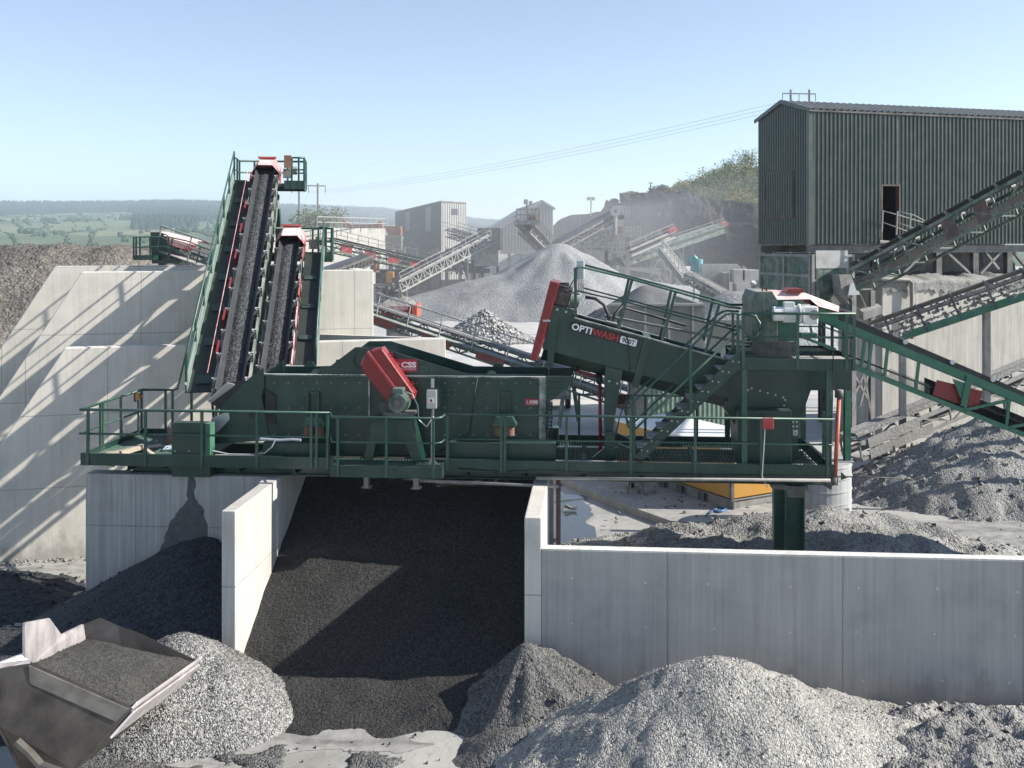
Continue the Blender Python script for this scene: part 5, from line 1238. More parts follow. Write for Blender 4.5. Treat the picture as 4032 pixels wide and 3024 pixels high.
def corrug(m, o, along, n_, L, zlo, ztop, pitch=.20, d=.055):
    prof = []; x = 0
    while x < L:
        for f, h in ((0,0),(.42,0),(.55,1),(.87,1)): 
            if x+f*pitch < L: prof.append((x+f*pitch, h*d))
        x += pitch
    prof.append((L, 0)); k = len(m.v)
    for x, h in prof: p = o+along*x+n_*h; m.v += [V(p.x,p.y,zlo), V(p.x,p.y,ztop(x))]
    for i in range(len(prof)-1): m.f.append([k+2*i, k+2*i+2, k+2*i+3, k+2*i+1]); m.m.append(m.mi)
ZB, ZE, ZRD, SW, SLn = 8.30, 13.97, 14.55, 4.3, 16.0
SH = thing('processing_shed', 'tall dark green corrugated shed raised on steel legs at the right', 'shed', (8,2.1,7))
dA, dB = ps(3470,940).x, ps(3541,940).x; dz0, dz1 = ps(3500,948).z, ps(3500,727).z
mb = MB(); Xs, Ys = V(1,0,0), V(0,1,0)
LAP = (ZB, ZB+1.92, ZB+3.55, ZE)
for k in range(3):
    z0_, z1_, o_ = LAP[k], LAP[k+1]+(.06 if k < 2 else 0), -.009*k
    corrug(mb, V(.02,o_,0), Xs, -Ys, dA-.02, z0_, lambda x: z1_); corrug(mb, V(dB,o_,0), Xs, -Ys, SLn-dB, z0_, lambda x: z1_)
    if z1_ > dz1: corrug(mb, V(dA,o_,0), Xs, -Ys, dB-dA, max(z0_, dz1), lambda x: z1_)
build(mb, 'wall', M['clad'], SH)
mb = MB(); corrug(mb, V(0,.0,0), Ys, -Xs, SW, ZB-.03, lambda w: ZE+(ZRD-ZE)*(1-abs(w-SW/2)/(SW/2))); build(mb, 'gable_wall', M['clad'], SH)
mb = MB(); corrug(mb, V(0,SW,0), Xs, Ys, SLn, ZB, lambda x: ZE); corrug(mb, V(SLn,0,0), Ys, Xs, SW, ZB, lambda w: ZE+.3); build(mb, 'rear_wall', M['clad'], SH)
build(MB().box(.05, SLn-.05, .1, SW-.05, ZB+.01, ZB+.06), 'shed_floor', M['steel_dark'], SH)
mb = MB()
for side_ in (0, 1):
    prof = []; x = -.12
    while x < SLn+.1: prof += [(x,0),(x+.13,0),(x+.16,.045),(x+.26,.045),(x+.29,0)]; x += .33
    k = len(mb.v); w1 = -.13 if side_ == 0 else SW+.13
    for x, h in prof: mb.v += [V(x, w1, ZE-.03+h), V(x, SW/2, ZRD+.03+h)]
    for i in range(len(prof)-1): mb.f.append([k+2*i, k+2*i+2, k+2*i+3, k+2*i+1]); mb.m.append(0)
rf = build(mb, 'roof', M['roof'], SH)
mb = MB()
for a, b in ((V(-.12,-.14,ZE-.05),V(-.12,SW/2,ZRD+.0)),(V(-.12,SW+.14,ZE-.05),V(-.12,SW/2,ZRD+.0))): mb.bar(a, b, .04, .17)
build(mb, 'barge_board', M['clad'], SH)
build(MB().box(-.10, .16, -.06, -.045, ZB-.03, ZE-.15).box(-.10, -.085, -.045, .16, ZB-.03, ZE-.1), 'corner_flashing', M['clad'], SH)
build(MB().box(-.1, SLn, -.12, -.07, ZE-.12, ZE-.05), 'gutter', M['steel_dark'], SH)
# door opening with its frame, dark room behind
M['dull_red'] = paint('dull_red_primer', (.07,.035,.032), .7, amount=.3)
mb = MB().box(dA-.03, dA+.04, -.05, .2, dz0, dz1).box(dB-.04, dB+.03, -.05, .2, dz0, dz1).box(dA+.042, dB-.042, -.05, .2, dz1-.06, dz1+.02); dr = build(mb, 'doorway', M['dull_red'], SH)
build(MB().box(dA-.2, dA-.18, .25, 2.5, dz0, dz1+.4).box(dB+.18, dB+.2, .25, 2.5, dz0, dz1+.4).box(dA-.2, dB+.2, 2.5, 2.52, dz0, dz1+.4), 'dark_interior', M['black'], dr)  # black sheets stand in for the unlit room behind the door
# shuttered opening in the gable
a, b = pg(3020,688), pg(3130,852); w0g, w1g = min(a.y,b.y), max(a.y,b.y); z0g, z1g = min(a.z,b.z), max(a.z,b.z)
mb = MB(); corrug(mb, V(-.05,w0g,0), Ys, -Xs, w1g-w0g, z0g, lambda w: z1g); hb_ = build(mb, 'shutter_panel', M['clad'], SH)
mb = MB().box(-.11,-.04,w0g-.05,w0g,z0g,z1g).box(-.11,-.04,w1g,w1g+.05,z0g,z1g).box(-.11,-.04,w0g-.05,w1g+.05,z1g,z1g+.05).box(-.11,-.04,w0g-.05,w1g+.05,z0g-.06,z0g); build(mb, 'shutter_frame', M['dull_red'], hb_)
# steel frame below
mb = MB(); mb.ibeam((.0,.25,8.08), (SLn,.25,8.08), .30, .2); mb.ibeam((.0,SW-.2,8.08), (SLn,SW-.2,8.08), .30, .2); build(mb, 'floor_beam', M['steel_dusty'], SH)
for x in (3690, 3835, 3968, 4110): s = ps(x,1040,.3).x; build(MB().ibeam((s,.3,0), (s,.3,7.92), .28, .28, .03), 'leg', M['steel_dark'], SH)
for s in (.4, 3.2, 6, 9, 12, 15): build(MB().ibeam((s,SW-.2,0), (s,SW-.2,7.92), .25, .25, .03), 'leg', M['steel_dark'], SH)
for x0, y0, x1, y1 in ((3725,992,3818,1078),(3632,1000,3552,1078),(3940,990,3858,1078),(3872,985,3930,1060),(3988,990,4060,1078)):
    build(MB().bar(ps(x0,y0,.28), ps(x1,y1,.28), .16, .1), 'brace', M['steel_dusty'], SH)
build(MB().box(ps(3540,1,1.6).x, ps(3845,1,1.6).x, 1.6, 1.7, 6.4, 7.9), 'dust_panel', M['steel_dusty'], SH)
# landing rail by the door
LR = thing('landing_rail', 'pale grey handrail of the landing outside the shed doorway', 'handrail', (dA+1,-.6,8.3))
mb = MB(); mb.path([ps(3468,828,-.3), ps(3530,845,-.3), ps(3640,878,-.5)], .025, 6).path([ps(3476,876,-.3), ps(3530,895,-.3), ps(3570,910,-.4)], .022, 6).path([ps(3535,832,-.9), ps(3600,848,-.9), ps(3640,870,-.9)], .025, 6).path([ps(3535,878,-.9), ps(3620,905,-.9)], .022, 6); build(mb, 'rail', M['steel_dusty'], LR, smooth=True)
for x, y0, y1, w in ((3476,828,915,-.3),(3534,832,925,-.9),(3586,840,900,-.9)): build(MB().bar(ps(x,y0,w), ps(x-4,y1,w), .06), 'rail_post', M['steel_dusty'], LR)
build(MB().prism([ps(3466,945,-.3), ps(3545,952,-.3), ps(3545,955,-1.2), ps(3466,950,-1.2)], (0,0,-.06)), 'landing', M['steel_dusty'], LR)
# panelled bin under the left end
M['grey_sheet'] = plain('pale_grey_sheet', (.36,.36,.35), .6)
BN = thing('steel_bin', 'panelled green steel bin under the left end of the shed', 'bin', (1.7,2,6))
bl, br_ = .05, ps(3362,1050,-.06).x; zt_, zb_ = ps(3240,978,-.06).z, ps(3240,1168,-.06).z
build(MB().box(bl, br_, -.06, SW-.1, zb_-.6, 7.86), 'bin_body', M['green_dusty'], BN)
mb = MB()
for s in (bl+.03, bl+.25, br_-.35, br_-.05): mb.box(s-.06, s+.06, -.12, -.062, zb_-.6, 7.87)
for z in (zb_-.55, 6.75, 7.8): mb.box(bl-.04, br_, -.115, -.064, z-.05, z+.05)
for w in (.05, SW/2-.05, SW-.15): mb.box(bl-.07, bl-.002, w-.07, w+.07, zb_-.6, 7.87)
for z in (zb_-.55, 6.95, 7.8): mb.box(bl-.065, bl-.003, 0, SW-.1, z-.06, z+.06)
build(mb, 'stiffener', M['steel_dusty'], BN)
a, b = ps(3212,1057,-.125), ps(3338,986,-.125); build(MB().box(a.x, b.x, -.135, -.118, a.z, b.z), 'pale_panel', M['grey_sheet'], BN)
a, b = ps(3220,1142,-.125), ps(3330,1060,-.125); build(MB().box(a.x, b.x, -.130, -.118, a.z, b.z), 'stained_panel', M['green_dusty'], BN)
CHU = thing('discharge_chute', 'pale grey steel chute hanging from the corner of the steel bin', 'chute', (ps(3370,1150,-.6).x,-.6,5.5))
ch = [(3305,1082),(3358,1082),(3364,1120),(3338,1165),(3345,1200),(3316,1165)]
build(MB().prism([ps(x,y,-.8) for x, y in ch], (0,.6,0)), 'chute_body', M['steel_dusty'], CHU)
build(MB().prism([ps(x,y,-.95) for x, y in ((3348,1118),(3362,1114),(3388,1160),(3340,1163))], (0,.1,0)), 'chute_lip', M['galv'], CHU)
build(MB().bar(ps(3345,1165,-.9), ps(3375,1215,-.9), .03).bar(ps(3388,1160,-.9), ps(3415,1222,-.9), .03).prism([ps(x,y,-.9) for x, y in ((3400,1230),(3470,1205),(3476,1235),(3400,1262))], (0,.3,.1)), 'splash_plate', M['steel_dusty'], CHU)
# old concrete bin wall with a crust of mud on top
s0_, s1_ = ps(3475,1400,-.7).x, 17.0; zW = ps(3700,1110,-.7).z
OW = single(MB().box(s0_, s1_, -.7, 2.5, -.3, zW), 'bin_wall', M['concrete_old'], 'tall streaked concrete bin wall below the shed at the right', 'concrete wall', (10,.5,0))
mb = MB(); nxx, nyy = 110, 9
for j in range(nyy+1):
    for i in range(nxx+1):
        s = s0_-.05+(s1_-s0_)*i/nxx; k = j/nyy; hgt = .22+.30*max(0,fbm(s,0,.9,4)+.2)+.12*fbm(s,3,3,3)
        if j < 4: mb.v.append(V(s, -.74-.06*fbm(s,k,4,3)-.03, zW-.55*(1-j/4)*(.5+.9*abs(fbm(s,9,2.2,4)))+.05*j))
        else: mb.v.append(V(s, -.72+(j-4)*.45, zW+hgt*math.sin(min(1,(j-3)/4)*1.57)+.05*fbm(s,j,3,3)))
for j in range(nyy):
    for i in range(nxx): mb.f.append([j*(nxx+1)+i, j*(nxx+1)+i+1, (j+1)*(nxx+1)+i+1, (j+1)*(nxx+1)+i]); mb.m.append(0)
build(mb, 'mud_crust', M['mud'], OW, smooth=True)
single(MB().box(ps(3412,1300,.5).x, s0_-.01, .5, 2.5, -.3, ps(3440,1110,.5).z), 'bin_wall', M['concrete_old'], 'narrow set back concrete pier left of the streaked bin wall', 'concrete wall', (5,1.5,0))
PF2 = thing('bent_pipe', 'bent dusty pipe standing against the streaked bin wall', 'pipe', (ps(3590,1300,-.9).x,-.9,3))
build(MB().path([ps(3408,1105,-.6), ps(3480,1100,-.85), ps(3578,1103,-.9), ps(3590,1115,-.9), ps(3592,1335,-.95)], .08, 8), 'pipe_run', M['steel_dusty'], PF2, smooth=True)
XB = thing('steel_trestle', 'cross braced grey steel trestle left of the concrete pier', 'trestle', (ps(3400,1700,-.6).x,-.6,0))
for x in (3358, 3432): s = ps(x,1600,-.6).x; build(MB().ibeam((s,-.6,0), (s,-.6,6.4), .2, .2, .02), 'leg', M['steel_dusty'], XB)
for x0,y0,x1,y1 in ((3352,1580,3400,1475),(3400,1475,3432,1640),(3360,1470,3432,1600),(3415,1480,3385,1600)): build(MB().bar(ps(x0,y0,-.65), ps(x1,y1,-.65), .09), 'brace', M['steel_dusty'], XB)
frame(ID)
# ---- three conveyors on the right
def ext(a, b, t): return a+(b-a)*t
a, b = P(3385,1062,41.5), P(4032,712,35.0)
r1, at1, un1, dn1, sd1 = conveyor('inclined_conveyor', 'dusty lattice conveyor climbing past the shed doorway to the upper right', a, ext(a,b,1.4), 1.0, .85, 'green_dusty', 'belt', panels=((.42,.47),(.55,.60)), chord=.08, idl=True, pan_mat='dull_red')
a, b = P(3440,1292,36.5), P(4032,1088,33.5)
r2, at2, un2, dn2, sd2 = conveyor('inclined_conveyor', 'mud caked conveyor with a bright green lower beam before the streaked wall', a, ext(a,b,1.6), .9, .62, 'steel_dusty', 'mud', chord=.07, load='spoil', idl=True, lattice=False)
build(MB().bar(at2(.12,1.05,-.62), at2(1,1.05,-.62), .06, .26, un2), 'lower_beam', M['green_bright'], r2)
for k in range(7): build(MB().bar(at2(.08+.14*k,1.08,-.72), at2(.075+.14*k,1.08,.28), .09, .06), 'frame_post', M['steel_dark'], r2)
mb = MB(); rn = random.Random(11)
for k in range(420):
    t = rn.uniform(.02,1); mb.rock(at2(t, 1.02+rn.uniform(-.05,.08), rn.choice((.02,-.18,-.36,-.5))+rn.uniform(-.05,.05)), rn.uniform(.03,.085), rn)
tag(build(mb, 'caked_mud', M['mud'], r2), None, None, None, 'stuff')
for t in (.10,.45): p = at2(t,0,-.6); build(MB().bar(p, V(p.x,p.y,0), .2), 'trestle_leg', M['steel_dusty'], r2)
a, b = P(3345,1740,35.0), P(4032,1455,38.6)
r3, at3, un3, dn3, sd3 = conveyor('inclined_conveyor', 'low mud covered conveyor passing behind the feed conveyor', a, ext(a,b,1.3), .9, .55, 'steel_dusty', 'mud', chord=.08, idl=True, load='spoil', nx=8)
for t0, t1, u0, u1 in ((.0,.24,.1,-.25),(.0,.29,-.3,-.62)): build(MB().prism([at3(t0+.03,1.08,u0), at3(t1,1.08,u0), at3(t1,1.08,u1), at3(t0+.03,1.08,u1)], sd3*.04), 'mud_plate', M['mud'], r3)
for t in (.12,.62): 
    for s in (-1,1): p = at3(t,s,-.5); build(MB().bar(p, V(p.x+.3,p.y,0), .16), 'trestle_leg', M['steel_dusty'], r3)
# ---- banded concrete pier with a green post
c = P(3216, 1900, 29.4)
PR = thing('concrete_pier', 'round banded grey concrete pier behind the right end of the platform', 'pier', (c.x,29.4,0))
build(MB().path([(c.x,29.4,-.3),(c.x,29.4,1.0),(c.x,29.4,2.1)], .95, 40), 'pier_body', concrete('pier_concrete', (.36,.37,.38), .75, None), PR, smooth=False)
mb = MB()
for z in (.3,.65,1.0,1.35,1.7,2.02): mb.ring((c.x,29.4,z), (0,0,1), .93, .972, .03, 40)
build(mb, 'band', M['concrete'], PR)
GP = thing('conveyor_post', 'green steel post, lightened as sunlit, standing on the round concrete pier', 'post', (c.x+.85,29.2,2.1))
q = P(3335,1700,29.2); build(MB().ibeam((q.x,29.2,2.13), (q.x,29.2,4.2), .22, .16, .02), 'shaft', M['green_bright'], GP); build(MB().box(q.x-.35,q.x+.15,29.0,29.4,2.102,2.13), 'base_plate', M['galv'], GP)  # lighter green puts sunlight into the post's colour
# ---- yellow generator on its skid
gx_, gy_ = 6.66, 31.06; ga = math.atan2(1.49, 2.64); FG = Matrix.Translation((gx_, gy_, 0)) @ Matrix.Rotation(ga, 4, 'Z')
frame(FG)
GE = thing('generator', 'yellow generator housing on a grey steel skid under the platform', 'generator', (1.2,3,0))
build(MB().box(0,2.4,0,6.0,.55,2.0), 'housing', M['yellow'], GE, bevel=.03)
build(MB().box(-.04,2.44,-.04,6.04,2.003,2.10), 'roof', M['white_paint'], GE, bevel=.02)
mb = MB().ibeam((.1,0,.30),(.1,6,.30),.42,.2,.03).ibeam((2.3,0,.30),(2.3,6,.30),.42,.2,.03).ibeam((.2,.1,.30),(2.2,.1,.30),.42,.15,.03).ibeam((.2,5.9,.30),(2.2,5.9,.30),.42,.15,.03); build(mb, 'skid', M['steel_dusty'], GE)
build(MB().box(-.008,.10,-.008,.10,.5,2.0), 'corner_post', M['steel_dark'], GE)
for y in (1.4,2.5,3.4): build(MB().box(-.03,.0,y-.15,y+.15,.12,.50), 'skid_bracket', M['steel_dark'], GE)
mb = MB().box(-.006,-.001,1.3,2.6,.7,1.9).box(-.006,-.001,2.75,4.0,.7,1.9); dg_ = build(mb, 'access_door', M['yellow'], GE)
build(MB().box(-.02,-.007,1.4,1.44,1.2,1.4), 'door_handle', M['black'], dg_)
frame(ID)
# ---- pale slab the generator stands on, its kerb
sl = [Gd(2215,1905), Gd(2355,1975), Gd(2640,2080), Gd(3100,2110), Gd(3250,1880), Gd(2300,1830)]
tag(build(MB().prism([V(p.x,p.y,.0) for p in sl], (0,0,.22)), 'concrete_slab', M['concrete_bay'], base=(5,33,0)), 'dusty pale concrete slab below the generator', 'slab', kind='structure')
# ---- wheelbarrow
wx = P(2500,1925,33.3); WB = thing('wheelbarrow', 'small grey wheelbarrow parked on the concrete slab', 'wheelbarrow', (wx.x,33.3,.22))
def wbp(x, y, z): return V(wx.x+x, 33.3+y, .22+z)
build(MB().add([wbp(-.2,-.2,.35),wbp(.2,-.2,.35),wbp(.2,.25,.38),wbp(-.2,.25,.38),wbp(-.33,-.38,.68),wbp(.33,-.38,.62),wbp(.33,.45,.68),wbp(-.33,.45,.68)], [(0,1,2,3),(0,1,5,4),(1,2,6,5),(2,3,7,6),(3,0,4,7)]), 'tray', M['galv'], WB)
mb = MB().path([wbp(-.28,-.9,.62), wbp(-.2,-.2,.33), wbp(-.08,.7,.2)], .02, 6).path([wbp(.28,-.9,.62), wbp(.2,-.2,.33), wbp(.08,.7,.2)], .02, 6).bar(wbp(-.2,-.2,.33), wbp(-.27,-.3,.0), .035).bar(wbp(.2,-.2,.33), wbp(.27,-.3,.0), .035); build(mb, 'frame', M['green_dusty'], WB)
build(MB().ring(wbp(-.04,.7,.2), (1,0,0), .1, .2, .08, 16), 'wheel', M['black_rubber'], WB)
# ---- floating debris
dp = Gd(2245,2010,.1); single(MB().prism([dp+V(-.22,0,0), dp+V(.2,.05,0), dp+V(.22,.1,.1), dp+V(.05,.05,.06), dp+V(-.1,.1,.13), dp+V(-.2,.1,.08)], (0,.14,0)), 'driftwood', M['steel_dark'], 'dark lump of debris floating in the water pool', 'debris', dp)
# ---- clad cabin and truck behind the platform
CAB = thing('clad_cabin', 'pale green corrugated cabin seen between the washer legs', 'cabin', (6.2,42.5,0))
mb = MB(); a, b = P(2540,1600,41.5), P(2870,1600,43.0); L = (b-a); Ld = V(L.x,L.y,0).normalized(); nn = V(Ld.y,-Ld.x,0)
corrug(mb, V(a.x,a.y,0), Ld, nn, V(L.x,L.y,0).length, .0, lambda x: 3.05, .22, .05); M['pale_green'] = paint('pale_green_cladding', (.13,.21,.16), .5, amount=.4); build(mb, 'wall', M['pale_green'], CAB)
c = P(2470,1600,43.5); mb = MB(); corrug(mb, V(c.x,c.y,0), V(a.x-c.x,a.y-c.y,0).normalized(), V(-.6,-.8,0), (V(a.x-c.x,a.y-c.y,0)).length, 0, lambda x: 3.05, .22, .04); build(mb, 'side_wall', M['steel_dusty'], CAB)
d_ = V(b.x,b.y,0)+ (V(c.x,c.y,0)-V(a.x,a.y,0)); build(MB().prism([V(a.x,a.y,3.06),V(b.x,b.y,3.06),V(d_.x,d_.y,3.06),V(c.x,c.y,3.06)], (0,0,.08)), 'roof', M['roof'], CAB)
TRK = thing('truck', 'dusty white truck parked beyond the screen discharge', 'truck', (P(2190,1600,51).x,52,0)); tx = P(2150,1600,51).x
build(MB().box(tx-1.2,tx+1.25,51,57,.55,1.0).box(tx-1.15,tx+1.2,53.4,57,1.0,2.0), 'body', M['steel_dusty'], TRK, bevel=.05)
build(MB().prism([(tx-1.2,51,.9),(tx-1.2,53.2,.9),(tx-1.2,53.2,2.5),(tx-1.2,51.5,2.5),(tx-1.2,51.05,1.6)], (2.45,0,0)), 'cab', M['white_paint'], TRK, bevel=.06)
build(MB().prism([(tx-1.05,51.02,1.62),(tx+1.1,51.02,1.62),(tx+1.05,51.42,2.38),(tx-1.0,51.42,2.38)], (0,-.02,0)), 'windscreen', M['glass'], TRK)
mb = MB()
for k in range(4): mb.box(tx-.7,tx+.8,50.97,50.99,1.05+.1*k,1.11+.1*k)
build(mb, 'grille', M['black'], TRK)
for x in (tx-1.0, tx+.95): build(MB().box(x-.12,x+.2,50.96,50.99,.75,.95), 'headlight', M['galv'], TRK)
for x in (tx-1.2, tx+1.0):
    for y in (51.8, 56): build(MB().tube((x,y,.48),(x+.25,y,.48),.48,18), 'wheel', M['black_rubber'], TRK)

mb = MB(); rn = random.Random(51)
for k in range(520):
    x, y = rn.uniform(.8,17), rn.uniform(25,43); mb.rock((x, y, .02+(.22 if 27.5 < y < 36 and 2.5 < x < 9 else 0)), rn.uniform(.015,.075)*(1+.6*(rn.random() < .08)), rn)
tag(build(mb, 'loose_stones', M['spoil'], base=(8,33,0)), 'loose stones scattered over the yard under the platform', 'stones', kind='stuff')
mb = MB(); rn = random.Random(52)
for k in range(420):
    x, y = rn.uniform(-8,9), rn.uniform(15.2,18.3); mb.rock((x, y, .02), rn.uniform(.006,.03), rn)
tag(build(mb, 'loose_stones', M['slump_sand'], base=(0,16.8,0)), 'loose stones scattered over the slurry in front of the bays', 'stones', kind='stuff')
hs = [Gd(2800,2010,.24), Gd(2830,2016,.25), Gd(2860,2008,.24), Gd(2845,2001,.24), Gd(2815,2006,.24), Gd(2790,2022,.24)]
single(MB().path(hs, .04, 6), 'blue_hose', plain('blue_hose', (.05,.12,.25), .5), 'short coil of blue hose on the slab by the generator corner', 'hose', hs[0], smooth=True)
# ================================================================ loader bucket in the lower left corner
M['band_steel'] = plain('rubbed_steel', (.10,.095,.09), .45, .4, .4, 3.0)
BK = thing('loader_bucket', 'worn steel loader bucket full of dark sand at the lower left corner', 'loader bucket', (-6.4,15.5,.8))
N0, N1, F1, F0 = P(118,2612,14.6), P(515,2786,15.0), P(777,2600,17.4), P(338,2512,17.0)
Hn = P(285,3030,14.55); Bn = P(105,3060,14.4); Cn = P(0,2860,14.3); Dn = P(-90,2720,14.3)
wv = ((F1-N1)+(F0-N0))*.5
sidep = [N0, N1, Hn, Bn, Cn, Dn, P(-60,2640,14.35)]
mb = MB().prism(sidep, wv.normalized()*.05); build(mb, 'side_plate', M['worn_steel'], BK, bevel=.008)
fars = [N0+wv, F1, Hn+wv, Bn+wv, Cn+wv, Dn+wv]
fs2 = [P(330,2458,17.1), P(395,2432,17.2), P(468,2464,17.25), P(535,2486,17.3), F1, Hn+wv, Bn+wv, Cn+wv, Dn+wv, F0]
build(MB().prism(fs2, wv.normalized()*-.04), 'side_plate', M['worn_steel'], BK)
pr = [N1, Hn, Bn, Cn, Dn]; mb = MB()
for p, q in zip(pr, pr[1:]):
    m_ = ((p+q)*.5-(N0+N1+Hn+Cn)*.25).normalized()
    mb.prism([p, q, q+wv, p+wv], m_*.04)
build(mb, 'shell', M['worn_steel'], BK)
ed = (N1-Hn).normalized(); mb = MB().prism([N1-ed*.02, N1+ed*.10, F1+ed*.10, F1-ed*.02], (.02,0,-.045)); mb.prism([N1-ed*.45+V(.05,0,-.05), N1+V(.03,0,-.05), F1+V(.03,0,-.05), F1-ed*.45+V(.05,0,-.05)], (.02,0,-.03)); build(mb, 'cutting_edge', M['bright_steel'], BK, bevel=.006)
def bky(x, y): return P(x, y, 14.65+(x-105)/235*2.35)
sg_ = [(100,2590),(100,2470),(104,2452),(197,2434),(244,2500),(330,2458),(342,2545),(130,2612)]
mb = MB().prism([bky(x,y) for x, y in sg_], (-.05,.01,0)); build(mb, 'spill_guard', M['bright_steel'], BK, bevel=.008)
mb = MB().prism([P(-60,2640,14.35), P(0,2610,14.4), P(85,2578,14.6), P(112,2598,14.62), P(118,2614,14.6), P(-60,2660,14.35)], (-.02,.06,0)); build(mb, 'side_rim', M['bright_steel'], BK)
build(MB().prism([N0+V(0,-.03,0), N1+V(0,-.03,0), N1-ed*.22+V(-.02,-.03,0), P(120,2690,14.55)], (0,-.03,0)), 'side_band', M['band_steel'], BK, bevel=.008)
mb = MB()
for (a, b) in (((66,2918),(118,2965)),((118,2965),(160,3012)),((160,3012),(240,3040))):
    p, q = P(*a,14.25), P(*b,14.25); mb.bar(p, q, .05, .16, (0,-1,.2))
build_split(mb, 'wear_plate', M['band_steel'], BK)
mb = MB(); l0 = (Cn+Dn)*.5
for k in (.25, .75): mb.prism([l0+wv*k+V(0,0,-.5), l0+wv*k+V(-1.2,0,-.5), l0+wv*k+V(-4.5,0,-.2), l0+wv*k+V(-4.5,0,.25), l0+wv*k+V(-1.0,0,.0), l0+wv*k+V(0,0,-.05)], wv.normalized()*.18)
build_split(mb, 'lift_arm', M['worn_steel'], BK)
mb = MB(); K = 46; rn = random.Random(12)
for j in range(K+1):
    for i in range(K+1):
        u, v = i/K, j/K; p = lerp(lerp(N0,N1,u), lerp(F0,F1,u), v); e = min(u,1-u,v,1-v)
        mb.v.append(p+V(0,0,-.03+.10*min(1,e*5)+.10*min(1,e*2.2)+.03*fbm(p.x,p.y,3,4)*min(1,e*12)+rn.uniform(-.008,.008)))
for j in range(K):
    for i in range(K): mb.f.append([j*(K+1)+i, j*(K+1)+i+1, (j+1)*(K+1)+i+1, (j+1)*(K+1)+i]); mb.m.append(0)
for k in range(1500):
    u, v = rn.random(), rn.random(); p = lerp(lerp(N0,N1,u), lerp(F0,F1,u), v); e = min(u,1-u,v,1-v); mb.rock(p+V(0,0,-.025+.10*min(1,e*5)), rn.uniform(.006,.018), rn)
M['load_sand'] = granular('bucket_sand', (.016,.016,.015), (.065,.064,.058), .022, .014, 1.0)
single(mb, 'sand_load', M['load_sand'], 'flat topped dark sand load filling the loader bucket', 'sand', (-5.9,16,1.3))
# trestles that carry the outer ends of the right hand conveyors
for T_, at_fn, t in ((r1, at1, .9), (r2, at2, .93), (r3, at3, .95)):
    for s in (-1, 1): p = at_fn(t, s, -.6); build(MB().bar(p, V(p.x, p.y, 0), .18), 'trestle_leg', M['steel_dusty'], T_)
frame(FP)
for b in (b0-.03, b1+.03):
    p = pf(XE-160, ln(XE-160, Lw0, Lw1), b0); build(MB().bar(V(p.x, b, p.z), V(p.x+.4, b, 0), .14), 'support_leg', M['green_bright'], FC)
frame(ID)
# ================================================================ the yard behind
M['dusty_clad'] = paint('dusty_grey_green_cladding', (.15,.16,.145), .6, amount=.5)
M['dark_clad'] = paint('dark_grey_cladding', (.075,.08,.078), .6, amount=.4)
M['grey_frame'] = paint('pale_dusty_lattice_steel', (.30,.30,.285), .7, amount=.5)
# ---- central stockpile with long skirts
pk = P(2200, 968, 124)
def stock(x, y):
    return max(cone(x, y, pk.x, pk.y, 8.25, .60, 1.0), cone(x, y, pk.x-5.5, pk.y-3, 4.6, .46, 1.2, .62, 1), cone(x, y, pk.x-9.5, pk.y-8, 1.5, .35, .8, .8), cone(x, y, pk.x+9, pk.y-1, 4.2, .42, 1, .7), cone(x, y, pk.x+2, pk.y-8, 3.2, .5, 1.2, .7))+.14*math.sin(math.atan2(y-pk.y, x-pk.x)*13)*(1 if math.hypot(x-pk.x,y-pk.y) > 3 else 0)
heap('stockpile', M['stock_gravel'], stock, (pk.x-26, pk.x+26, 102, 142), .42, 'huge grey cone of chippings in the middle of the yard', cat='stockpile', rough=.28, nsc=.25, fine=.06)
# ---- heap of big white rocks
rc = P(1905, 1300, 88); mb = MB(); rn = random.Random(21)
for k in range(5200):
    a = rn.random()*6.283; r = 4.0*math.sqrt(rn.random()); z = max(0, 2.75-.68*r)*rn.uniform(.75,1)
    if rn.random() < .25: r *= 1.15; z = .1
    mb.rock((rc.x+r*math.cos(a)*1.05, rc.y+r*math.sin(a)*.9, z), rn.uniform(.06,.165), rn)
single(mb, 'rock_pile', M['white_rock'], 'heap of big broken white rocks in the yard', 'rock pile', (rc.x,rc.y,0))
# ---- brown heaps on the left
def brown(x, y):
    return min(8.05+.15*fbm(x,y,.2,3), max(cone(x, y, -37, 74, 9.2, .62, 2.2, .8), cone(x, y, -32, 73, 9.3, .64, 2.0, .9), cone(x, y, -28.5, 72, 8.6, .66, 1.5)))
heap('stone_heap', M['brown_gravel'], brown, (-58, -10, 52, 92), .45, 'big brown heap of crushed stone with a flat top at the left', cat='stone heap', rough=.3, nsc=.5, fine=.12)
heap('stone_heap', M['stock_gravel'], lambda x, y: cone(x, y, -26, 46, 3.6, .5, .6), (-36, -17, 38, 56), .35, 'low grey stone heap at the left edge behind the sloping walls', cat='stone heap', rough=.2, nsc=.6, fine=.08)
heap('stone_heap', M['brown_gravel'], lambda x, y: min(7.2+.3*fbm(x,y,.1,3), cone(x, y, -58, 152, 11.5, .5, 2, .45)), (-96, -22, 128, 178), .9, 'far low brown stone bank beyond the big brown heap', cat='stone heap', rough=1.2, nsc=.18, fine=.4)
heap('stone_heap', M['pale_sand'], lambda x, y: min(5.6, cone(x, y, -46, 112, 9, .5, 2, .6)), (-72, -20, 92, 134), .8, 'pale dusty terrace between the brown heaps', cat='stone heap', rough=.3, nsc=.15, fine=.05)
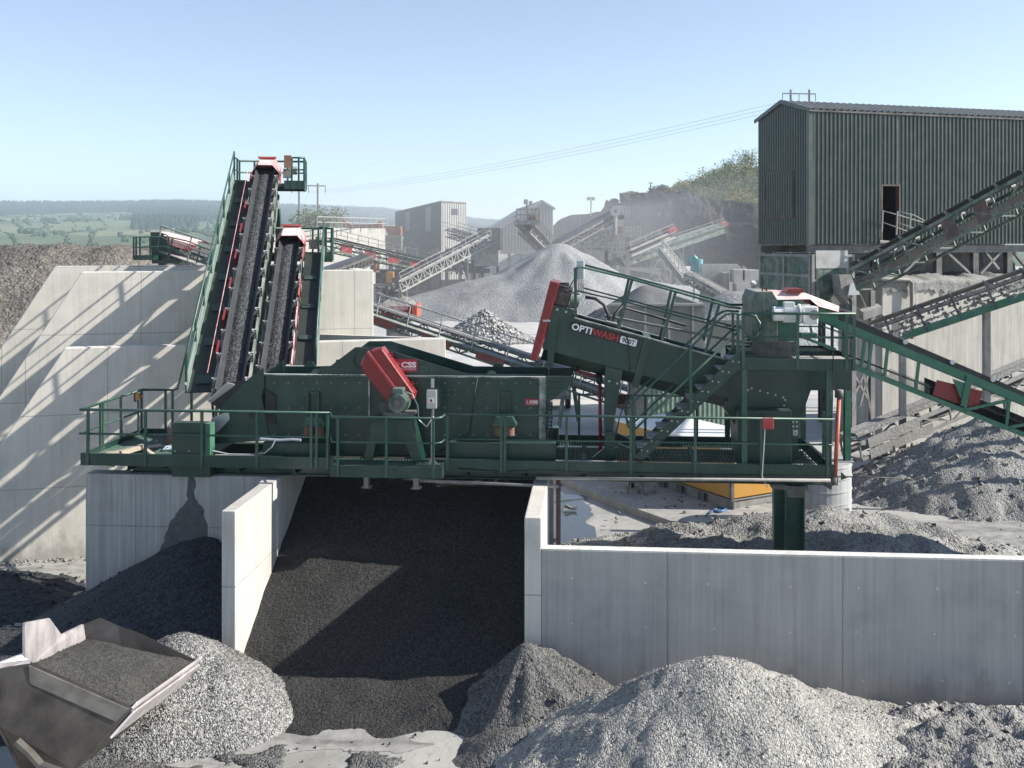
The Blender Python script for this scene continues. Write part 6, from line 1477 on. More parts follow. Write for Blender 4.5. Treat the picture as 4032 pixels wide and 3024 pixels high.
# ---- rear conveyor head with green box above the wing walls
T, at_, un_, dn_, sd_ = conveyor('inclined_conveyor', 'short rear conveyor with a green head box and red hood above the wing walls', P(930,1068,45.5), P(690,982,47.5), .95, .5, 'steel_dusty', 'belt', load='grey_sand', rail=1, rails='steel_dusty', idl=True, chord=.07)
def pr7(x, y, Y): return P(x, y, Y)
build(MB().prism([P(x,y,46.6) for x, y in ((592,914),(622,914),(660,926),(660,1010),(710,1030),(706,1038),(598,1038))], (0,1.7,0)), 'head_box', M['green'], T)
lo7 = [P(655,934,46.3), P(778,968,46.3)]; up7 = [P(626,912,47.0), P(778,950,47.0)]; bt7 = [P(660,962,46.3), P(748,990,46.3)]
build(MB().add(lo7+up7+[p+V(0,1.2,0) for p in up7]+[p+V(0,2.2,.0) for p in lo7]+bt7, [(0,1,3,2),(2,3,5,4),(4,5,7,6),(0,8,9,1)]), 'hood', M['hood_red'], T)
mb = MB(); mb.path([P(525,934,45.6), P(660,932,45.6), P(740,950,45.6), P(850,994,45.4)], .035, 6).path([P(525,974,45.6), P(650,970,45.6), P(840,1030,45.4)], .03, 6).path([P(525,934,45.6), P(533,934,48)], .035, 6); build(mb, 'head_handrail', M['green_rail'], T)
for x, y0, y1 in ((526,934,1022),(536,934,1020),(551,934,1015),(591,934,1020),(664,932,1005),(680,936,1022),(790,970,1036)): build(MB().bar(P(x,y0,45.6), P(x-(16 if x > 670 else 0),y1,45.6), .06), 'rail_post', M['green'], T)
build(MB().prism([P(528,1005,45.6), P(600,1005,45.6), P(600,1024,45.6), P(528,1024,45.6)], (0,2.4,0)), 'head_deck', M['green'], T)
build(MB().bar(P(640,1035,47.5), P(640,1200,47.5), .3), 'support_leg', M['green'], T)
mb = MB().path([P(624,912,47), P(624,900,47), P(682,900,47), P(682,918,47)], .03, 6); build(mb, 'guard_rail', M['galv'], T)
# ---- conveyor with red panels passing under the washer
a, b = P(1460,1215,53), P(2170,1450,47.5); e_ = ext(a,b,1.55)
conveyor('inclined_conveyor', 'long low conveyor with red side panels running across the yard under the washer', ext(a,b,-.25), e_, .95, .6, 'green_dusty', 'steel_dusty', rail=1, rails='grey_frame', panels=((.17,.25),(.33,.42),(.50,.58),(.68,.76),(.86,.94)), legs=((.3,0),(.75,0)), load='grey_sand', idl=True, postgap=1.8)
# ---- upper thin conveyor with red panels by the concrete bin
a, b = P(1285,945,112), P(1700,1040,132)
conveyor('inclined_conveyor', 'narrow green conveyor with four red panels beside the concrete bin', a, b, 1.5, 1.15, 'green_dusty', 'belt', rail=1, rails='steel_dark', panels=((.08,.17),(.28,.38),(.5,.6),(.72,.83)), legs=((.62,0),), idl=True, chord=.12)
# ---- concrete bin with rail on top
q0, q1 = P(1180,898,132), P(1517,900,144)
CB = thing('concrete_bin', 'old pale concrete bin wall with a rusty rail along its top', 'bin', (q0.x+8,79,0))
build(MB().prism([V(q0.x-6,129.5,0), V(q1.x,144,0), V(q1.x,144,q1.z), V(q0.x-6,129.5,q1.z)], (-3,14,0)), 'bin_body', M['concrete_old'], CB)
mb = MB()
for z in (1.4,.7): mb.bar(V(q0.x+2,133.3,q1.z+z), V(q1.x,144.4,q1.z+z), .1)
for k in range(11): p = lerp(V(q0.x+2,133.3,q1.z), V(q1.x,144.4,q1.z), k/10); mb.bar(p, p+V(0,0,1.4), .1)
build(mb, 'handrail', M['grey_frame'], CB)
build(MB().prism([P(1350,862,150),P(1385,885,150),P(1470,884,150),P(1500,870,150),P(1505,897,150),P(1350,897,150)], (0,2,0)), 'rusty_hopper', M['rust'], CB)
mb = MB()
build(MB().prism([P(1510,890,148),P(1578,890,148),P(1578,928,148),P(1530,928,148)], (0,4,0)), 'rusty_box', M['rust'], CB)
build(MB().prism([P(1516,930,147),P(1580,930,147),P(1580,985,147),P(1516,985,147)], (0,3,0)).bar(P(1516,930,146.7),P(1582,930,146.7),.3).bar(P(1516,957,146.7),P(1582,957,146.7),.25).bar(P(1550,930,146.7),P(1550,985,146.7),.25), 'panel_box', M['dusty_clad'], CB)
for x in (1540,1578): build(MB().bar(P(x,985,147), V(P(x,985,147).x,147,0), .45), 'leg', M['steel_dusty'], CB)
# ---- dark mono pitch building
DB = thing('tall_shed', 'tall dark grey mono pitch shed with its sunlit end coloured paler in the yard', 'shed', (-10,160,0))
c = P(1738,800,150); l_ = P(1556,800,172); r_ = P(1835,800,155)
def colm(p, z): return V(p.x, p.y, z)
zr, zl = CH+165/FPX*150, CH+122/FPX*172
zlow = 1.6
build(MB().add([colm(c,zlow),colm(l_,zlow),colm(l_,zl),colm(c,zr)], [(0,1,2,3)]), 'side_wall', M['dark_clad'], DB)
mb = MB(); dr_ = V(r_.x-c.x, r_.y-c.y, 0); corrug(mb, V(c.x,c.y,0), dr_.normalized(), V(dr_.y,-dr_.x,0).normalized(), dr_.length, 3.0, lambda x: zr-.1, .55, .10); build(mb, 'front_wall', M['barn_clad'], DB)  # front paler, side wall darker: sun and shade put into the colours
bk_ = colm(l_,0)+dr_
build(MB().add([colm(r_,zlow),V(bk_.x,bk_.y,zlow),V(bk_.x,bk_.y,zl),colm(r_,zr)], [(0,1,2,3)]), 'rear_wall', M['dark_clad'], DB)
build(MB().prism([colm(c,zr),colm(l_,zl),V(bk_.x,bk_.y,zl),colm(r_,zr)], (0,0,.2)), 'roof', M['dusty_clad'], DB)
ld_ = (V(l_.x,l_.y,0)-V(c.x,c.y,0)); nl_ = V(ld_.y,-ld_.x,0).normalized(); nl_ = nl_ if nl_.y < 0 else -nl_
for x0, x1, y0, y1 in ((1597,1617,830,908),(1678,1699,811,911)):
    def onw(x, y):
        k = ((x-CX)/FPX); t = (k*c.y-c.x)/(ld_.x-k*ld_.y); q = V(c.x,c.y,0)+ld_*t+nl_*.06; return V(q.x, q.y, CH-(y-HY)/FPX*q.y)
    build(MB().add([onw(x0,y1),onw(x1,y1),onw(x1,y0),onw(x0,y0+6)], [(0,1,2,3)]), 'rooflight_strip', M['grey_frame'], DB)
p = P(1790,833,149); fl = build(MB().box(p.x-.5,p.x+.5,p.y-.6,p.y+.6,p.z-.5,p.z+.4), 'flood_lamp', M['grey_frame'], DB)
# dark base structure with legs under it
US = thing('steel_framework', 'dusty grey steel framework with a sagging walkway under the tall shed', 'steelwork', (-8,148,0))
mb = MB()
for x in (1590,1640,1705,1720,1760,1812,1835,1860,1890): p = P(x,1030,146); mb.bar(V(p.x,146,0), V(p.x,146,p.z+2), .45)
mb.bar(P(1560,1062,147),P(1850,1062,147),.5); mb.bar(P(1600,1150,146),P(1760,1148,146),.4); mb.bar(P(1600,1172,145),P(1770,1172,145),.4)
for k in range(5): mb.bar(P(1775+22*k,1030,145.5),P(1800+22*k,1080,145.5),.2); mb.bar(P(1800+22*k,1030,145.5),P(1775+22*k,1080,145.5),.2)
build_split(mb, 'beam', M['steel_dusty'], US)
mb = MB().box(P(1560,1,152).x,P(1730,1,152).x,152,154,0,P(1,1070,152).z); build(mb, 'dark_panel', M['dark_clad'], US)
build(MB().box(P(1735,1,158).x,P(1930,1,158).x,158,160,0,P(1,1060,158).z), 'pale_panel', M['grey_frame'], US)
mb = MB().path([P(1785,1020,143),P(1840,1045,143),P(1900,1048,143),P(1930,1042,143)], .35, 6).path([P(1785,1000,143),P(1840,1026,143),P(1900,1028,143),P(1930,1022,143)], .08, 5)
mb.path([P(1780,1048,142),P(1850,1066,142),P(1930,1066,142)], .4, 6); build_split(mb, 'walkway', M['steel_dark'], US)
# ---- pale gabled barn
GB = thing('gabled_barn', 'pale dusty gabled barn with grey cladding behind the stockpile', 'barn', (8,170,0))
gf = [(1974,987),(2178,973),(2178,824),(2135,793),(1974,897)]
off = P(2041,794,205)-P(2135,793,165)
fz = [P(x,y,165) for x, y in gf]
mb = MB(); dgb = V(fz[1].x-fz[0].x,0,0)
def gtop(x):
    X = fz[0].x+x
    if X < fz[3].x: return fz[4].z+(fz[3].z-fz[4].z)*(X-fz[4].x)/(fz[3].x-fz[4].x)
    return fz[3].z+(fz[2].z-fz[3].z)*(X-fz[3].x)/(fz[2].x-fz[3].x)
corrug(mb, V(fz[0].x,165,0), Xs, -Ys, dgb.x, fz[0].z, gtop, .5, .08); build(mb, 'gable_wall', M['barn_clad'], GB)
build(MB().prism([fz[3]+V(0,-.3,.1), fz[4]+V(-.3,-.3,.1), fz[4]+V(off.x-.3,off.y,.1), fz[3]+V(off.x,off.y,.1)], (0,0,.12)).prism([fz[3]+V(0,-.3,.12), fz[2]+V(.3,-.3,.1), fz[2]+V(off.x+.3,off.y,.1), fz[3]+V(off.x,off.y,.12)], (0,0,.12)), 'roof', M['grey_frame'], GB)
build(MB().bar(fz[3]+V(0,-.36,0), fz[4]+V(-.3,-.36,0), .1, .6).bar(fz[3]+V(0,-.36,0), fz[2]+V(.3,-.36,0), .1, .4), 'barge_board', M['grey_frame'], GB)
build(MB().prism([fz[0], fz[4], fz[4]+V(off.x,off.y,0), V(fz[0].x+off.x,165+off.y,fz[0].z)], (.1,0,0)).prism([fz[1], fz[2], fz[2]+V(off.x,off.y,0), V(fz[1].x+off.x,165+off.y,fz[1].z)], (-.1,0,0)), 'side_wall', M['dark_clad'], GB)
build(MB().box(fz[0].x-.2,fz[1].x,164.6,164.9,fz[0].z-.5,fz[0].z+.05), 'base_beam', M['grey_frame'], GB)
for x in (2005,2050,2100,2150): p = P(x,980,166); build(MB().bar(V(p.x,166,0), V(p.x,166,fz[1].z), .5), 'leg', M['steel_dusty'], GB)
HH = thing('head_house', 'dark box housing on legs joining the lattice conveyor to the barn', 'housing', (P(1925,1,140).x,140,0))
a, b = P(1881,897,140), P(1971,985,140); build(MB().box(a.x,b.x,140,146,b.z,a.z), 'housing_wall', M['dark_clad'], HH); a, b = P(1865,985,140), P(1962,1048,140); build(MB().box(a.x,b.x,140.4,145,b.z,a.z-.01), 'lower_box', M['steel_dusty'], HH)
for x in (1868,1900,1960): p = P(x,1048,141); build(MB().bar(V(p.x,141,0), p, .4), 'leg', M['steel_dark'], HH)
# ---- pale lattice conveyor
conveyor('lattice_conveyor', 'pale grey lattice truss conveyor rising to the dark head house', P(1556,1108,118), P(1908,926,128), 1.3, 1.25, 'grey_frame', 'belt', rail=1, rails='grey_frame', legs=((.72,0),(.05,0)), idl=True, chord=.16, nx=16)
conveyor('lattice_conveyor', 'short dark walkway conveyor dropping from the tall shed', P(1905,945,137), P(1772,905,146), 1.2, 1.0, 'steel_dusty', 'belt', rail=2, rails='grey_frame', chord=.14)
# ---- mobile crusher with yellow box, and black conveyor feeding it
MC = thing('crushing_plant', 'dusty crushing plant with a rusty drum and yellow cabinet by the concrete bin', 'crusher', (P(1530,1,125).x,125,0))
a, b = P(1478,1062,125), P(1590,1125,125); build(MB().box(a.x,b.x,125,128,b.z,a.z), 'crusher_body', M['steel_dark'], MC, bevel=.1)
c = P(1476,1010,122); build(MB().tube((c.x,122,P(1,1072,122).z),(c.x,122,P(1,1024,122).z),.55,16), 'drum', M['rust'], MC, smooth=False)
a, b = P(1520,1114,121), P(1549,1070,121); yb = build(MB().box(a.x,b.x,121,122,a.z,b.z), 'yellow_cabinet', M['yellow'], MC, bevel=.05)
mb = MB()
for x in (1482,1520,1545,1575,1590): p = P(x,1120,124); mb.bar(V(p.x+.3,124,0), p, .3)
mb.bar(P(1470,1122,123.5),P(1600,1122,123.5),.3); mb.bar(P(1500,1190,122),P(1545,1125,122),.18); mb.bar(P(1560,1125,122),P(1600,1188,122),.2)
build(mb, 'frame', M['steel_dusty'], MC)
mb = MB(); rn = random.Random(31)
for k in range(26): p = P(rn.uniform(1475,1590), rn.uniform(1128,1185), rn.uniform(122,126)); q = P(rn.uniform(1475,1590), rn.uniform(1128,1185), rn.uniform(122,126)); mb.bar(p, lerp(p,q,.5), rn.uniform(.1,.4))
build_split(mb, 'machinery', M['steel_dark'], MC)
mb = MB()
for z in (1012,1026,1040): mb.bar(P(1440+rn.uniform(-4,4),z,122), P(1484,z-16,122), .16)
mb.path([P(1444,1000,122),P(1452,992,122),P(1468,994,122),P(1478,1010,122)], .14, 6); build_split(mb, 'pipework', M['steel_dusty'], MC)
conveyor('inclined_conveyor', 'black conveyor rising from behind the wing wall to the crushing plant', P(1270,1075,88), P(1450,1008,118), 1.2, .9, 'steel_dark', 'belt', chord=.14)
# ---- red crawler crusher
RC = thing('crawler_crusher', 'red tracked crusher with a pile of stone in its hopper', 'crusher', (P(1590,1,62).x,62,0)); Yc = 62.0
a, b = P(1500,1252,Yc), P(1632,1207,Yc); build(MB().box(a.x,b.x,Yc,Yc+2.4,a.z,b.z), 'hopper_side', M['red'], RC, bevel=.03)
a2, b2 = P(1622,1252,Yc), P(1643,1200,Yc); build(MB().box(a2.x,b2.x,Yc-.1,Yc+2.5,a2.z,b2.z), 'end_panel', M['orange'], RC, bevel=.03)
text_mesh('TEREX|FINLAY', .26, M['white'], P(1549,1221,Yc)+V(0,-.01,0), (1,0,0), (0,0,1), RC, width=.88)
mb = MB(); K = 22
for j in range(K+1):
    for i in range(K+1): x = P(1485,1,Yc).x+(b.x+.2-P(1485,1,Yc).x)*i/K; y = Yc+.05+2.3*j/K; e = min(i,K-i,j,K-j)/K; mb.v.append(V(x,y,b.z-.05+min(.5,e*1.6)+.25*fbm(x,y,1.2,4)*min(1,e*5)))
for j in range(K):
    for i in range(K): mb.f.append([j*(K+1)+i,j*(K+1)+i+1,(j+1)*(K+1)+i+1,(j+1)*(K+1)+i]); mb.m.append(0)
single(mb, 'stone_load', M['spoil'], 'loose grey stone heaped in the red crusher hopper', 'stone', (P(1570,1,Yc).x,Yc+1,b.z))
for y in (Yc+.1, Yc+1.8): build(MB().prism([V(a.x+.2,y,.6),V(a.x+.5,y,.05),V(b.x-.5,y,.05),V(b.x-.2,y,.6),V(b.x-.5,y,1.0),V(a.x+.5,y,1.0)], (0,.5,0)), 'crawler_track', M['steel_dark'], RC)
build(MB().box(a.x+.3,b.x-.3,Yc+.2,Yc+2.2,.9,a.z), 'chassis', M['steel_dusty'], RC)
# ---- radial conveyor standing over the stockpile
conveyor('stockpile_conveyor', 'dark conveyor whose head stands over the big stockpile', P(2190,1012,150), P(2066,884,128), 1.5, 1.1, 'steel_dusty', 'belt', rail=2, rails='steel_dark', idl=True, chord=.16)
SP = thing('head_platform', 'railed head platform with floodlight mast above the stockpile', 'platform', (P(2080,1,126).x,126,P(1,884,126).z)); a, b = P(2034,884,126), P(2124,868,126)
build(MB().box(a.x,b.x,125,128,a.z,a.z+.5), 'deck', M['steel_dusty'], SP)
mb = MB()
for y in (125,128):
    for z in (1.9,1.2): mb.bar(V(a.x,y,a.z+z), V(b.x,y,a.z+z), .08)
    for k in range(7): x = a.x+(b.x-a.x)*k/6; mb.bar(V(x,y,a.z+.4), V(x,y,a.z+1.9), .08)
mb.bar(V(a.x,125,a.z+1.9), V(a.x,128,a.z+1.9), .08).bar(V(b.x,125,a.z+1.9), V(b.x,128,a.z+1.9), .08)
build(mb, 'handrail', M['steel_dusty'], SP)
p = P(2074,868,126); build(MB().bar(p, V(p.x,126,P(1,800,126).z), .16), 'mast', M['steel_dusty'], SP)
for x0, x1, y0, y1 in ((2062,2079,785,804),(2082,2097,791,806)): a, b = P(x0,y1,125.6), P(x1,y0,125.6); build(MB().box(a.x,b.x,125.5,126.1,a.z,b.z), 'flood_lamp', M['grey_frame'], SP, bevel=.04)
a, b = P(2078,873,125.5), P(2110,842,125.5); build(MB().tube((a.x,126.5,a.z+.6),(b.x,126.5,a.z+.6),.6,12), 'motor', M['steel_dark'], SP)
build(MB().prism([P(2109,872,125.2),P(2114,850,125.2),P(2119,833,125.2),P(2122,845,125.2),P(2116,872,125.2)], (0,.1,0)), 'yellow_guard', M['yellow'], SP)
# ---- dark conveyor up to the screen tower
conveyor('inclined_conveyor', 'long dark conveyor with pale rollers climbing to the screening tower', P(2192,960,142), P(2418,838,152), 1.6, 1.0, 'steel_dark', 'belt', idl=True, chord=.16)
TW = thing('screening_tower', 'dusty screening tower with railed platforms against the quarry cliff', 'tower', (P(2450,1,150).x,150,0))
mb = MB()
for x in (2388,2420,2470): p = P(x,830,150); mb.bar(V(p.x,150,0), V(p.x,150,P(1,925,150).z), .6)
for x, y in ((2425,848),(2425,925)): pass
mb.path([P(2422,925,149),P(2422,842,149),P(2430,834,149),P(2446,833,149)], .3, 8)
mb.bar(P(2330,960,150),P(2430,922,150),.4); mb.bar(P(2410,990,150),P(2520,990,150),.5); build(mb, 'frame', M['steel_dusty'], TW)
a, b = P(2410,846,150), P(2440,812,150); build(MB().box(a.x,b.x,149,152,a.z,b.z), 'drive_box', M['steel_dusty'], TW, bevel=.1); c = P(2424,832,148.5); build(MB().ring(c,(0,1,0),.2,.75,.4,14), 'pulley', M['grey_frame'], TW)
for k in range(5): a, b = P(2424,917-k*13,149), P(2456,906-k*13,149); build(MB().box(a.x,b.x,149,151,a.z,b.z), 'screen_module', M['rust'] if k < 2 else M['grey_frame'], TW)
build(MB().prism([P(x,y,149) for x, y in ((2432,862),(2440,838),(2462,836),(2456,862))], (0,1.5,0)), 'chute', M['grey_frame'], TW)
mb = MB()
def railbox(m, x0, x1, yt, yb, Y, n=5, dep=3, t=.1):
    for Yy in (Y, Y+dep):
        a, b = P(x0,yt,Y), P(x1,yb,Y)
        m.bar(V(a.x,Yy,a.z),V(b.x,Yy,a.z),t); m.bar(V(a.x,Yy,(a.z+b.z)/2),V(b.x,Yy,(a.z+b.z)/2),t)
        for k in range(n+1): x = a.x+(b.x-a.x)*k/n; m.bar(V(x,Yy,b.z),V(x,Yy,a.z),t)
    m.box(a.x,b.x,Y,Y+dep,b.z-.2,b.z)

for a_ in ((2453,2522,893,927,148),(2440,2478,813,848,149,3),(2412,2500,954,992,147,6),(2520,2602,945,990,146,6)): mb = MB(); railbox(mb,*a_); build(mb, 'railed_platform', M['grey_frame'], TW)
mb = MB(); rn = random.Random(41)
for k in range(34): p = P(rn.uniform(2290,2420), rn.uniform(900,985), rn.uniform(151,156)); mb.bar(p, p+V(rn.uniform(-2,2),0,rn.uniform(-2,2)), .15)
mb.bar(P(2385,985,150),P(2385,1060,150),.6); mb.bar(P(2470,990,150),P(2470,1180,150),.7); mb.bar(P(2260,972,152),P(2390,972,152),.2)
for dx in (-34,-12,12,34): mb.bar(P(2512,1028,149),P(2512+dx,1000+abs(dx)*.2,149),.22)
mb.bar(P(2435,990,149),P(2468,1050,149),.3); mb.bar(P(2500,1015,149),P(2466,1055,149),.3); mb.bar(P(2450,1055,149),P(2600,1060,149),.25); mb.bar(P(2330,1036,150),P(2600,1075,150),.45)
for k in range(22): p = P(rn.uniform(2560,2640), rn.uniform(1020,1130), rn.uniform(138,145)); mb.bar(p, p+V(rn.uniform(-1.6,1.6),0,rn.uniform(-1.6,1.6)), .2)
mb.bar(P(2604,1000,140),P(2640,1140,140),.3); mb.bar(P(2670,1110,139),P(2620,1150,139),.3); mb.bar(P(2640,1060,139),P(2640,1150,139),.2); build_split(mb, 'support_steel', M['grey_frame'], TW)
for x0,x1,y0,y1 in ((2290,2420,905,985),(2475,2560,1000,1055),(2480,2600,1065,1190)): a, b = P(x0,y1,157), P(x1,y0,157); build(MB().box(a.x,b.x,157,159,max(0,a.z),b.z), 'dark_bin', M['dark_clad'], TW)
conveyor('inclined_conveyor', 'pale conveyor with a small red head and handrail below the cliff', P(2470,985,138), P(2640,912,141), 1.3, .8, 'grey_frame', 'belt', rail=1, rails='grey_frame', head='red', lattice=False, chord=.2)
conveyor('inclined_conveyor', 'green conveyor with a red head reaching furthest right below the cliff', P(2395,1035,150), P(2836,888,158), 1.4, .9, 'green_dusty', 'belt', rail=1, rails='steel_dusty', head='red', legs=((.62,3),), lattice=False, chord=.5, idl=False)
SW_ = thing('walkway_stair', 'long dusty brown stair with handrails descending from the screening tower', 'stair', (P(2680,1,132).x,132,0)); a, b = P(2608,985,134), P(2750,1165,126)
build(MB().bar(a, b, 1.2, .75), 'stringer', M['steel_dusty'], SW_); mb = MB()
for z in (1.4,.75): mb.bar(a+V(0,-.6,z), b+V(0,-.6,z), .08); mb.bar(a+V(0,.6,z), b+V(0,.6,z), .08)
for k in range(10): p = lerp(a,b,k/9); mb.bar(p+V(0,-.6,0), p+V(0,-.6,1.4), .08); mb.bar(p+V(0,.6,0), p+V(0,.6,1.4), .08); mb.bar(p+V(0,-.6,0), p+V(0,.6,0), .08)
build(mb, 'handrail', M['grey_frame'], SW_)
yg = P(2614,945,135); build(MB().prism([P(2606,962,135),P(2612,940,135),P(2618,933,135),P(2614,962,135)], (0,.2,0)), 'yellow_guard', M['yellow'], SW_)
# ---- blue green cyclone and the conveyor below it
CY = thing('dust_cyclone', 'blue green dust cyclone with a curved duct by the concrete bunkers', 'cyclone', (P(2745,1,112).x,112,0)); c = P(2748,1040,112)
build(MB().path([(c.x,112,c.z+.55),(c.x,112,c.z-.5)], .55, 14).path([(c.x,112,c.z-.5),(c.x,112,c.z-.9),(c.x,112,c.z-1.2)], .55, 14, True, .12), 'cyclone_body', M['teal'], CY, smooth=False)
mb = MB().path([P(2712,1044,112),P(2714,1026,112),P(2722,1012,112),P(2732,1010,112),P(2741,1018,112),P(2744,1028,112)], .22, 10); build(mb, 'duct', M['teal'], CY, smooth=True)
mb = MB()
for dx in (-14,14): mb.bar(P(2748+dx,1040,112), V(P(2748+dx*1.3,1,112).x,112,0), .15)
mb.bar(P(2728,958,112), P(2728,1012,112), .06); build(mb, 'stand', M['teal'], CY)
conveyor('inclined_conveyor', 'dusty conveyor sloping down right below the cyclone', P(2715,1080,108), P(2858,1160,100), 1.2, .7, 'steel_dusty', 'mud', chord=.14, load='spoil', legs=((.5,0),))
# ---- concrete bunkers and the grey steel bins
BKR = thing('concrete_bunker', 'pale concrete block bunkers below the quarry cliff', 'bunker', (P(2840,1,106).x,108,0))
a, b = P(2764,1165,108), P(2935,1040,108); build(MB().prism([V(a.x,108,0),V(b.x+1,108,0),V(b.x+.4,108,b.z-1.2),V(b.x-.8,108,b.z),V(a.x,108,b.z)], (0,1.0,0)), 'bunker_wall', M['concrete_old'], BKR)
a, b = P(2853,1165,106), P(2866,1074,106); build(MB().box(a.x,b.x,105.4,108,0,b.z), 'bunker_rib', M['concrete_old'], BKR)
a, b = P(2890,1112,104), P(2932,1062,104); build(MB().box(a.x,b.x,104,106,a.z,b.z), 'block', M['concrete'], BKR); a, b = P(2900,1150,103), P(2940,1118,103); build(MB().box(a.x,b.x,103,105,0,b.z), 'block', M['concrete'], BKR)
a, b = P(2930,1104,103.5), P(3000,1064,103.5); build(MB().box(a.x,b.x,104,107,a.z,b.z), 'block', M['concrete'], BKR)
a, b = P(2840,1190,101), P(2960,1155,101); build(MB().box(a.x,b.x,101,104,0,b.z), 'low_wall', M['concrete'], BKR)
GR = thing('steel_bay', 'plain grey steel bay panels standing in the yard behind the washer', 'bay', (P(2600,1,66).x,66,0)); a, b = P(2400,1500,66), P(2775,1194,66)
build(MB().box(a.x,b.x,66,66.3,0,b.z).box(b.x-.3,b.x,66.302,76,0,b.z-.02), 'bay_panel', M['dusty_clad'], GR)
mb = MB()
for k in range(4): x = a.x+(b.x-a.x)*(k+.5)/4; mb.box(x-.06,x+.06,65.9,65.998,0,b.z)
mb.box(a.x,b.x,65.85,65.995,b.z-.15,b.z-.004); build(mb, 'panel_rib', M['grey_frame'], GR)
a, b = P(2786,1500,62), P(2980,1260,62); build(MB().box(a.x,b.x,62,62.3,0,b.z), 'bay_panel', M['dusty_clad'], GR)
heap('stockpile', M['grey_sand'], lambda x, y: cone(x, y, P(2560,1,84).x, 84, 4.9, .62, .6), (P(2560,1,84).x-11, P(2560,1,84).x+11, 73, 95), .4, 'dark sand stockpile rising behind the grey steel bay', cat='stockpile', rough=.3, nsc=.4, fine=.08)
heap('stockpile', M['stock_gravel'], lambda x, y: cone(x, y, P(2920,1,82).x, 82, 4.6, .55, .6), (P(2920,1,82).x-9, P(2920,1,82).x+9, 73, 92), .4, 'small grey stockpile just left of the green steel bin', cat='stockpile', rough=.3, nsc=.4, fine=.08)
mb = MB()
heap('stone_heap', M['pale_sand'], lambda x, y: min(7, cone(x, y, 8, 262, 9, .4, 1, .3, 1)), (-40, 60, 235, 290), 1.6, 'pale far bank of stone seen under the barn', cat='stone heap', rough=.6, nsc=.1, fine=.2)
# ---- power pole, wires, masts
M['wire'] = plain('weathered_wire', (.22,.23,.25), .6)
M['pole'] = plain('weathered_pole', (.24,.22,.20), .85)
def hpole(label, xL, xR, yt, x0, x1, Y, strx, drop):
    T = thing('power_pole', label, 'power pole', (P((xL+xR)/2,1,Y).x,Y,0))
    for x in (xL, xR): p = P(x,yt,Y); build(MB().bar(V(p.x,Y,0), p+V(0,0,.3), .0016*Y), 'pole', M['pole'], T)
    build(MB().bar(P(x0,yt+2,Y-.2), P(x1,yt+4,Y-.2), .0008*Y, .0012*Y), 'crossarm', M['grey_frame'], T); out = []
    for x in strx: p = P(x,yt+4,Y-.2); q = P(x,yt+drop,Y-.2); build(MB().bar(p, q, .0005*Y), 'insulator', M['glass'], T); out.append(q)
    return out
e1 = hpole('twin wooden power pole standing behind the steep conveyors', 1177, 1251, 728, 1148, 1281, 205, (1148,1215,1281), 32)
e2 = hpole('top of a twin power pole showing above the ridge of the big shed', 3113, 3186, 366, 3080, 3212, 92, (3081,3146,3211), 34)
for k, (p, q) in enumerate(zip(e1, e2)):
    pts = [lerp(p, q, i/24)+V(0,0,-1.2*4*(i/24)*(1-i/24)) for i in range(25)]
    tag(build(MB().path(pts, .012, 4, False), 'power_line', M['wire'], base=pts[12]), 'thin overhead power line, %s of the three' % ('highest','middle','lowest')[k], 'power line', 'overhead power lines')
for k, p in enumerate(e1):
    q = p+V(-45,160,-14); pts = [lerp(p, q, i/10)+V(0,0,-2*4*(i/10)*(1-i/10)) for i in range(11)]
    tag(build(MB().path(pts, .012, 4, False), 'power_line', M['wire'], base=pts[5]), 'faint overhead line falling away behind the twin pole, %s of three' % ('leftmost','middle','rightmost')[k], 'power line', 'overhead power lines')
# ================================================================ quarry cliff and its bushes
TOP = [(2120,980),(2181,889),(2199,867),(2253,846),(2310,840),(2371,830),(2380,808),(2452,794),(2457,772),(2515,758),(2560,757),(2588,756),(2615,749),(2678,752),(2714,748),(2760,770),(2820,782),(2960,800),(3300,810),(3900,830)]
def top_row(x):
    for (a, ya), (b, yb) in zip(TOP, TOP[1:]):
        if a <= x <= b: return ya+(yb-ya)*(x-a)/(b-a)
    return TOP[-1][1]
NXC, NZ = 230, 34
mb = MB()
for j in range(NZ+7):
    for i in range(NXC+1):
        x = 2120+1780*i/NXC; t = min(1, j/NZ); dp = 216-.5*(x-2150)/FPX*208; tp = P(x, top_row(x), dp)
        z = -1+(tp.z+1)*t; w = V(tp.x, 0, z)
        dep = dp-10+10*t*t+1.3*fbm(w.x, z*.8, .16, 5, 3)+.7*abs(fbm(w.x, z, .5, 4, 7))+.6*math.floor(t*3+.6*fbm(w.x,3,.1,3))
        z += .5*fbm(w.x, z, .3, 4, 5)*(t if t < 1 else .4)
        if j > NZ: dep = dp+2+(j-NZ)*9; z = tp.z+.35*fbm(w.x, j, .4, 3)-.15*(j-NZ)
        mb.v.append(V(tp.x*(dep/dp if j > NZ else 1), dep, z))
for j in range(NZ+6):
    for i in range(NXC): mb.f.append([j*(NXC+1)+i, j*(NXC+1)+i+1, (j+1)*(NXC+1)+i+1, (j+1)*(NXC+1)+i]); mb.m.append(1 if j >= NZ else 0)
def cliff_mat():
    m, nt, bs = new_mat('quarry_rock'); c = coords(nt); n1 = noise_tex(nt, c, .16, 8, .7); n2 = noise_tex(nt, c, 1.2, 6, .7)
    r = ramp(nt, [(.3, (.014,.015,.017)), (.6, (.028,.029,.031)), (.8, (.085,.082,.076))]); nt.links.new(n1, r.inputs[0]); nt.links.new(r.outputs[0], bs.inputs['Base Color']); bs.inputs['Roughness'].default_value = .95
    bump(nt, bs, n2, .8, .5); return m
M['cliff'] = cliff_mat(); M['scrub'] = leafmat('ridge_grass', (.06,.07,.03), (.13,.125,.06), .3)
